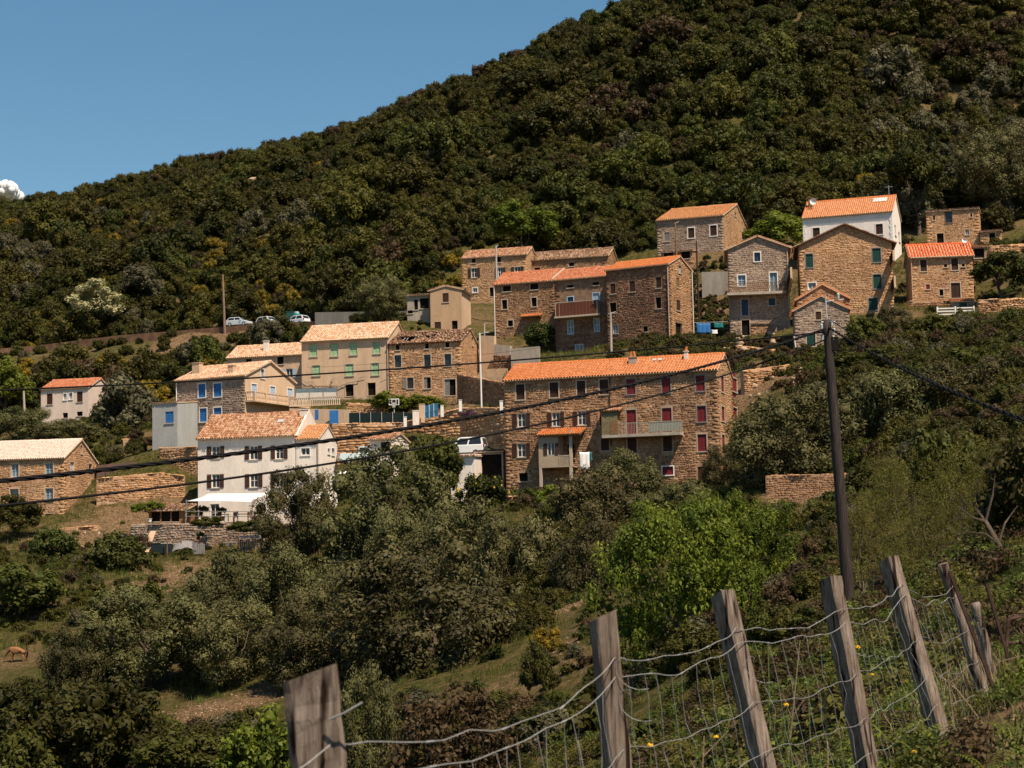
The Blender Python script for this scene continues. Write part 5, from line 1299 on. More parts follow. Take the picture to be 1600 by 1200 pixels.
T('olive_tree', 'low olive against the right foot of the long house', 'olive', 1010, 752, 1110, 840, 164)
T('olive_tree', 'dark olive left of the bright green tree', 'dark', 862, 812, 975, 960, 128)
T('walnut_tree', 'big bright green tree in the middle foreground', 'bright', 940, 765, 1165, 1065, 76, tr=.15, fine=3)
T('walnut_tree', 'bright green crown behind and right of the big bright tree', 'bright', 1080, 760, 1240, 985, 82, tr=.15, fine=3)
T('olive_tree', 'large rounded olive right of the long stone house', 'olive', 1146, 608, 1318, 772, 166, tr=.22)
T('olive_tree', 'full grey olive at right behind the utility pole', 'olive', 1322, 575, 1478, 722, 168)
T('olive_tree', 'dusky olive farther right on the slope', 'dark', 1440, 570, 1590, 700, 166)
T('small_tree', 'small green tree under the green shuttered gable', 'green', 1322, 492, 1378, 548, 203)
T('small_tree', 'small open tree right of the gable foot', 'dark', 1368, 482, 1432, 550, 205)
T('bush', 'grey green bush left of the white fence', 'green', 1420, 490, 1500, 548, 203, 'bush')
T('fruit_tree', 'fruit tree on the grass terrace right of the red roofed house', 'fig', 1518, 388, 1606, 452, 217)
T('small_tree', 'pale bush tree at the foot of the parking wall', 'gryx' if False else 'olive', 560, 436, 632, 500, 264)
T('fig_tree', 'bright green fig between the hillside house and the white house', 'hedge', 1172, 332, 1262, 392, 262)
T('fig_tree', 'bright green tree above the old tiled house', 'hedge', 768, 318, 868, 385, 292)
T('bush', 'leafy bush to the right of the small pink house', 'fig', 160, 606, 240, 672, 252, 'bush')
T('olive_tree', 'soft grey green thicket in front of the pink house', 'olive', -20, 640, 80, 700, 238)
T('small_tree', 'grey green thicket behind the left stone house roof', 'olive', 60, 655, 160, 705, 232)
T('small_tree', 'bright green tree at the left edge near the pink house', 'hedge', -30, 565, 46, 640, 272)
T('bush', 'dark bush under the small tile awning', 'fig', 822, 500, 866, 545, 238, 'bush')
T('lemon_tree', 'dark citrus tree with yellow fruit in front of the carport', 'green', 718, 738, 790, 812, 170)
T('blossom_tree', 'cream flowering tree on the left slope', 'white', 106, 442, 182, 500, 318)
T('oak_tree', 'very dark round tree on the slope above the parking wall', 'oak', 600, 340, 672, 420, 318)
T('oak_tree', 'dark round tree low on the slope above the parked cars', 'oak', 476, 418, 536, 478, 300)
T('oak_tree', 'dark mass of oak right behind the white house chimney', 'oak', 1390, 205, 1475, 325, 262)
T('olive_tree', 'grey olive tree at the top right edge', 'olive', 1500, 195, 1610, 320, 262)
T('broom_bush', 'yellow broom left of the blue shuttered house', 'broom', 214, 588, 262, 622, 250, 'bush')
T('broom_bush', 'yellow broom on the slope over the pink house', 'broom', 150, 548, 200, 580, 290, 'bush')
T('hedge', 'clipped bright hedge beside the basketball hoop', 'hedge', 574, 614, 640, 640, 219, 'hedge')
T('hedge', 'bright hedge continuing to the blue gate', 'hedge', 625, 617, 692, 643, 220, 'hedge')
T('lavender_bush', 'purple flowering bush hanging on the retaining wall', 'purple', 720, 640, 746, 658, 203.2, 'bush')
for (a, b, c, d, Y, kd, lb) in ((804, 760, 842, 790, 171, 'green', 'round green shrub left of the porch posts'), (838, 762, 905, 812, 168, 'hedge', 'yellow green shrubs below the porch'), (905, 728, 940, 775, 173, 'brown', 'reddish shrub under the laundry'),
     (1088, 530, 1140, 556, 219, 'dark', 'dark scrub on the rubble below the blue laundry'), (958, 532, 1010, 560, 226, 'green', 'green weeds below the dark stone house'), (1010, 540, 1050, 560, 224, 'hedge', 'bright weeds behind the orange roof'),
     (925, 543, 948, 566, 229, 'hedge', 'bright green weed by the concrete post'), (206, 784, 256, 803, 193, 'hedge', 'bright green vine over the tiled shelter'), (300, 806, 345, 826, 187, 'green', 'green plant hanging over the deck wall'), (360, 812, 412, 836, 185, 'green', 'dark green creeper on the deck wall'),
     (140, 905, 250, 985, 150, 'green', 'lush low shrubs on the grassy slope left of the grove'), (200, 835, 235, 865, 186, 'brown', 'brown dry shrub by the leaning boards'), (1240, 575, 1300, 640, 188, 'brown', 'brown scrub behind the pole'), (1300, 545, 1420, 590, 190, 'green', 'green scrub bank below the cottage'),
     (1430, 545, 1540, 600, 180, 'green', 'green scrub on the right bank'), (1555, 480, 1620, 560, 196, 'green', 'green bushes at the right edge under the field wall'), (1540, 690, 1640, 780, 120, 'dark', 'dark thicket at the right edge'), (1100, 700, 1150, 770, 174, 'dark', 'dark shrub in the shade of the long house corner'),
     (520, 1040, 615, 1130, 92, 'olive', 'grey green bush right of the leaning front post'), (600, 1072, 800, 1230, 66, 'brown', 'brown olive shrub behind the lowest fence wires'), (340, 1120, 470, 1230, 88, 'hedge', 'yellow green shrubs left of the front post'), (210, 1140, 360, 1230, 96, 'green', 'dark green shrubs at the bottom left'),
     (60, 1060, 240, 1200, 100, 'oak', 'dark dense bushes at the lower left'), (-40, 1062, 110, 1190, 104, 'oak', 'dark dense bushes at the left edge'), (70, 985, 170, 1080, 126, 'dark', 'dark brown bush right of the horse'), (150, 1060, 230, 1130, 112, 'oak', 'dark round bush below the round olive'), (-30, 1130, 90, 1230, 94, 'green', 'green shrubs in the lower left corner'),
     (815, 1000, 860, 1055, 100, 'fig', 'small dark green shrub on the grass beside the grove'), (830, 975, 880, 1030, 108, 'broom', 'yellow flowered bush on the grass')):
    T('shrub', lb, kd, a, b, c, d, Y, 'shrub')
# fruit on the citrus tree
lt = [o for o in bpy.data.objects if o.name == 'lemon_tree'][0]
fm = MB(); fm.tube([(0, 0, -.09), (0, 0, -.05), (0, 0, .05), (0, 0, .09)], [.02, .075, .075, .02], 6); fme = fm.mesh('lemon', plain('lemon_skin', (.62, .42, .03), .1, 3, .5))
cr_ = [c for c in lt.children if c.name.startswith('crown')][0]
for i in range(26):
    d_ = _dirs(1)[0]; d_[2] = abs(d_[2])*.8; link('lemon', fme, lt, (d_[0]*cr_.scale[0]*1.0, d_[1]*cr_.scale[1]*1.0, cr_.location[2]+d_[2]*cr_.scale[2]*1.0))
# feathery thicket and bare branches at right, nearer
for (a, b, c, d, Y, lb) in ((1350, 690, 1480, 880, 56, 'feathery yellow green sapling right of the utility pole'), (1440, 680, 1570, 870, 60, 'wispy yellow green sapling farther right'), (1290, 760, 1400, 930, 54, 'thin feathery sapling close to the pole'), (1400, 780, 1520, 930, 48, 'low feathery sapling behind the fence posts')):
    T('sapling', lb, 'feather', a, b, c, d, Y, fine=9, tr=.11)
for (a, b, c_, e_, Y, lb) in ((1345, 690, 1420, 770, 84, 'yellow green leafy shrub just right of the pole, high'), (1420, 660, 1520, 760, 96, 'fresh green shrub under the dusky olives'), (1480, 740, 1560, 830, 70, 'pale green shrub near the bare branch'), (1370, 800, 1450, 880, 52, 'low yellow green shrub behind the fifth fence post'), (1250, 780, 1330, 850, 118, 'green shrub left of the pole below the stone wall')): T('shrub', lb, 'green' if 'fresh' in lb or 'left' in lb else 'feather', a, b, c_, e_, Y, 'shrub')
T('broad_tree', 'dark leafy tree cut off by the right edge', 'oak', 1540, 660, 1720, 900, 44, tr=.1, fine=3)
bb = at(1560, 900, 40); e = empty('bare_branch', bb, 0, 'crooked bare branch reaching out from the dark tree at right', 'branch')
m_ = MB(); pts_ = [at(1640, 960, 40), at(1585, 905, 40), at(1560, 850, 40.2), at(1540, 815, 40.5), at(1525, 795, 41)]
m_.tube([p-bb for p in pts_], [.09, .075, .06, .045, .02], 7); m_.build('limb', BARK, e, True)
for (i, q) in ((1, (1500, 880)), (2, (1500, 830)), (3, (1555, 740)), (3, (1495, 790)), (2, (1590, 790))):
    m_ = MB(); A = pts_[i]; B = at(q[0], q[1], 40.5); M = (A+B)/2+rng.normal(0, .08, 3); m_.tube([A-bb, M-bb, B-bb], [.035, .022, .008], 5); m_.build('twig', BARK, e)

# ---- ground cover
def tuft_mesh(name, mat, n=16, h=(.5, 1), w=.035, spread=.35, bend=.4):
    V, Fq, Tn = [], [], []
    for i in range(n):
        a = rng.uniform(0, 6.28); p = np.array([rng.normal(0, spread*.5), rng.normal(0, spread*.5), 0]); hh = rng.uniform(*h)
        d = np.array([math.cos(a), math.sin(a), 0]); s_ = np.array([-d[1], d[0], 0])*w*rng.uniform(.6, 1.3); b_ = d*bend*hh*rng.uniform(.2, 1.2)
        k = len(V); V += [p-s_, p+s_, p+b_*.35+s_*.8+np.array([0, 0, hh*.6]), p+b_*.35-s_*.8+np.array([0, 0, hh*.6]), p+b_+s_*.15+np.array([0, 0, hh]), p+b_-s_*.15+np.array([0, 0, hh])]
        Fq += [(k, k+1, k+2, k+3), (k+3, k+2, k+4, k+5)]; Tn += [rng.random()]*6
    return npmesh(name, np.array(V), np.array(Fq), np.array(Tn), mat)
GT = [tuft_mesh('grass_tuft', L_GRS, 24, (.3, .8), .018, .5) for _ in range(5)]; LT = [tuft_mesh('lush_tuft', L_LUSH, 26, (.35, .8), .016, .5) for _ in range(4)]; DT = [tuft_mesh('dry_tuft', L_DRY, 10, (.4, 1.0), .02, .3, .5) for _ in range(4)]
n_ = 110000
gx, gy = rng.uniform(-75, 75, n_), 30+rng.random(n_)**.8*215
k_ = np.abs(gx) < gy*.29+3; gx, gy = gx[k_], gy[k_]
patch = vnoise(gx/7, gy/7, 33)*.65+vnoise(gx/2.5, gy/2.5, 34)*.35
ok = (patch > .36) & clear_of_houses(gx, gy, .1) & (rng.random(len(gx)) > bare_at(gx, gy)*1.1)
gx, gy, patch = gx[ok], gy[ok], patch[ok]; gz = TH(gx, gy)
kk = rng.random(len(gx))
s_ = (.16+.34*rng.random(len(gx)))*np.clip(gy/110, .55, 1.4); P = np.c_[gx, gy, gz-.03]
scatter('meadow_grass', P[kk < .62], s_[kk < .62]*1.1, GT); scatter('lush_grass', P[(kk >= .62) & (kk < .85)], s_[(kk >= .62) & (kk < .85)]*1.3, LT); scatter('dry_grass', P[kk >= .85], s_[kk >= .85], DT)
SC = [crown_mesh('scrub', m, nc=14, nl=34, ls=.15, cr=(.24, .42), sq=(1, 1, .75)) for m in (L_MID, L_MAQ, L_BRN, L_FIG, L_OAK)]
n_ = 4200
gx, gy = rng.uniform(-75, 75, n_), rng.uniform(34, 245, n_); k_ = np.abs(gx) < gy*.29+3; gx, gy = gx[k_], gy[k_]
patch = vnoise(gx/11, gy/11, 43)*.7+vnoise(gx/4, gy/4, 44)*.3
gz = TH(gx, gy); pr = np.array([proj(p) for p in np.c_[gx, gy, gz]])
bare = in_poly(pr[:, 0], pr[:, 1], [(100, 780), (420, 780), (420, 960), (200, 960), (100, 860)]) | in_poly(pr[:, 0], pr[:, 1], [(200, 1070), (450, 1070), (440, 1150), (220, 1160)]) | in_poly(pr[:, 0], pr[:, 1], [(785, 1000), (925, 930), (950, 1100), (800, 1130)])
ok = (patch > .43) & clear_of_houses(gx, gy, 1.0) & (rng.random(len(gx)) > bare_at(gx, gy)*1.1) & ~(bare & (rng.random(len(gx)) < .82))
ok &= ~in_poly(pr[:, 0], pr[:, 1], [(230, 500), (800, 560), (800, 760), (230, 830)]) & ~in_poly(pr[:, 0], pr[:, 1], [(860, 540), (1230, 500), (1100, 760), (860, 760)])
scatter('undergrowth', np.c_[gx, gy, gz+.1][ok], rng.uniform(.3, 1.1, ok.sum()), SC)

# dense scrub on the right bank, and the thickets at the foot of the picture
def thicket(name, poly, x0, x1, y0, y1, n, sc, protos, lift=.15):
    x, y = rng.uniform(x0, x1, n), rng.uniform(y0, y1, n); z = TH(x, y); pr = np.array([proj(p) for p in np.c_[x, y, z]])
    ok = in_poly(pr[:, 0], pr[:, 1], poly) & clear_of_houses(x, y, 1.0) & ~((pr[:, 0] > -10) & (pr[:, 0] < 75) & (pr[:, 1] > 1012) & (pr[:, 1] < 1080)); x, y, z = x[ok], y[ok], z[ok]; s_ = rng.uniform(*sc, len(x))
    scatter(name, np.c_[x, y, z+s_*lift*2], s_, protos)
MIXD = HP['oak'][:2]+HP['maq'][:3]+HP['mid'][:2]+HP['brn'][:1]+HP['gry'][:1]
thicket('bank_scrub', [(1290, 560), (1330, 530), (1420, 520), (1530, 500), (1620, 500), (1620, 860), (1500, 900), (1400, 900), (1345, 840), (1345, 780), (1345, 740), (1200, 740), (1180, 640), (1260, 600)], 20, 62, 42, 208, 2200, (.5, 1.5), MIXD)
thicket('valley_scrub', [(-20, 1040), (150, 1010), (220, 1070), (215, 1150), (440, 1150), (600, 1090), (800, 1110), (900, 1150), (900, 1230), (-20, 1230)], -35, 8, 70, 150, 1500, (.5, 1.4), MIXD)
thicket('grove_scrub', [(150, 1000), (320, 1040), (560, 1020), (780, 1040), (880, 960), (900, 830), (700, 800), (500, 860), (300, 950)], -30, 6, 115, 175, 420, (.6, 1.5), HP['oak'][:2]+HP['maq'][:2]+HP['gry'][:1])
thicket('slope_scrub', [(150, 640), (240, 640), (236, 700), (150, 740), (60, 700), (-20, 690)], -60, -35, 205, 265, 400, (.5, 1.2), MIXD)
thicket('garden_scrub', [(780, 780), (1130, 770), (1240, 800), (1240, 860), (1150, 800), (900, 850), (860, 830)], -5, 25, 120, 176, 500, (.4, 1.0), MIXD)
thicket('left_slope_scrub', [(-20, 840), (130, 850), (150, 905), (130, 1000), (60, 1010), (-20, 1010)], -60, -30, 140, 200, 260, (.35, 1.0), MIXD)
thicket('grass_bank_scrub', [(790, 900), (930, 930), (960, 1080), (900, 1170), (780, 1120), (860, 1000)], -4, 10, 70, 140, 260, (.2, .6), MIXD+SC)
thicket('walnut_foot_scrub', [(930, 960), (1260, 900), (1300, 1010), (1200, 1060), (930, 1080)], 2, 12, 55, 100, 200, (.5, 1.2), MIXD)
thicket('pole_bank_scrub', [(1215, 820), (1345, 800), (1400, 900), (1330, 960), (1240, 930)], 8, 30, 46, 150, 800, (.35, 1.1), MIXD+SC)
thicket('left_field_scrub', [(-20, 850), (160, 800), (330, 880), (330, 920), (160, 1000), (-20, 1010)], -62, -22, 135, 205, 340, (.2, .65), MIXD+SC)
for nm, pl, bx_, n in (('village_scrub', [(950, 528), (1050, 528), (1140, 515), (1250, 548), (1290, 560), (1250, 585), (1165, 600), (1140, 560), (950, 562)], (8, 36, 195, 232), 420), ('alley_scrub', [(1082, 400), (1140, 400), (1140, 520), (1082, 520)], (18, 30, 218, 262), 160), ('yard_scrub', [(600, 490), (672, 490), (672, 530), (625, 520)], (-20, -8, 232, 275), 90), ('upper_yard_scrub', [(950, 380), (1030, 350), (1030, 410), (955, 412)], (12, 24, 236, 285), 130), ('right_yard_scrub', [(1400, 330), (1450, 330), (1425, 480), (1400, 480)], (42, 56, 218, 262), 90), ('far_right_scrub', [(1530, 380), (1620, 370), (1620, 470), (1530, 470)], (50, 66, 208, 255), 130)):
    thicket(nm, pl, bx_[0], bx_[1], bx_[2], bx_[3], n*3, (.25, .75), SC+HP['brn'][:1])
PEB = [npmesh('clod', SPH_V*np.array([1, .8, .6])*rng.uniform(.8, 1.2, (24, 1)), SPH_F, np.full(24, .5), plain('earth_clod', (.30, .20, .12), .4, 2.0)) for _ in range(3)]
px_, py_ = [], []
for (bx0, by0, br) in BXY:
    k = int(22*br*br) if by0 > 30 else int(260*br*br); q = rng.normal(0, .55, (k, 2))*br; px_.append(bx0+q[:, 0]); py_.append(by0+q[:, 1])
px_, py_ = np.concatenate(px_), np.concatenate(py_); ok = clear_of_houses(px_, py_, .2); px_, py_ = px_[ok], py_[ok]
scatter('earth_clods', np.c_[px_, py_, TH(px_, py_)], rng.uniform(.02, .12, len(px_))*np.where(py_ < 30, .16, 1.0), PEB)
kk = rng.random(len(px_)) < .5
scatter('patchy_dry_grass', np.c_[px_, py_, TH(px_, py_)-.02][kk], rng.uniform(.15, .42, kk.sum())*np.where(py_[kk] < 30, .3, 1.0), DT+GT[:2])
# ------------------------------------------------------------------ utility pole and cables
POLEM = NT('creosoted_pole_wood')
_c = POLEM.coord('Object', (9, 9, .7)); _n1 = POLEM.noise(3.0, 5, _c); _n2 = POLEM.noise(1.2, 3)
_col = POLEM.ramp(_n1, [(.3, (.014, .010, .009)), (.55, (.034, .024, .020)), (.8, (.085, .066, .054))])
POLEM.bump(_n1, .8, .03); POLEM = POLEM.done(_col, .75, .3)
pb, pt = at(1334, 1030, 48), at(1291, 500, 48)
e = empty('utility_pole', pb, 0, 'tall dark wooden utility pole leaning left in front of the village', 'utility pole')
m_ = MB(); n_ = 26
P = np.array([(pt-pb)*t for t in np.linspace(-.06, 1, n_)]); P += rng.normal(0, .004, P.shape)
m_.tube(P, np.linspace(.165, .105, n_), 14); m_.build('post', POLEM, e, True)
tp = pt-pb
m_ = MB(); m_.bar(tp+np.array((.02, 0, -.1)), tp+np.array((.0, 0, .62)), .018, 6); m_.bar(tp+np.array((.0, 0, .45)), tp+np.array((.45, 0, .50)), .014, 5); m_.build('bracket', METAL, e)
INS = plain('grey_insulator', (.35, .37, .36), .1, 5, .3, .5, 0)
ime = MB(); ime.tube([(0, 0, -.07), (0, 0, -.03), (0, 0, 0), (0, 0, .03), (0, 0, .07)], [.02, .045, .03, .045, .02], 8); ime = ime.mesh('insulator', INS, True)
for (x, z) in ((.12, -.08), (.17, -.28), (-.13, -.16), (.15, -.46), (.30, .58), (-.12, -.42)): link('insulator', ime, e, tuple(tp+np.array((x, -.06, z))))
m_ = MB(); m_.box(tp[0]+.10, tp[0]+.26, -.10+tp[1], .05+tp[1], tp[2]-.75, tp[2]-.42); m_.build('junction_box', CABLE, e)
m_ = MB(); m_.bar(tp+np.array((-.13, -.05, -.06)), tp+np.array((.2, -.05, -.06)), .022, 6); m_.build('crossbar', METAL, e)
def cable(label, A, B, r, via=None, strands=1, n=60, cat='cable'):
    A, B = at(*A), at(*B); sag = 0
    t = np.linspace(0, 1, n); L = A+(B-A)*t[:, None]
    if via is not None:
        px = np.array([proj(p)[0] for p in L]); i = np.argmin(abs(px-via[0])); q = q_py(via[1]); dz = (L[i] @ q)/q[2]; sag = dz/(4*t[i]*(1-t[i]))
    L[:, 2] -= sag*4*t*(1-t)
    O = A.copy(); m_ = MB()
    if strands == 1: m_.tube(L-O, r, 6)
    else:
        ts = np.linspace(0, 1, 420); Lf = np.stack([np.interp(ts, t, L[:, k]) for k in range(3)], 1)
        d = (B-A)/np.linalg.norm(B-A); a1 = np.cross(d, (0, 0, 1.0)); a1 /= np.linalg.norm(a1); a2 = np.cross(d, a1)
        ph = ts*2*math.pi*np.linalg.norm(B-A)/.9
        for s_ in range(strands):
            o = 2*math.pi*s_/strands; m_.tube(Lf-O+(np.cos(ph+o)[:, None]*a1+np.sin(ph+o)[:, None]*a2)*r*.95, r, 6)
    return m_.build('power_cable', CABLE, None, True, loc=O, label=label, cat=cat)
cable('thick black twisted cable sweeping from the pole down to the left', (1289, 514, 47.9), (-90, 761, 22), .017, (710, 656), 3)
cable('second black cable under the thick twisted one, from pole to lower left', (1289, 531, 47.9), (-90, 799, 24), .019, (527, 722), 1)
cable('thin black wire running left across the upper houses from the pole', (1288, 519, 48.1), (-90, 613, 44), .021, (590, 578))
cable('black cable running from the pole to the right edge', (1296, 512, 47.9), (1700, 690, 26), .017, (1500, 618), 2)
cable('thin wire above the right hand cable, from pole to right edge', (1298, 500, 47.9), (1700, 700, 30), .011, (1420, 575))
cable('thin wire slung between the row houses and the green shuttered house', (606, 560, 227), (1045, 500, 226), .018, (800, 549))
cable('thin wire across the green shutters facade', (480, 574, 226), (700, 556, 224), .015, (590, 568))
cable('thin wire from the tower house to the dark stone house', (1232, 492, 223), (1060, 525, 226), .018, (1140, 512))

def pole(name, label, x0, y0, x1, y1, Y, r, mat, cat='pole', arm=None, cap=None):
    a, b = at(x1, y1, Y), at(x0, y0, Y); zb = min(a[2], th(a[0], a[1])); a = a+(b-a)*((zb-a[2])/(b[2]-a[2]))
    e = empty(name, a, 0, label, cat)
    m_ = MB(); m_.tube([(0, 0, -.4), (b-a)*.5, b-a], [r*1.2, r*1.05, r*.8], 8); m_.build('shaft', mat, e)
    if arm: m_ = MB(); m_.bar(b-a+np.array((-arm*.3, 0, -.2)), b-a+np.array((arm, 0, .05)), r*.4, 5); m_.build('arm', METAL, e)
    if cap: m_ = MB(); m_.box(b[0]-a[0]+arm-.25, b[0]-a[0]+arm+.25, -.1+b[1]-a[1], .1+b[1]-a[1], b[2]-a[2]-.02, b[2]-a[2]+.10); m_.build('lamp_head', METAL, e)
    return e
pole('telegraph_pole', 'tall bare wooden pole beside the leftmost parked car', 348, 429, 351, 511, 298, .16, plain('pale_pole_wood', (.24, .16, .11), .25, 3), arm=None)
pole('concrete_pole', 'slim concrete pole in front of the red balcony house', 954, 488, 955.5, 563, 222, .13, CONC, arm=.6)
pole('metal_post', 'grey metal post rising in front of the top stone house', 775, 384, 776, 446, 262, .12, METAL, arm=.35)
pole('street_lamp', 'slender white street lamp post at the top of the retaining wall', 749.5, 520, 752.5, 638, 208, .08, W_WHITE, 'street lamp', arm=.7, cap=True)
pole('telegraph_pole', 'weathered pole at the shady gap below the tan plastered house', 757, 505, 757, 572, 234, .09, CONC, arm=.4)
pole('telegraph_pole', 'tall dark wooden pole between the dark stone house and tower house', 1088, 376, 1092, 496, 240, .11, W_BROWN, arm=.3)
pole('telegraph_pole', 'short wooden pole in front of the hillside house', 1055, 347, 1057, 398, 254, .11, W_PLANK, arm=.5)
pole('concrete_post', 'pale stub of a concrete post left of the small pink house', 37, 611, 38, 640, 262, .16, CONC)
pole('white_pipe', 'white standpipe at the left foot of the small grey cottage', 1240, 523, 1244, 546, 206, .06, W_WHITE)
for i, (px, t0, t1, Y, lb) in enumerate(((633.3, 651, 667, 208.4, 'white gatepost left of the steps railing'), (691, 633, 647, 205, 'white post at the right of the blue gate'), (719.5, 624.5, 638.5, 203.5, 'white post midway along the retaining wall'), (783.5, 626, 639, 196.5, 'white post close to the long stone house'))):
    a = at(px, t1, Y); hh = (t1-t0)/F*Y; m_ = MB(); m_.box(-.16, .16, -.16, .16, -.3, hh-.05); m_.box(-.19, .19, -.19, .19, hh-.049, hh); m_.build('gate_post', W_WHITE, None, loc=a, label=lb, cat='post')

# ------------------------------------------------------------------ cars
TYRE = plain('tyre_rubber', (.018, .018, .018), .1, 8, .8, .2, 0)
CGLASS = glassy('car_window_glass', (.02, .025, .03), .06)
LAMP = plain('headlight_lens', (.75, .76, .78), .05, 5, .15, .6, 0)
TLAMP = plain('tail_light_lens', (.30, .012, .012), .1, 5, .25, .5, 0)
def car(name, label, px, py, Y, yaw, paint, L=3.95, Wd=1.7, hb=.92, ht=1.47, kind='hatch', cat='car', z=None, group=None):
    a = at(px, py, Y); e = empty(name, a, R(yaw), label, cat, group)
    h2 = Wd/2
    if kind == 'hatch': prof = [(-L/2, .32), (-L/2-.02, .62), (-L/2+.05, hb), (L*.16, hb+.02), (L*.36, hb-.10), (L/2-.04, hb-.24), (L/2+.02, .55), (L/2, .32), (L/2-.25, .22), (-L/2+.2, .22)]
    else: prof = [(-L/2, .5), (-L/2, hb), (L*.14, hb+.02), (L*.38, hb-.02), (L/2-.02, hb-.12), (L/2+.03, .62), (L/2, .42), (L/2-.3, .32), (-L/2+.2, .36)]
    b = MB(); n = len(prof)
    cxp, czp = sum(p[0] for p in prof)/n, sum(p[1] for p in prof)/n
    rings = []
    for (yy, sc) in ((-h2, .90), (-h2+.05, .985), (-h2+.16, 1.0), (h2-.16, 1.0), (h2-.05, .985), (h2, .90)):
        rings.append([(cxp+(x-cxp)*(sc*.5+.5), yy, czp+(z_-czp)*sc) for x, z_ in prof])
    V = [p for r_ in rings for p in r_]
    Fc = [tuple(range(n)), tuple(reversed(range(5*n, 6*n)))]+[(r_*n+i, r_*n+(i+1) % n, (r_+1)*n+(i+1) % n, (r_+1)*n+i) for r_ in range(5) for i in range(n)]
    b.add(V, Fc); b.build('body', paint, e, False)
    if kind == 'hatch': xb = [(-L/2+.06, -L*.36), (L*.26, L*.06)]
    elif kind == 'pickup': xb = [(-L*.10, -L*.085), (L*.24, L*.10)]
    else: xb = [(-L/2+.04, -L*.45), (L*.22, L*.10)]
    (x0, x0t), (x1, x1t) = xb; w0, w1 = h2-.06, h2-.20
    def cab(zz): 
        t = (zz-hb)/(ht-hb); return x0+(x0t-x0)*t, x1+(x1t-x1)*t, w0+(w1-w0)*t
    c = MB(); A_, B_, C_ = cab(hb-.02); D_, E_, G_ = cab(ht-.05); H_, I_, J_ = cab(ht)
    V = [(A_, -C_, hb-.02), (B_, -C_, hb-.02), (B_, C_, hb-.02), (A_, C_, hb-.02), (D_, -G_, ht-.05), (E_, -G_, ht-.05), (E_, G_, ht-.05), (D_, G_, ht-.05), (H_+.10, -J_+.08, ht), (I_-.10, -J_+.08, ht), (I_-.10, J_-.08, ht), (H_+.10, J_-.08, ht)]
    c.add(V, [(0, 1, 5, 4), (1, 2, 6, 5), (2, 3, 7, 6), (3, 0, 4, 7), (4, 5, 9, 8), (5, 6, 10, 9), (6, 7, 11, 10), (7, 4, 8, 11), (8, 9, 10, 11)]); c.build('cabin', paint, e)
    lo, hi = hb+.04, ht-.09
    a0, a1, aw = cab(lo); b0, b1, bw = cab(hi)
    for sy in (-1, 1):
        segs = [(.06, .50), (.55, .93)] if kind != 'pickup' else [(.06, .93)]
        for (f0, f1) in segs:
            g = MB(); q = .008*sy
            g.add([(a0+(a1-a0)*f0, sy*aw+q, lo), (a0+(a1-a0)*f1, sy*aw+q, lo), (b0+(b1-b0)*min(f1, .95), sy*bw+q, hi), (b0+(b1-b0)*f0, sy*bw+q, hi)], [(0, 1, 2, 3)]); g.build('side_window', CGLASS, e)
    g = MB(); g.add([(a1+.008, -aw+.08, lo), (a1+.008, aw-.08, lo), (b1+.008, bw-.06, hi), (b1+.008, -bw+.06, hi)], [(0, 1, 2, 3)]); g.build('windscreen', CGLASS, e)
    g = MB(); g.add([(a0-.008, -aw+.10, lo), (a0-.008, aw-.10, lo), (b0-.008, bw-.08, hi), (b0-.008, -bw+.08, hi)], [(0, 1, 2, 3)]); g.build('rear_window', CGLASS, e)
    tm = MB(); tm.tube([(0, -.10, 0), (0, -.09, 0), (0, .09, 0), (0, .10, 0)], [.27, .31, .31, .27], 16); tme = tm.mesh('wheel', TYRE, True)
    rm = MB(); rm.tube([(0, -.108, 0), (0, .108, 0)], [.19, .19], 12); rme = rm.mesh('rim', METAL)
    for sx in (-.31, .32):
        for sy in (-1, 1):
            w_ = link('wheel', tme, e, (sx*L, sy*(h2-.06), .31)); link('rim', rme, w_)
    for sy in (-1, 1):
        g = MB(); g.box(L/2-.22, L/2+.012, sy*(h2-.20)-.17, sy*(h2-.20)+.17, hb-.36, hb-.23); g.build('headlight', LAMP, e)
        g = MB(); g.box(-L/2-.03, -L/2+.12, sy*(h2-.12)-.08, sy*(h2-.12)+.09, hb-.25, hb+.02); g.build('tail_light', TLAMP, e)
        g = MB(); g.box(L*.17, L*.21, sy*(h2+.08)-.09, sy*(h2+.08)+.09, hb+.02, hb+.16); g.build('wing_mirror', paint, e)
    g = MB(); g.box(L/2+.024, L/2+.04, -.26, .26, .42, .53); g.build('number_plate', W_WHITE, e)
    g = MB(); g.box(-L/2-.06, -L/2-.03, -.26, .26, .52, .63); g.build('number_plate', W_WHITE, e)
    if kind == 'pickup':
        g = MB(); g.box(-L/2+.06, -L*.10-.05, -h2+.12, h2-.12, hb-.01, hb+.012); g.build('truck_bed', TYRE, e)
    if kind == 'suv':
        g = MB(); g.box(-L*.42, L*.06, -.5, -.46, ht+.01, ht+.06); g.box(-L*.42, L*.06, .46, .5, ht+.01, ht+.06); g.build('roof_rail', METAL, e)
    return e
P_WHT = plain('white_car_paint', (.78, .80, .82), .03, 2, .25, .5, 0); P_SIL = plain('silver_car_paint', (.55, .62, .64), .03, 2, .25, .5, 0); P_BLU = plain('pale_blue_car_paint', (.55, .66, .70), .04, 2, .3, .5, 0)
def road_z(px, Yd): return None
gcar = 'cars parked along the upper road'
car('parked_car', 'low silvery hatchback parked nearest the bare wooden pole', 374, 510.5, 299.5, -22, P_SIL, L=3.8, ht=1.42, group=gcar)
car('parked_car', 'white hatchback facing the viewer, middle of the three parked cars', 419.5, 510, 297, -42, P_WHT, L=4.1, ht=1.5, group=gcar)
car('parked_car', 'white hatchback seen from behind with its tail lights, rightmost parked car', 464.5, 509.5, 294, 143, P_WHT, L=4.0, ht=1.52, group=gcar)
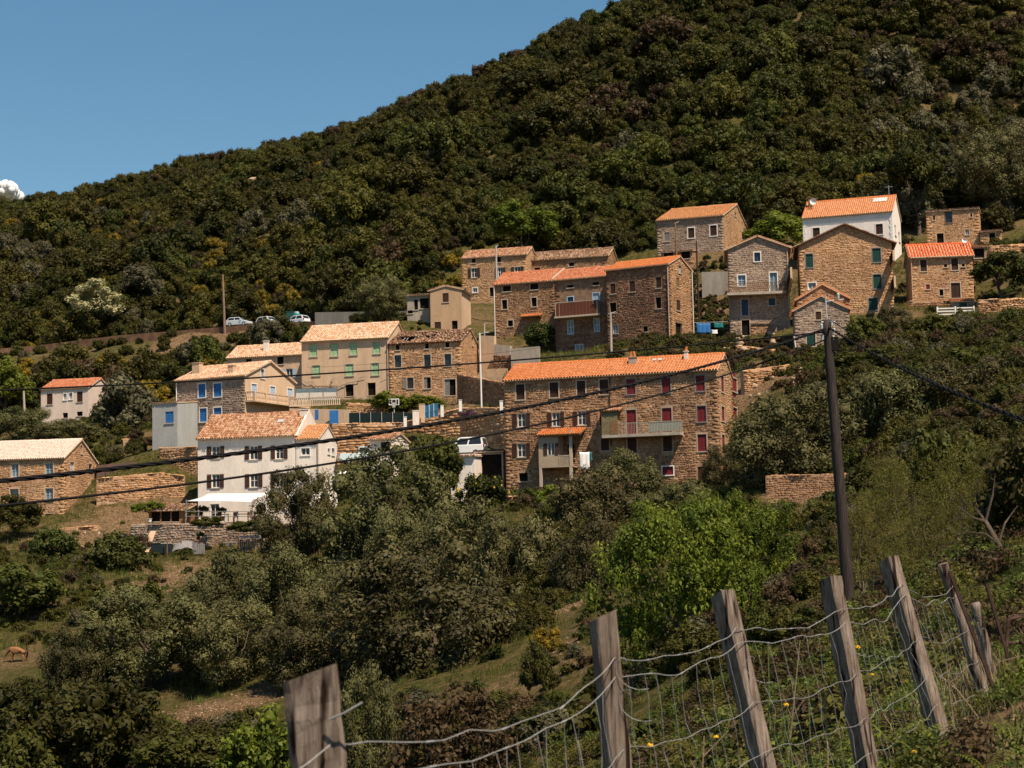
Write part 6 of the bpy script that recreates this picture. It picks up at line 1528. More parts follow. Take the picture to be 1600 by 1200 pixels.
car('pickup_truck', 'pale blue white pickup truck below the tan block retaining wall', 566, 725, 204, 12, P_BLU, L=4.9, Wd=1.75, hb=1.05, ht=1.75, kind='pickup', cat='pickup')
car('parked_suv', 'white off-road car at the foot of the retaining wall by the carport', 727, 714, 193, 165, P_WHT, L=4.2, Wd=1.75, hb=1.1, ht=1.85, kind='suv', cat='car')
TEAL = plain('teal_plastic', (.015, .17, .17), .1, 4, .5, .3, 0)
a = at(464, 500, 299); e = empty('recycling_bin', a+np.array((0, 0, -.6)), 0, 'teal recycling container behind the rightmost parked car', 'bin')
m_ = MB(); m_.tube([(0, 0, 0), (0, 0, 1.4), (0, 0, 1.7)], [.62, .60, .40], 10); m_.build('bin_body', TEAL, e); m_ = MB(); m_.tube([(0, 0, 1.7), (0, 0, 1.85)], [.42, .3], 10); m_.build('bin_lid', METAL, e)
a = at(456, 500, 300); m_ = MB(); m_.box(-.8, .8, -.4, .4, -.5, 1.2); m_.box(-.84, .84, -.44, .44, 1.2, 1.3); m_.build('waste_bin', plain('dark_green_plastic', (.012, .06, .05), .1, 4, .5, .3, 0), None, loc=a, label='dark green waste container left of the teal one', cat='bin')

# ------------------------------------------------------------------ gate, screen, hoop, laundry and the like
a = at(545, 660, 215.5); e = empty('screen_fence', a, 0, 'dark green netting screen along the top of the block retaining wall', 'fence')
xs_ = np.linspace(545, 648, 7)
for i in range(6):
    A, B = at(xs_[i], 661.5, 215.5-i*.6)-a, at(xs_[i+1], 661.5, 215.5-(i+1)*.6)-a; hh = 16.5/F*214
    m_ = MB(); m_.obox(A+(B-A)*.02, (B-A)*.96, (0, .04, 0), (0, 0, hh)); m_.build('netting_panel', TARP_G, e)
    m_ = MB(); m_.bar(A+np.array((0, -.03, -.3)), A+np.array((0, -.03, hh+.1)), .035, 5); m_.build('fence_post', METAL, e)
a = at(664, 655, 208); e = empty('blue_gate', a, 0, 'light blue metal gate beside the dark screen fence', 'gate')
BLG = plain('blue_gate_paint', (.09, .36, .55), .1, 4, .45, .3, 0)
for i in range(3):
    A, B = at(664+7*i, 654-1.5*i, 208-.5*i)-a, at(664+7*(i+1), 654-1.5*(i+1), 208-.5*(i+1))-a; hh = 20/F*208
    m_ = MB(); m_.obox(A+(B-A)*.04, (B-A)*.92, (0, .05, 0), (0, 0, hh)); m_.build('gate_panel', BLG, e)
    m_ = MB(); m_.obox(A+np.array((0, -.03, hh*.5)), (B-A), (0, .02, 0), (0, 0, .07)); m_.obox(A+np.array((-.04, -.04, 0)), (.08, 0, 0), (0, .10, 0), (0, 0, hh+.05)); m_.build('gate_frame', W_LBLUE, e)
for (x0, x1, y0, y1, lb) in ((645, 655, 642, 661, 'white stepped pier left of the blue gate'), (655, 664, 632, 656, 'tan pillar between the screen and the blue gate')):
    A = at((x0+x1)/2, y1, 208.8); wd = (x1-x0)/F*208.8; m_ = MB(); hh = (y1-y0)/F*208.8; m_.box(-wd/2, wd/2, -.15, .2, -.3, hh); m_.box(-wd/2-.03, wd/2+.03, -.18, .23, hh, hh+.07); m_.build('gate_pier', PL_WHITE if 'white' in lb else PL_OCHRE, None, loc=A, label=lb, cat='pillar')
a = at(616, 660, 216.5); e = empty('basketball_hoop', a, 0, 'basketball hoop with a dark board in front of the clipped hedge', 'basketball hoop')
zt = (660-623)/F*216.5; bw, bh = 15.5/F*216.5/2, 9.3/F*216.5
m_ = MB(); m_.bar((0, .25, -.3), (0, .25, zt-.2), .06, 6); m_.build('stand', METAL, e)
m_ = MB(); m_.box(-bw, bw, .0, .05, zt-bh, zt); bo = m_.build('backboard', plain('dark_backboard', (.02, .02, .025), .1, 3, .5), e)
m_ = MB()
for (x0, x1, z0, z1) in ((-bw-.03, bw+.03, zt-.06, zt+.03), (-bw-.03, bw+.03, zt-bh-.03, zt-bh+.06), (-bw-.03, -bw+.06, zt-bh+.06, zt-.06), (bw-.06, bw+.03, zt-bh+.06, zt-.06), (-.26, .26, zt-bh+.55, zt-bh+.61), (-.26, -.20, zt-bh+.12, zt-bh+.55), (.20, .26, zt-bh+.12, zt-bh+.55)): m_.box(x0, x1, -.012, -.002, z0, z1)
m_.build('board_lines', W_WHITE, bo)
m_ = MB(); an = np.linspace(0, 2*math.pi, 17); m_.tube([(.24*math.cos(q), -.28+.24*math.sin(q), zt-bh+.14) for q in an], .022, 5); m_.build('rim', W_WHITE, e)
for k in range(10):
    m_ = MB(); q = k*.628; m_.bar((.24*math.cos(q), -.28+.24*math.sin(q), zt-bh+.13), (.13*math.cos(q+.5), -.28+.13*math.sin(q+.5), zt-bh-.32), .018, 4); m_.build('net_cord', W_WHITE, e)
def cloth(name, label, x0, y0, x1, y1, Y, mat, folds=6, sag=.0, cat='laundry', amp=.05):
    A, B, Cc = at(x0, y0, Y), at(x1, y0, Y), at(x0, y1, Y); nx_, nz_ = folds*4, 8; V = []
    for j in range(nz_+1):
        for i in range(nx_+1):
            s_, t_ = i/nx_, j/nz_
            P = A+(B-A)*s_+np.array((0, 0, (Cc[2]-A[2])*t_*(1+sag*(s_-.4)))); V.append(P-A+np.array((.06*math.sin(t_*3+s_*4)*t_, amp*math.sin(s_*folds*6.28+t_)*(.3+t_), -.05*math.sin(s_*3.14))))
    Fc = [(j*(nx_+1)+i, j*(nx_+1)+i+1, (j+1)*(nx_+1)+i+1, (j+1)*(nx_+1)+i) for j in range(nz_) for i in range(nx_)]
    m_ = MB(); m_.add(V, Fc); o = m_.build(name, mat, None, True, loc=A, label=label, cat=cat)
    sd = o.modifiers.new('thickness', 'SOLIDIFY'); sd.thickness = .015
    return o
SHEET = plain('white_cotton', (.82, .80, .78), .04, 2, .9, .1, .1)
cloth('laundry_sheet', 'white bed sheet hanging from the porch balcony', 905, 706, 921, 733, 177.2, SHEET, 2, .25)
cloth('laundry_towel', 'turquoise towel end hanging beside the white bed sheet', 921.5, 706, 925, 719, 177.2, TEAL, 1)
cloth('laundry_sheet', 'blue sheet on the washing line by the dark stone house', 1088, 505, 1110, 520, 223, W_BLUE, 3)
cloth('laundry_towel', 'turquoise towel on the washing line by the tower house', 1115, 504, 1130, 511.5, 223, TEAL, 2)
cloth('laundry_cloth', 'small white cloth near the blue sheet on the line', 1111.5, 515, 1121, 521, 223, SHEET, 1)
A, B = at(1085, 504.5, 223), at(1137, 503, 223); m_ = MB(); m_.bar((0, 0, .03), B-A+np.array((0, 0, .03)), .02, 5); m_.build('washing_line', METAL, None, loc=A, label='washing line between the dark stone house and the tower house', cat='washing line')
# white garden fence at right
a = at(1465, 493, 214); e = empty('white_fence', a, 0, 'white post and rail fence below the red roofed house', 'fence')
for k in range(3): B = at(1465+29*k-(1 if k else 0), 495-.9*k, 214)-a; m_ = MB(); m_.box(B[0]-.08, B[0]+.08, -.08, .08, -.3, .95); m_.build('fence_post', W_WHITE, e)
for zz in (.15, .48, .80):
    for k in range(2): A = at(1465+29*k, 494.6-.9*k, 214)-a; B = at(1465+29*(k+1), 493.7-.9*k, 214)-a; m_ = MB(); m_.obox(A+np.array((.08, -.03, zz)), (B-A)-np.array((.16, 0, 0)), (0, .05, 0), (0, 0, .13)); m_.build('rail', W_WHITE, e)
sh = House('garden_shed', 'little green doored shed with a tile strip beneath the red roofed house', 1522, 471, 219, -6, 1488, 1530, 486, 466, roof='shed', D=2.2, rise=.45, cat='shed', ctrl=False, fnd=1)
sh.win('F', 1499, 473, 1511, 485, 'shut', W_DGREEN, None, name='door'); sh.walls(PL_GREY); sh.roofing(TILE_NEW, ov=.25)
# pergola terrace between the blue and green shuttered houses
a = at(452, 636, 219.5); e = empty('terrace_balustrade', a, 0, 'white balustrade of the pergola terrace under the green shuttered house', 'balustrade')
B = at(532, 636, 218)-a; ang = math.atan2(B[1], B[0]); e.rotation_euler = (0, 0, ang); Lb = math.hypot(B[0], B[1])
bl = bpy.data.meshes['baluster']
m_ = MB(); m_.box(0, Lb, -.1, .1, 0, .08); m_.box(0, Lb, -.09, .09, .86, .97); m_.build('rail', PL_OCHRE, e)
bw_ = bl.copy(); bw_.materials.clear(); bw_.materials.append(W_CREAM)
for k, q in enumerate(np.arange(.12, Lb, .24)): link('baluster', bw_, e, (q, 0, .06))
a = at(462, 624, 222); e = empty('pergola', a, 0, 'low pergola with a grey blue glazed strip above the white balustrade', 'pergola')
Lp = (527-462)/F*222
m_ = MB(); m_.box(0, Lp, 0, .06, -.1, .72); m_.build('pergola_wall', plain('corrugated_white', (.60, .56, .50), .1, 3), e)
n_ = 3
for k in range(n_): m_ = MB(); m_.box(Lp*k/n_+.04, Lp*(k+1)/n_-.04, -.01, .03, .74, 1.25); m_.build('glazed_panel', GLASS_B, e)
for k in range(n_+1): m_ = MB(); m_.box(Lp*k/n_-.035, Lp*k/n_+.035, -.05, .08, -.3, 1.34); m_.build('pergola_post', W_GREY, e)
m_ = MB(); m_.box(-.1, Lp+.1, -.08, -.02, 1.345, 1.45); m_.build('pergola_beam', W_PLANK, e)
for (x0, x1, y0, y1, lb, mt, nm, ct) in ((515, 529, 641, 663, 'bright blue door in the terrace wall below the pergola', W_BLUE, 'terrace_door', 'door'), (492, 498, 640, 656, 'narrow blue shutter on the terrace wall, left of the blue door', W_BLUE, 'terrace_shutter', 'shutter')):
    A = at(x0, y1, 217.0); wd, hh = (x1-x0)/F*217, (y1-y0)/F*217; m_ = MB(); m_.box(0, wd, -.06, 0, 0, hh)
    for k in range(4): m_.box(wd*k/4+.02, wd*(k+1)/4-.02, -.085, -.062, .05, hh-.05)
    m_.build(nm, mt, None, loc=A, label=lb, cat=ct)

# ------------------------------------------------------------------ deck of the white shuttered house
def ground_slab(name, label, pts, Y0, zpx, thick, mat): pass
zd = at(310, 817, 190)[2]
a = np.array([at(204, 817, 191.4)[0], 191.4, zd]); e = empty('deck', a, 0, 'raised garden terrace in front of the white shuttered house', 'terrace')
m_ = MB(); m_.add([(0, 0, -.02), (at(412, 817, 188.6)[0]-a[0], -2.8, -.02), (at(412, 817, 188.6)[0]-a[0]+.5, 6.6, -.02), (0, 9.5, -.02), (0, 0, -.5), (at(412, 817, 188.6)[0]-a[0], -2.8, -.5), (at(412, 817, 188.6)[0]-a[0]+.5, 6.6, -.5), (0, 9.5, -.5)],
                  [(0, 1, 2, 3), (0, 1, 5, 4), (1, 2, 6, 5), (2, 3, 7, 6), (3, 0, 4, 7)]); m_.build('deck_slab', plain('packed_earth', (.26, .18, .11), .25, 2), e)
a = at(290, 816, 190.3); e = empty('deck_railing', a, 0, 'timber rail fence along the terrace of the white shuttered house', 'railing')
px_ = [290, 310, 331, 351, 371, 392, 407]
pp = [at(x, 817, 190.3-(x-290)*.0165)-a for x in px_]
for p in pp: m_ = MB(); m_.bar(p+np.array((0, 0, -.1)), p+np.array((0, 0, 1.15)), .045, 6); m_.build('rail_post', W_GREY, e)
for z_ in (.62, 1.08):
    for q0, q1 in zip(pp[:-1], pp[1:]): m_ = MB(); m_.bar(q0+np.array((0, -.06, z_)), q1+np.array((0, -.06, z_)), .032, 5); m_.build('rail', W_GREY, e)
def sail(name, label, cs, mat, dip=.25, n=10):
    Q = [at(*c) for c in cs]; O = Q[0].copy(); V = []
    for j in range(n+1):
        for i in range(n+1):
            s_, t_ = i/n, j/n
            k = .06*math.sin(math.pi*t_); s2 = s_*(1-2*k)+k; k2 = .06*math.sin(math.pi*s_); t2 = t_*(1-2*k2)+k2
            P = Q[0]*(1-s2)*(1-t2)+Q[1]*s2*(1-t2)+Q[2]*s2*t2+Q[3]*(1-s2)*t2
            V.append(P-O-np.array((0, 0, dip*math.sin(math.pi*s_)*math.sin(math.pi*t_))))
    m_ = MB(); m_.add(V, [(j*(n+1)+i, j*(n+1)+i+1, (j+1)*(n+1)+i+1, (j+1)*(n+1)+i) for j in range(n) for i in range(n)])
    o = m_.build(name, mat, None, True, loc=O, label=label, cat='shade sail'); sd = o.modifiers.new('t', 'SOLIDIFY'); sd.thickness = .01; return o
SAIL = plain('white_sail_cloth', (.82, .79, .74), .03, 2, .9, .1, .05)
sail('shade_sail', 'white shade sail stretched over the terrace of the white shuttered house', ((291, 783, 191.5), (393, 784, 189.8), (430, 769, 196.0), (324, 771, 197.3)), SAIL)
sail('shade_sail', 'second narrow white canopy right of the big shade sail', ((418, 779, 191.5), (520, 779, 190), (526, 771, 195), (432, 773, 196.5)), SAIL, .1)
sail('shade_sail', 'little white sail behind the tall upright olive, right of the white wing', ((527, 740, 196), (562, 741, 195), (566, 735, 198), (530, 736, 199)), SAIL, .2)
for (x, y0, Y, lb) in ((291, 783, 191.4, 'thin mast at the left corner of the big shade sail'), (394, 784, 189.7, 'thin mast at the front right corner of the big shade sail')):
    A = at(x, y0, Y); m_ = MB(); m_.bar((0, 0, .15), (0, 0, zd-A[2]), .05, 6); m_.build('sail_mast', W_GREY, None, loc=A, label=lb, cat='mast')
# deck furniture
def table(label, px, py, Y, w_, d_, h_, mat):
    a = at(px, py, Y); e = empty('garden_table', a, .1, label, 'table'); m_ = MB(); m_.box(-w_/2, w_/2, -d_/2, d_/2, h_-.05, h_); m_.build('table_top', mat, e)
    for sx in (-1, 1):
        for sy in (-1, 1): m_ = MB(); m_.box(sx*(w_/2-.1)-.03, sx*(w_/2-.1)+.03, sy*(d_/2-.1)-.03, sy*(d_/2-.1)+.03, 0, h_-.05); m_.build('leg', mat, e)
table('long wooden table behind the terrace railing', 380, 815, 191.5, 1.9, .8, .75, W_PLANK)
table('small dark table by the glazed terrace door', 350, 815, 192, 1.0, .7, .72, W_BROWN)
for i, (px, lb) in enumerate(((368, 'left garden chair at the long terrace table'), (391, 'right garden chair at the long terrace table'))):
    a = at(px, 815.5, 191.0); e = empty('garden_chair', a, .3*i, lb, 'chair')
    m_ = MB(); m_.box(-.24, .24, -.24, .24, .42, .46); m_.build('seat', W_PLANK, e); m_ = MB(); m_.box(-.24, .24, .20, .24, .46, .95); m_.build('backrest', W_PLANK, e)
    for sx in (-.2, .2):
        for sy in (-.2, .2): m_ = MB(); m_.box(sx-.025, sx+.025, sy-.025, sy+.025, 0, .42); m_.build('leg', W_PLANK, e)
TERRA = plain('terracotta', (.36, .15, .08), .15, 4)
FLM = crown_mesh('pot_foliage', L_FIG, nc=10, nl=24, ls=.16, cr=(.28, .45), sq=(1, 1, 1.0))
def pot(label, px, py, Y, r=.22, h_=.4, mat=None, fol=.4):
    a = at(px, py, Y); e = empty('plant_pot', a, 0, label, 'plant pot'); m_ = MB(); m_.tube([(0, 0, 0), (0, 0, h_*.9), (0, 0, h_*.92), (0, 0, h_)], [r*.7, r*.95, r*1.08, r*1.08], 10); m_.build('pot', mat or TERRA, e)
    if fol: o = link('plant', FLM, e, (0, 0, h_+fol*.6)); o.scale = (fol, fol, fol)
pot('potted plant at the left end of the terrace railing', 299, 815.5, 190.8, fol=.55); pot('big potted shrub left of the glazed terrace door', 318, 815, 192.5, .3, .5, fol=.7)
pot('potted palm right of the glazed terrace door', 347, 814, 193.5, .25, .45, fol=.6); pot('terracotta pot at the right end of the terrace railing', 400, 816, 189.6, .3, .55, fol=.3)
pot('white pot in the clutter below the left end of the terrace', 234, 816, 190.6, .22, .35, W_WHITE, 0); pot('white round pot beside the plank hutch on the lower terrace', 359, 853, 186.5, .22, .32, W_WHITE, 0)
pot('yellow flower pot in front of the lower terrace wall', 313, 850, 186.5, .2, .4, None, .5)
# tiled shelter, clutter, bins
sh = House('tiled_shelter', 'low open shelter with rough tiles left of the shade sail', 291, 797, 192.6, -6, 232, 298, 816, 789, roof='shed', D=3.2, rise=.6, cat='shed', ctrl=False, fnd=.2)
for b_ in ((236, 800, 250, 815), (252, 799.5, 266, 815), (268, 799, 280, 815)): sh.win('F', *b_, 'dark', name='bay')
sh.walls(W_PLANK); sh.roofing(TILE_RUIN, ov=.35, jit=.03)
for i, (px, lb) in enumerate(((246, 'left dark storage box on the lower terrace'), (261, 'right dark storage box on the lower terrace'))):
    a = at(px, 863, 185.5); e = empty('storage_box', a, .05*i, lb, 'box'); m_ = MB(); m_.box(-.5, .5, -.35, .35, -.1, .78); m_.build('box_body', plain('black_green_plastic', (.012, .022, .024), .1, 4, .5, .3, 0), e); m_ = MB(); m_.box(-.53, .53, -.38, .38, .785, .84); m_.build('box_lid', METAL if i else TARP_G, e)
a = at(290, 865, 185.2); V = []
for j in range(7):
    for i in range(9): V.append(((i-4)*.28, (j-3)*.28, max(-.1, 1.15*(1-((i-4)/4.4)**4)*(1-((j-3)/3.4)**4)+rng.normal(0, .05))))
m_ = MB(); m_.add(V, [(j*9+i, j*9+i+1, (j+1)*9+i+1, (j+1)*9+i) for j in range(6) for i in range(8)]); m_.build('tarpaulin', plain('grey_tarpaulin', (.20, .19, .19), .15, 2, .6, .3, .3), None, True, loc=a, label='heap covered with a grey tarpaulin on the lower terrace', cat='tarpaulin')
a = at(226, 866, 185.5); e = empty('stacked_boards', a, 0, 'pale boards leaning at the left end of the lower terrace', 'boards')
for i, (x0, y0, x1, y1, w_) in enumerate(((228, 848, 235, 830, .55), (224, 858, 229, 846, .5), (226, 863, 230, 855, .4))):
    A, B = at(x0, y0, 186-i*.3)-a, at(x1, y1, 186.6-i*.3)-a; m_ = MB(); m_.obox(A, (w_, 0, 0), B-A, (0, -.04, .02)); m_.build('board', plain('pale_board', (.52, .36, .24), .12, 3), e)
for i, (px, lb) in enumerate(((261, 'left pole of the wire fence round the lower terrace'), (283, 'second pole of the wire fence round the lower terrace'), (303, 'third pole of the wire fence round the lower terrace'), (372, 'right pole of the wire fence near the plank hutch'), (398, 'last pole of the wire fence beside the upright olive'))):
    a = at(px, 869, 184.6); m_ = MB(); m_.bar((0, 0, -.3), (.03, 0, 1.9+.2*(i % 2)), .05, 6); m_.build('fence_pole', W_PLANK, None, loc=a, label=lb, cat='pole')
a = at(300, 866, 184.4); e = empty('plank_gate', a, 0, 'grey plank panel in the lower terrace fence', 'fence panel')
for k in range(7): m_ = MB(); m_.box(.02+.17*k, .165+.17*k, 0, .03, 0, .95+.05*(k % 3)); m_.build('plank', W_GREY, e)
a = at(374, 862, 185.6); e = empty('plank_hutch', a, 0, 'low plank hutch half hidden at the right of the lower terrace', 'hutch')
for k in range(10): m_ = MB(); m_.box(.2*k, .2*k+.17, 0, .03, .0, 1.05+.08*math.sin(k*2.2)); m_.build('plank', W_GREY if k % 2 else W_PLANK, e)
m_ = MB(); m_.obox((-.1, -.15, 1.2), (2.3, 0, 0), (0, 1.4, .25), (0, -.01, .06)); m_.build('hutch_roof', METAL, e)
a = at(332, 858, 186.0); e = empty('garden_ladder', a, 0, 'small wooden ladder standing in the lower terrace garden', 'ladder')
for sx in (0, .42): m_ = MB(); m_.bar((sx, 0, 0), (sx*.8+.1, .4, 1.2), .03, 5); m_.build('rail', W_PLANK, e)
for k in range(4): m_ = MB(); m_.bar((.03*k, .08+.09*k, .2+.26*k), (.42-.01*k, .08+.09*k, .2+.26*k), .022, 5); m_.build('rung', W_PLANK, e)
a = at(188, 917, 172); m_ = MB(); m_.box(-.7, .7, -.3, .3, -.1, .45); m_.box(-.74, .74, -.34, .34, .36, .46); m_.build('red_crate', plain('red_plastic', (.30, .02, .02), .1, 3, .5), None, loc=a, label='red crate in the shade under the low fig tree', cat='crate')
# dark railing right of the white wing
a = at(527, 738, 198); e = empty('stair_railing', a, 0, 'dark sloping stair railing behind the white wing', 'railing')
for k in range(3): A, B = at(527, 720+8*k, 198)-a, at(553-3*k, 738+3*k, 196.5)-a; m_ = MB(); m_.bar(A, B, .035, 5); m_.build('rail', W_BROWN, e)

# ------------------------------------------------------------------ boulders and outcrops
def rock_mesh(seed, mat, n=3):
    rg = np.random.default_rng(seed); V, Fq = [], []
    nu, nv = 10, 7
    for j in range(nv+1):
        for i in range(nu):
            th_, ph = math.pi*j/nv, 2*math.pi*i/nu
            d = np.array((math.sin(th_)*math.cos(ph), math.sin(th_)*math.sin(ph), math.cos(th_)))
            r_ = 1+.22*math.sin(d[0]*3.1+seed)+.18*math.sin(d[1]*4.3+seed*2)+.15*math.sin(d[2]*5+seed*3)
            V.append(np.round(d*r_*4)/4*.35+d*r_*.65)
    Fq = [(j*nu+i, j*nu+(i+1) % nu, (j+1)*nu+(i+1) % nu, (j+1)*nu+i) for j in range(nv) for i in range(nu)]
    return npmesh('boulder', np.array(V), np.array(Fq), np.full(len(V), .6), mat)
ROCKM = plain('pale_granite', (.40, .29, .20), .3, 1.5, .9, .1, .8)
RK = [rock_mesh(s_, ROCKM) for s_ in range(5)]
def rocks(spec):
    for (px, py, Y, r_, lb, gp) in spec:
        a = at(px, py, Y); o = link('boulder', RK[rng.integers(5)], None, a); o.scale = (r_, r_*.8, r_*.65); o.rotation_euler = (rng.uniform(-.3, .3), 0, rng.uniform(0, 6)); put(o, lb, 'rock', gp)
rocks([(1092, 549, 218, .75, 'rounded pale boulder just over the orange roof near its right end', None), (1155, 537, 215, .5, 'tilted slab of rock left of the little stone shed', None), (1165, 548, 213, .6, 'pale block below the little stone shed', None),
       (1190, 548, 211, .55, 'jagged block on the rubble right of the little stone shed', None), (1177, 556, 209, .45, 'lowest pale block on the rubble under the tower house', None), (1207, 535, 213, .4, 'flat stone by the corner of the tower house', None)])
for (x0, x1, y0, y1, ya, yb, n, lb, gp, rr) in ((1085, 1240, 535, 580, 222, 206, 26, 'rubble stone on the bank under the tower house', 'rubble stones under the tower house', (.15, .4)), (1165, 1260, 580, 640, 200, 190, 20, 'stone fallen from the dry stone terrace', 'stones below the dry stone terrace', (.15, .4)),
        (100, 240, 815, 850, 200, 190, 22, 'loose stone on the dirt below the left stone house', 'loose stones below the left stone house', (.15, .35)), (1400, 1560, 850, 900, 62, 48, 14, 'pale stone lying among the saplings', 'stones among the saplings', (.06, .16)), (1500, 1600, 1080, 1190, 14, 9, 7, 'small pale stone in the verge grass', 'stones in the verge grass', (.02, .05))):
    for i in range(n):
        f_ = rng.random(); px, py = rng.uniform(x0, x1), y0+(y1-y0)*f_; Y = ya+(yb-ya)*f_; P = at(px, py, Y); r_ = rng.uniform(*rr)
        o = link('stone', RK[rng.integers(5)], None, (P[0], P[1], th(P[0], P[1])+r_*.2)); o.scale = (r_, r_*.8, r_*.7); o.rotation_euler = (rng.uniform(-.4, .4), rng.uniform(-.4, .4), rng.uniform(0, 6)); put(o, lb, 'stone', gp)
for (px, py, Y, r_, lb) in OUTCROPS:
    P = at(px, py, Y); z_ = th(P[0], P[1]); o = link('rock_outcrop', RK[rng.integers(5)], None, (P[0], P[1], z_+r_*.35)); o.scale = (r_*1.2, r_*.8, r_*.75); o.rotation_euler = (rng.uniform(-.3, .3), .3, rng.uniform(0, 6)); put(o, lb, 'rock')

# ------------------------------------------------------------------ horse
hz = at(28, 1031, 147); hzz = th(hz[0], hz[1])
HB = [('pelvis', (.48, 0, 1.05), .27), ('belly', (.05, 0, 1.0), .30), ('chest', (-.42, 0, 1.02), .27), ('withers', (-.62, 0, 1.10), .19), ('neck', (-.92, .03, .86), .135), ('poll', (-1.15, .06, .58), .11), ('cheek', (-1.20, .07, .36), .085), ('muzzle', (-1.20, .07, .14), .06)]
vv = [b[1] for b in HB]; rr = [b[2] for b in HB]; ee = [(i, i+1) for i in range(7)]
def chain(root, pts_, rs):
    k = root
    for p_, r_ in zip(pts_, rs): vv.append(p_); rr.append(r_); ee.append((k, len(vv)-1)); k = len(vv)-1
for sy, st in ((-.15, 0), (.15, .14)):
    chain(0, [(.50+st*.3, sy, .80), (.42+st, sy, .62), (.58+st, sy, .40), (.55+st, sy, .14), (.53+st, sy, .03)], [.15, .10, .065, .045, .055])
    chain(2, [(-.46, sy, .72), (-.48-st*.5, sy, .42), (-.47-st*.5, sy, .14), (-.49-st*.5, sy, .03)], [.11, .065, .042, .052])
me = bpy.data.meshes.new('body'); me.from_pydata(vv, ee, [])
e = empty('horse', (hz[0], hz[1], hzz), R(-12), 'chestnut horse grazing in the grass at the left edge', 'horse'); e.scale = (.88, .88, .88)
HM = plain('chestnut_coat', (.25, .115, .05), .2, 3, .6, .2, 0); me.materials.append(HM)
ho = link('body', me, e)
sk = ho.modifiers.new('skin', 'SKIN'); sk.use_smooth_shade = True
if not me.skin_vertices: print('no skin layer')
for i, r_ in enumerate(rr): me.skin_vertices[0].data[i].radius = (r_, r_)
me.skin_vertices[0].data[0].use_root = True
sb = ho.modifiers.new('sub', 'SUBSURF'); sb.levels = 1; sb.render_levels = 2
MANE = plain('dark_mane_hair', (.028, .016, .010), .2, 8)
m_ = MB(); m_.tube([(.72, 0, 1.16), (.84, 0, 1.02), (.86, .01, .7), (.83, .01, .38)], [.05, .075, .085, .02], 7); m_.build('tail', MANE, e, True)
m_ = MB(); m_.tube([(-.55, 0, 1.27), (-.80, .02, 1.08), (-1.02, .04, .86), (-1.14, .06, .68)], [.03, .055, .055, .03], 6); m_.build('mane', MANE, e, True)
for sy in (-.06, .06): m_ = MB(); m_.tube([(-1.10, .06+sy, .66), (-1.04, .06+sy*1.5, .78)], [.035, .008], 5); m_.build('ear', HM, e)

# ------------------------------------------------------------------ cloud at the left edge, far behind the ridge
cm = NT('cloud_white'); CLM = cm.done((.70, .71, .73), 1.0, 0)
V, Fq, n_ = [], [], 0
a = at(6, 277, 4000)
cl = MB()
for k in range(420):
    u_ = rng.uniform(-1, 1); top_ = 26*(1-u_*u_)**.5*(.75+.25*math.sin(u_*7+1)); d_ = np.array((-40+66*u_, rng.normal(0, 22), -34+top_*rng.uniform(-.4, 1.0))); r_ = rng.uniform(6, 13)
    cl.addnp(d_+SPH_V*r_, SPH_F, np.full(24, .5))
cl = cl.build('cloud', CLM, None, True, loc=a, label='small white cloud behind the ridge at the left edge', cat='cloud'); cl.modifiers.new('s', 'SUBSURF').render_levels = 2

# ------------------------------------------------------------------ roadside fence in the foreground
FW = NT('weathered_post_wood')
_c = FW.coord('Object', (26, 26, 1.6)); _n1 = FW.noise(2.2, 6, _c, .7); _n2 = FW.noise(5, 4); _c2 = FW.coord('Object', (14, 14, .5)); _n3 = FW.noise(2.0, 2, _c2)
_col = FW.ramp(_n1, [(.28, (.080, .060, .048)), (.48, (.205, .160, .128)), (.72, (.36, .30, .25))])
_col = FW.mix(_col, FW.ramp(_n3, [(.36, (.12, .09, .07)), (.44, (1, 1, 1))]), 1.0, 'MULTIPLY')
_col = FW.mix(_col, FW.ramp(_n2, [(.3, (.62, .58, .55)), (.6, (1, 1, 1))]), 1.0, 'MULTIPLY')
FW.bump(_n1, .9, .012); FW = FW.done(_col, .9, .1)
fe = empty('wire_fence', (.3, 7.5, -1.3), 0, 'old sheep wire fence on leaning weathered wooden posts along the verge', 'fence')
FO = np.array((.3, 7.5, -1.3))
POSTS = []   # (top px, py, Y, base px, py, half width, half depth, twist, round)
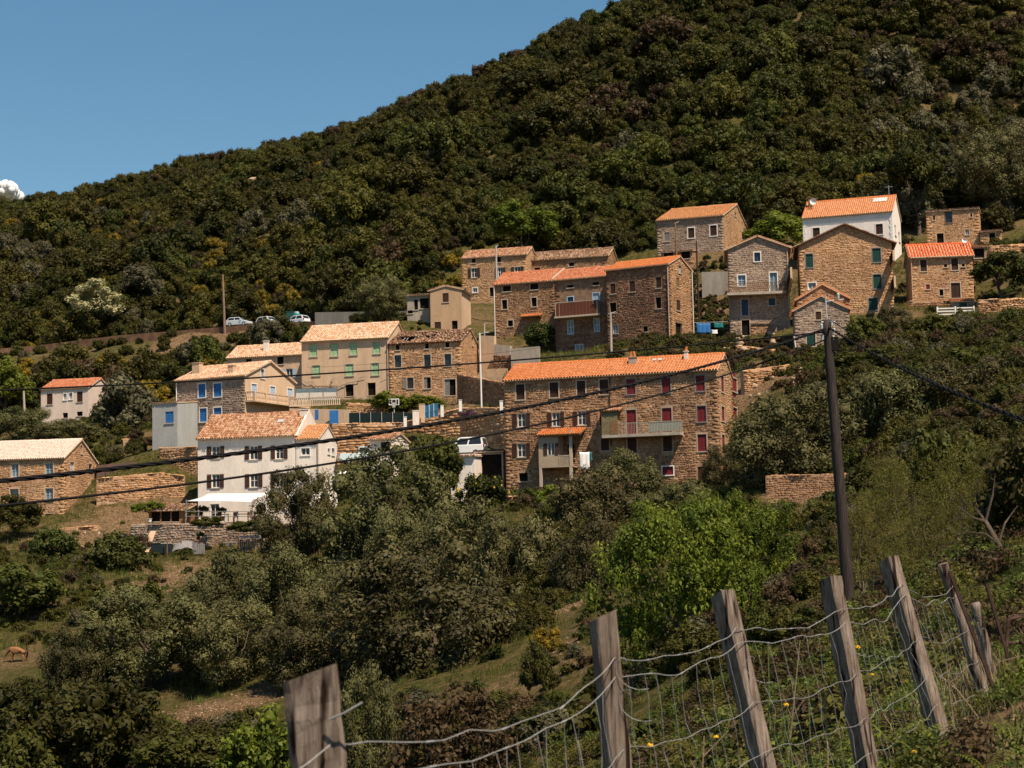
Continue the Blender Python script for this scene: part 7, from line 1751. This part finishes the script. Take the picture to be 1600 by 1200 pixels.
for (tx, ty, Y, bx_, by_, hw, hd, tw, rnd) in ((483, 1053, 4.5, 512, 1330, .060, .050, 10, 0), (941, 963, 7.6, 975, 1290, .044, .048, 16, 0), (1129, 928, 9.2, 1205, 1250, .042, .050, -40, 0), (1297, 905, 10.5, 1362, 1235, .046, .052, -40, 0), (1388, 874, 12.3, 1466, 1140, .048, .055, -42, 0), (1473, 880, 14.4, 1530, 1062, .040, .040, 0, 1), (1524, 942, 15.5, 1548, 1050, .038, .038, 0, 1)):
    A, B = at(tx, ty, Y), at(bx_, by_, Y+.05)
    ax = (A-B); L = np.linalg.norm(ax); ax /= L
    s_ = np.array((math.cos(R(tw)), math.sin(R(tw)), 0)); s_ -= ax*(s_ @ ax); s_ /= np.linalg.norm(s_); f_ = np.cross(ax, s_)
    m_ = MB(); n_ = 16
    if rnd:
        P = np.array([B+ax*L*t for t in np.linspace(-.15, 1, n_)])+rng.normal(0, .002, (n_, 3)); m_.tube(P-FO, np.r_[np.linspace(hw*1.1, hw, n_-1), hw*.93], 12)
    else:
        prof = [(-1, -.8), (-.8, -1), (.8, -1), (1, -.8), (1, .8), (.8, 1), (-.8, 1), (-1, .8)]; V = []
        for i in range(n_):
            t = -.15+1.15*i/(n_-1); 
            for k, (a_, b_) in enumerate(prof):
                top = .014*a_-.01*b_ if i == n_-1 else 0
                V.append(B+ax*(L*t+top)+s_*hw*a_*(1+rng.normal(0, .02))+f_*hd*b_*(1+rng.normal(0, .02))-FO)
        Fc = [(i*8+k, i*8+(k+1) % 8, (i+1)*8+(k+1) % 8, (i+1)*8+k) for i in range(n_-1) for k in range(8)]+[tuple(range((n_-1)*8, n_*8))]
        m_.add(V, Fc)
    # object origin at the base so that the grain follows the post
    o = m_.build('post', FW, fe, bool(rnd)); POSTS.append((A, B, ax, L, s_, f_, hw, hd))
# rusty iron stakes
for (tx, ty, Y, bx_, by_) in ((1483, 895, 14.2, 1542, 1052), (1540, 912, 16.0, 1578, 1042)):
    A, B = at(tx, ty, Y)-FO, at(bx_, by_, Y)-FO; m_ = MB(); m_.obox(B-(A-B)*.2, (.022, 0, 0), (0, .006, 0), (A-B)*1.2); m_.obox(B-(A-B)*.2+np.array((.0, .007, 0)), (.006, 0, 0), (0, .03, 0), (A-B)*1.2); m_.build('iron_stake', RUST, fe)
a = at(1575, 1000, 17); m_ = MB(); m_.tube([at(1572, 1040, 17)-a, at(1574, 985, 17)-a, at(1577, 968, 17)-a, at(1590, 963, 17)-a, at(1640, 962, 17)-a], .018, 7); m_.tube([at(1573, 1005, 17)-a, at(1640, 1003, 17)-a], .014, 6); m_.build('iron_gate', RUST, None, True, loc=a, label='end of a rusty tube gate at the right edge', cat='gate')
WIRE = plain('galvanised_wire', (.27, .27, .26), .2, 20, .5, .45, 0)
def ppoint(i, f, side=0.0):
    A, B, ax, L, s_, f_, hw, hd = POSTS[i]; return B+ax*(L*f)+s_*hw*side*1.02-f_*0+np.array((0, -1, 0))*0
LV = [.86, .80, .56, .36, .20, .06]
def hts(i): 
    A, B, ax, L, *_ = POSTS[i]; return [1-(1-l)*1.15/L if L > .1 else l for l in LV]
ends = [(None, 0), (0, 1), (1, 2), (2, 3), (3, 4), (4, 5), (5, 6)]
off_left = at(330, 1235, 4.0)
for (i, j) in ends:
    for li in range(6):
        def wp(k):
            A, B, ax, L, s_, f_, hw, hd = POSTS[k]
            return A-ax*(1-LV[li])*1.15*(1.0)+s_*hw*.6-np.cross(s_, ax)*0+np.array((0, -hd-.004, 0))*1.0
        Pb = wp(j); Pa = wp(i) if i is not None else Pb+np.array((-1.0, -1.9, -.22))
        n_ = 26; t = np.linspace(0, 1, n_); Ln = np.linalg.norm(Pb-Pa)
        Q = Pa+(Pb-Pa)*t[:, None]; sg = .06*Ln*rng.uniform(.7, 1.2)*(1.0 if li < 2 else .6)
        Q[:, 2] -= sg*.55*4*t*(1-t)*(.7+.6*t)
        wob = np.interp(t, np.linspace(0, 1, 12), rng.normal(0, .010, 12)); wob[[0, -1]] = 0; Q[:, 2] += wob
        Q[:, 1] += np.interp(t, np.linspace(0, 1, 9), rng.normal(0, .012, 9))
        m_ = MB(); m_.tube(Q-FO, .0015 if li > 1 else .0019, 5)
        if li in (0, 1):
            for q_ in (6, 12, 18): d_ = Q[q_+1]-Q[q_]; m_.tube([Q[q_]-d_*.25-FO, Q[q_]+d_*.25-FO], .0036, 5)
        m_.build('horizontal_wire', WIRE, fe)
        if li == 1: top_w = Q
        if li == 5: bot_w = Q
    k = max(4, int(Ln/.17))
    for q in range(1, k):
        f_ = q/k; i_ = int(f_*(n_-1)); A, B = top_w[i_], bot_w[i_]
        t2 = np.linspace(0, 1, 9); P = A+(B-A)*t2[:, None]; P[:, 0] += np.r_[0, rng.normal(0, .010, 7), 0]; P[:, 1] += np.r_[0, rng.normal(0, .014, 7), 0]
        m_ = MB(); m_.tube(P-FO, .0011, 4); m_.build('vertical_wire', WIRE, fe)
for k in range(4):
    A = ppoint(1+k % 3, .62+.05*k, .5)-FO; an = np.linspace(0, 5.5, 14); m_ = MB(); m_.tube([A+np.array((.045*math.cos(q)+.018*q, -.05, .04*math.sin(q)-.012*q)) for q in an], .0012, 4); m_.build('loose_wire', WIRE, fe)
m_ = MB(); A = POSTS[0][0]-POSTS[0][2]*.10-FO+np.array((.04, -.06, 0)); m_.tube([A, A+np.array((.035, -.01, .014)), A+np.array((.075, -.01, .036))], .0026, 5); m_.build('wire_end', WIRE, fe)

# ------------------------------------------------------------------ verge plants close to the camera
def near_pts(n, x0, x1, y0, y1): 
    x, y = rng.uniform(x0, x1, n), y0+(y1-y0)*rng.random(n)**1.3; return x, y
NG = [tuft_mesh('near_tuft', L_LUSH, 22, (.03, .13), .0035, .10, .7) for _ in range(5)]; ND = [tuft_mesh('near_dry_tuft', L_DRY, 14, (.04, .17), .0022, .10, .8) for _ in range(4)]
x, y = near_pts(9000, -1.5, 10, 7, 34); k_ = (x > (y-9)*.16-1.0); x, y = x[k_], y[k_]
pt_ = vnoise(x/.9, y/.9, 61)*.6+vnoise(x/.35, y/.35, 62)*.4; ok = (pt_ > .42) & (rng.random(len(x)) > bare_at(x, y)*1.2); x, y = x[ok], y[ok]; z = TH(x, y)
kk = rng.random(len(x)) < .5
scatter('verge_grass', np.c_[x, y, z-.01][kk], rng.uniform(.7, 1.6, kk.sum()), NG); scatter('verge_dry_grass', np.c_[x, y, z-.01][~kk], rng.uniform(.7, 1.5, (~kk).sum()), ND)
LFS = [crown_mesh('herb', m, nc=12, nl=40, ls=.085, cr=(.25, .45), sq=(1, 1, .65), core=0, asp=.45, up=.6) for m in (L_FIG, L_BRT, L_FEA, L_LUSH, L_BRN)]
x, y = near_pts(2600, -2, 9, 8.5, 40); k_ = (x > (y-9)*.10-1.2) & ((x < 2.6+(y-12)*.2) | (rng.random(len(x)) < .4)); x, y = x[k_], y[k_]; z = TH(x, y)
scatter('verge_herbs', np.c_[x, y, z+.05], rng.uniform(.08, .26, len(x)), LFS)
x, y = near_pts(3200, -12, 16, 20, 75); k_ = (x > (y-20)*.06-5); x, y = x[k_], y[k_]; z = TH(x, y)
scatter('bank_herbs', np.c_[x, y, z+.1], rng.uniform(.2, .62, len(x)), LFS[:1]+LFS[2:])
def fern_mesh(seed):
    rg = np.random.default_rng(seed); V, Fq = [], []
    for f in range(7):
        a = f*.9+rg.uniform(-.2, .2); d = np.array((math.cos(a), math.sin(a), 0)); L = rg.uniform(.7, 1.0); s_ = np.array((-d[1], d[0], 0))
        for k in range(14):
            t = (k+1)/15; p = d*L*t+np.array((0, 0, .62*L*math.sin(t*2.1))); w_ = .22*L*math.sin(math.pi*min(1, t*1.05+.08))**.8*(1-t*.35)
            dn = d*.055*L
            for sg in (-1, 1):
                q = len(V); tip = p+s_*sg*w_+d*w_*.35+np.array((0, 0, -w_*.25)); V += [p-dn*.45, tip-dn*.15, tip+dn*.15, p+dn*.45]; Fq.append((q, q+1, q+2, q+3))
        q = len(V); 
    V = np.array(V); return npmesh('fern_fronds', V, np.array(Fq), rg.random(len(V)), L_BRT)
FM = [fern_mesh(s_) for s_ in range(3)]
for i, (px, py, Y, sc, lb) in enumerate(((1405, 1120, 12.0, .42, 'bright fern at the foot of the fifth fence post'), (1370, 1120, 11.8, .40, 'fern between the fourth and fifth fence posts'), (1440, 1165, 11.0, .30, 'low fern in front of the fifth fence post'), (1545, 1165, 9.5, .25, 'yellow green fern in the lower right corner'), (1590, 1150, 10.5, .22, 'small fern at the right edge of the verge'), (1500, 1100, 12.5, .25, 'small fern right of the fifth fence post'), (1335, 1170, 10.8, .35, 'fern hidden behind the fourth fence post'))):
    P = at(px, py, Y); o = link('fern', FM[i % 3], None, (P[0], P[1], max(th(P[0], P[1]), P[2]-.25))); o.scale = (sc,)*3; o.rotation_euler = (0, 0, i); put(o, lb, 'fern')
YF = plain('yellow_petals', (.72, .42, .015), .1, 10, .6, .2, 0); STM = plain('green_stem', (.10, .13, .035), .2, 8); DSTM = plain('dry_stem', (.26, .19, .12), .25, 8)
def herb(label, x0, y0, x1, y1, Y, flower=True, dry=False, group=None):
    A, B = at(x1, y1, Y), at(x0, y0, Y); g_ = th(A[0], A[1]); A[2] = min(A[2], g_+.02) if g_ < A[2] else A[2]
    e = empty('wild_plant' if not dry else 'dry_stalk', A, 0, label, 'plant', group); D_ = B-A; m_ = MB()
    M = D_*.5+rng.normal(0, .015, 3); m_.tube([(0, 0, -.05), M, D_], [.006, .005, .003], 5)
    if dry:
        for k in range(3): q = M+(D_-M)*rng.random(); m_.tube([q, q+np.array((rng.normal(0, .08), 0, rng.uniform(.05, .16)))], [.003, .0015], 4)
    m_.build('stem', DSTM if dry else STM, e)
    if not dry:
        lm = MB()
        for k in range(14):
            t = .15+.8*k/14; q = D_*t; a_ = k*2.4; l_ = .10*(1-.5*t); d_ = np.array((math.cos(a_), math.sin(a_), .35)); s_ = np.array((-d_[1], d_[0], 0))*l_*.22
            lm.add([q, q+d_*l_*.5+s_, q+d_*l_, q+d_*l_*.5-s_], [(0, 1, 2, 3)], rng.random())
        lm.build('leaf_spray', L_BRT, e)
        if flower:
            fm_ = MB()
            for k in range(34):
                v_ = _dirs(1)[0]; v_[2] = abs(v_[2]); c_ = D_+v_*np.array((.015, .015, .012)); t_ = np.cross(v_, _dirs(1)[0]); t_ /= np.linalg.norm(t_); s_ = np.cross(v_, t_)
                fm_.add([c_-t_*.006, c_+s_*.004, c_+t_*.006, c_-s_*.004], [(0, 1, 2, 3)])
            fm_.build('flower', YF, e)
for a_ in (('yellow flowered stem against the fourth fence post', 1340, 1012, 1350, 1110, 11.2), ('yellow flower in the lower wires left of the third post', 1118, 1152, 1122, 1210, 9.6), ('yellow flower between the third and fourth posts', 1228, 1102, 1236, 1180, 10.6), ('orange yellow flower low in the verge right of the fourth post', 1428, 1176, 1430, 1200, 10.2), ('small yellow flower stem right of the second post', 1016, 1165, 1022, 1240, 8.8), ('yellow flower behind the wires near the pole foot', 1362, 1055, 1366, 1120, 12.4)): herb(*a_)
for a_ in (('leafy stem climbing the wires right of the third post', 1200, 1010, 1215, 1130, 10.4), ('leafy stem in the wires left of the fourth post', 1262, 1060, 1285, 1200, 10.6), ('tall leafy stem between the posts near the frame bottom', 1170, 1060, 1180, 1200, 10.0), ('leafy shoot right of the third fence post', 1225, 1140, 1240, 1220, 9.8)): herb(*a_, flower=False)
for i, (x0, y0, x1, y1, Y, lb) in enumerate(((1250, 1000, 1215, 1180, 11, 'dry stalk leaning right between the third and fourth posts'), (1290, 1090, 1284, 1200, 10.6, 'bare grey stalk in front of the fourth post'), (1478, 1025, 1492, 1120, 13, 'dry stalk right of the fifth fence post'), (1450, 1040, 1540, 1110, 13, 'long dry stem lying across the verge'), (1100, 1150, 1092, 1230, 8.6, 'thick dead stalk left of the third post'), (1560, 1030, 1566, 1085, 15, 'dry stalk at the rusty gate'))): herb(lb, x0, y0, x1, y1, Y, dry=True)
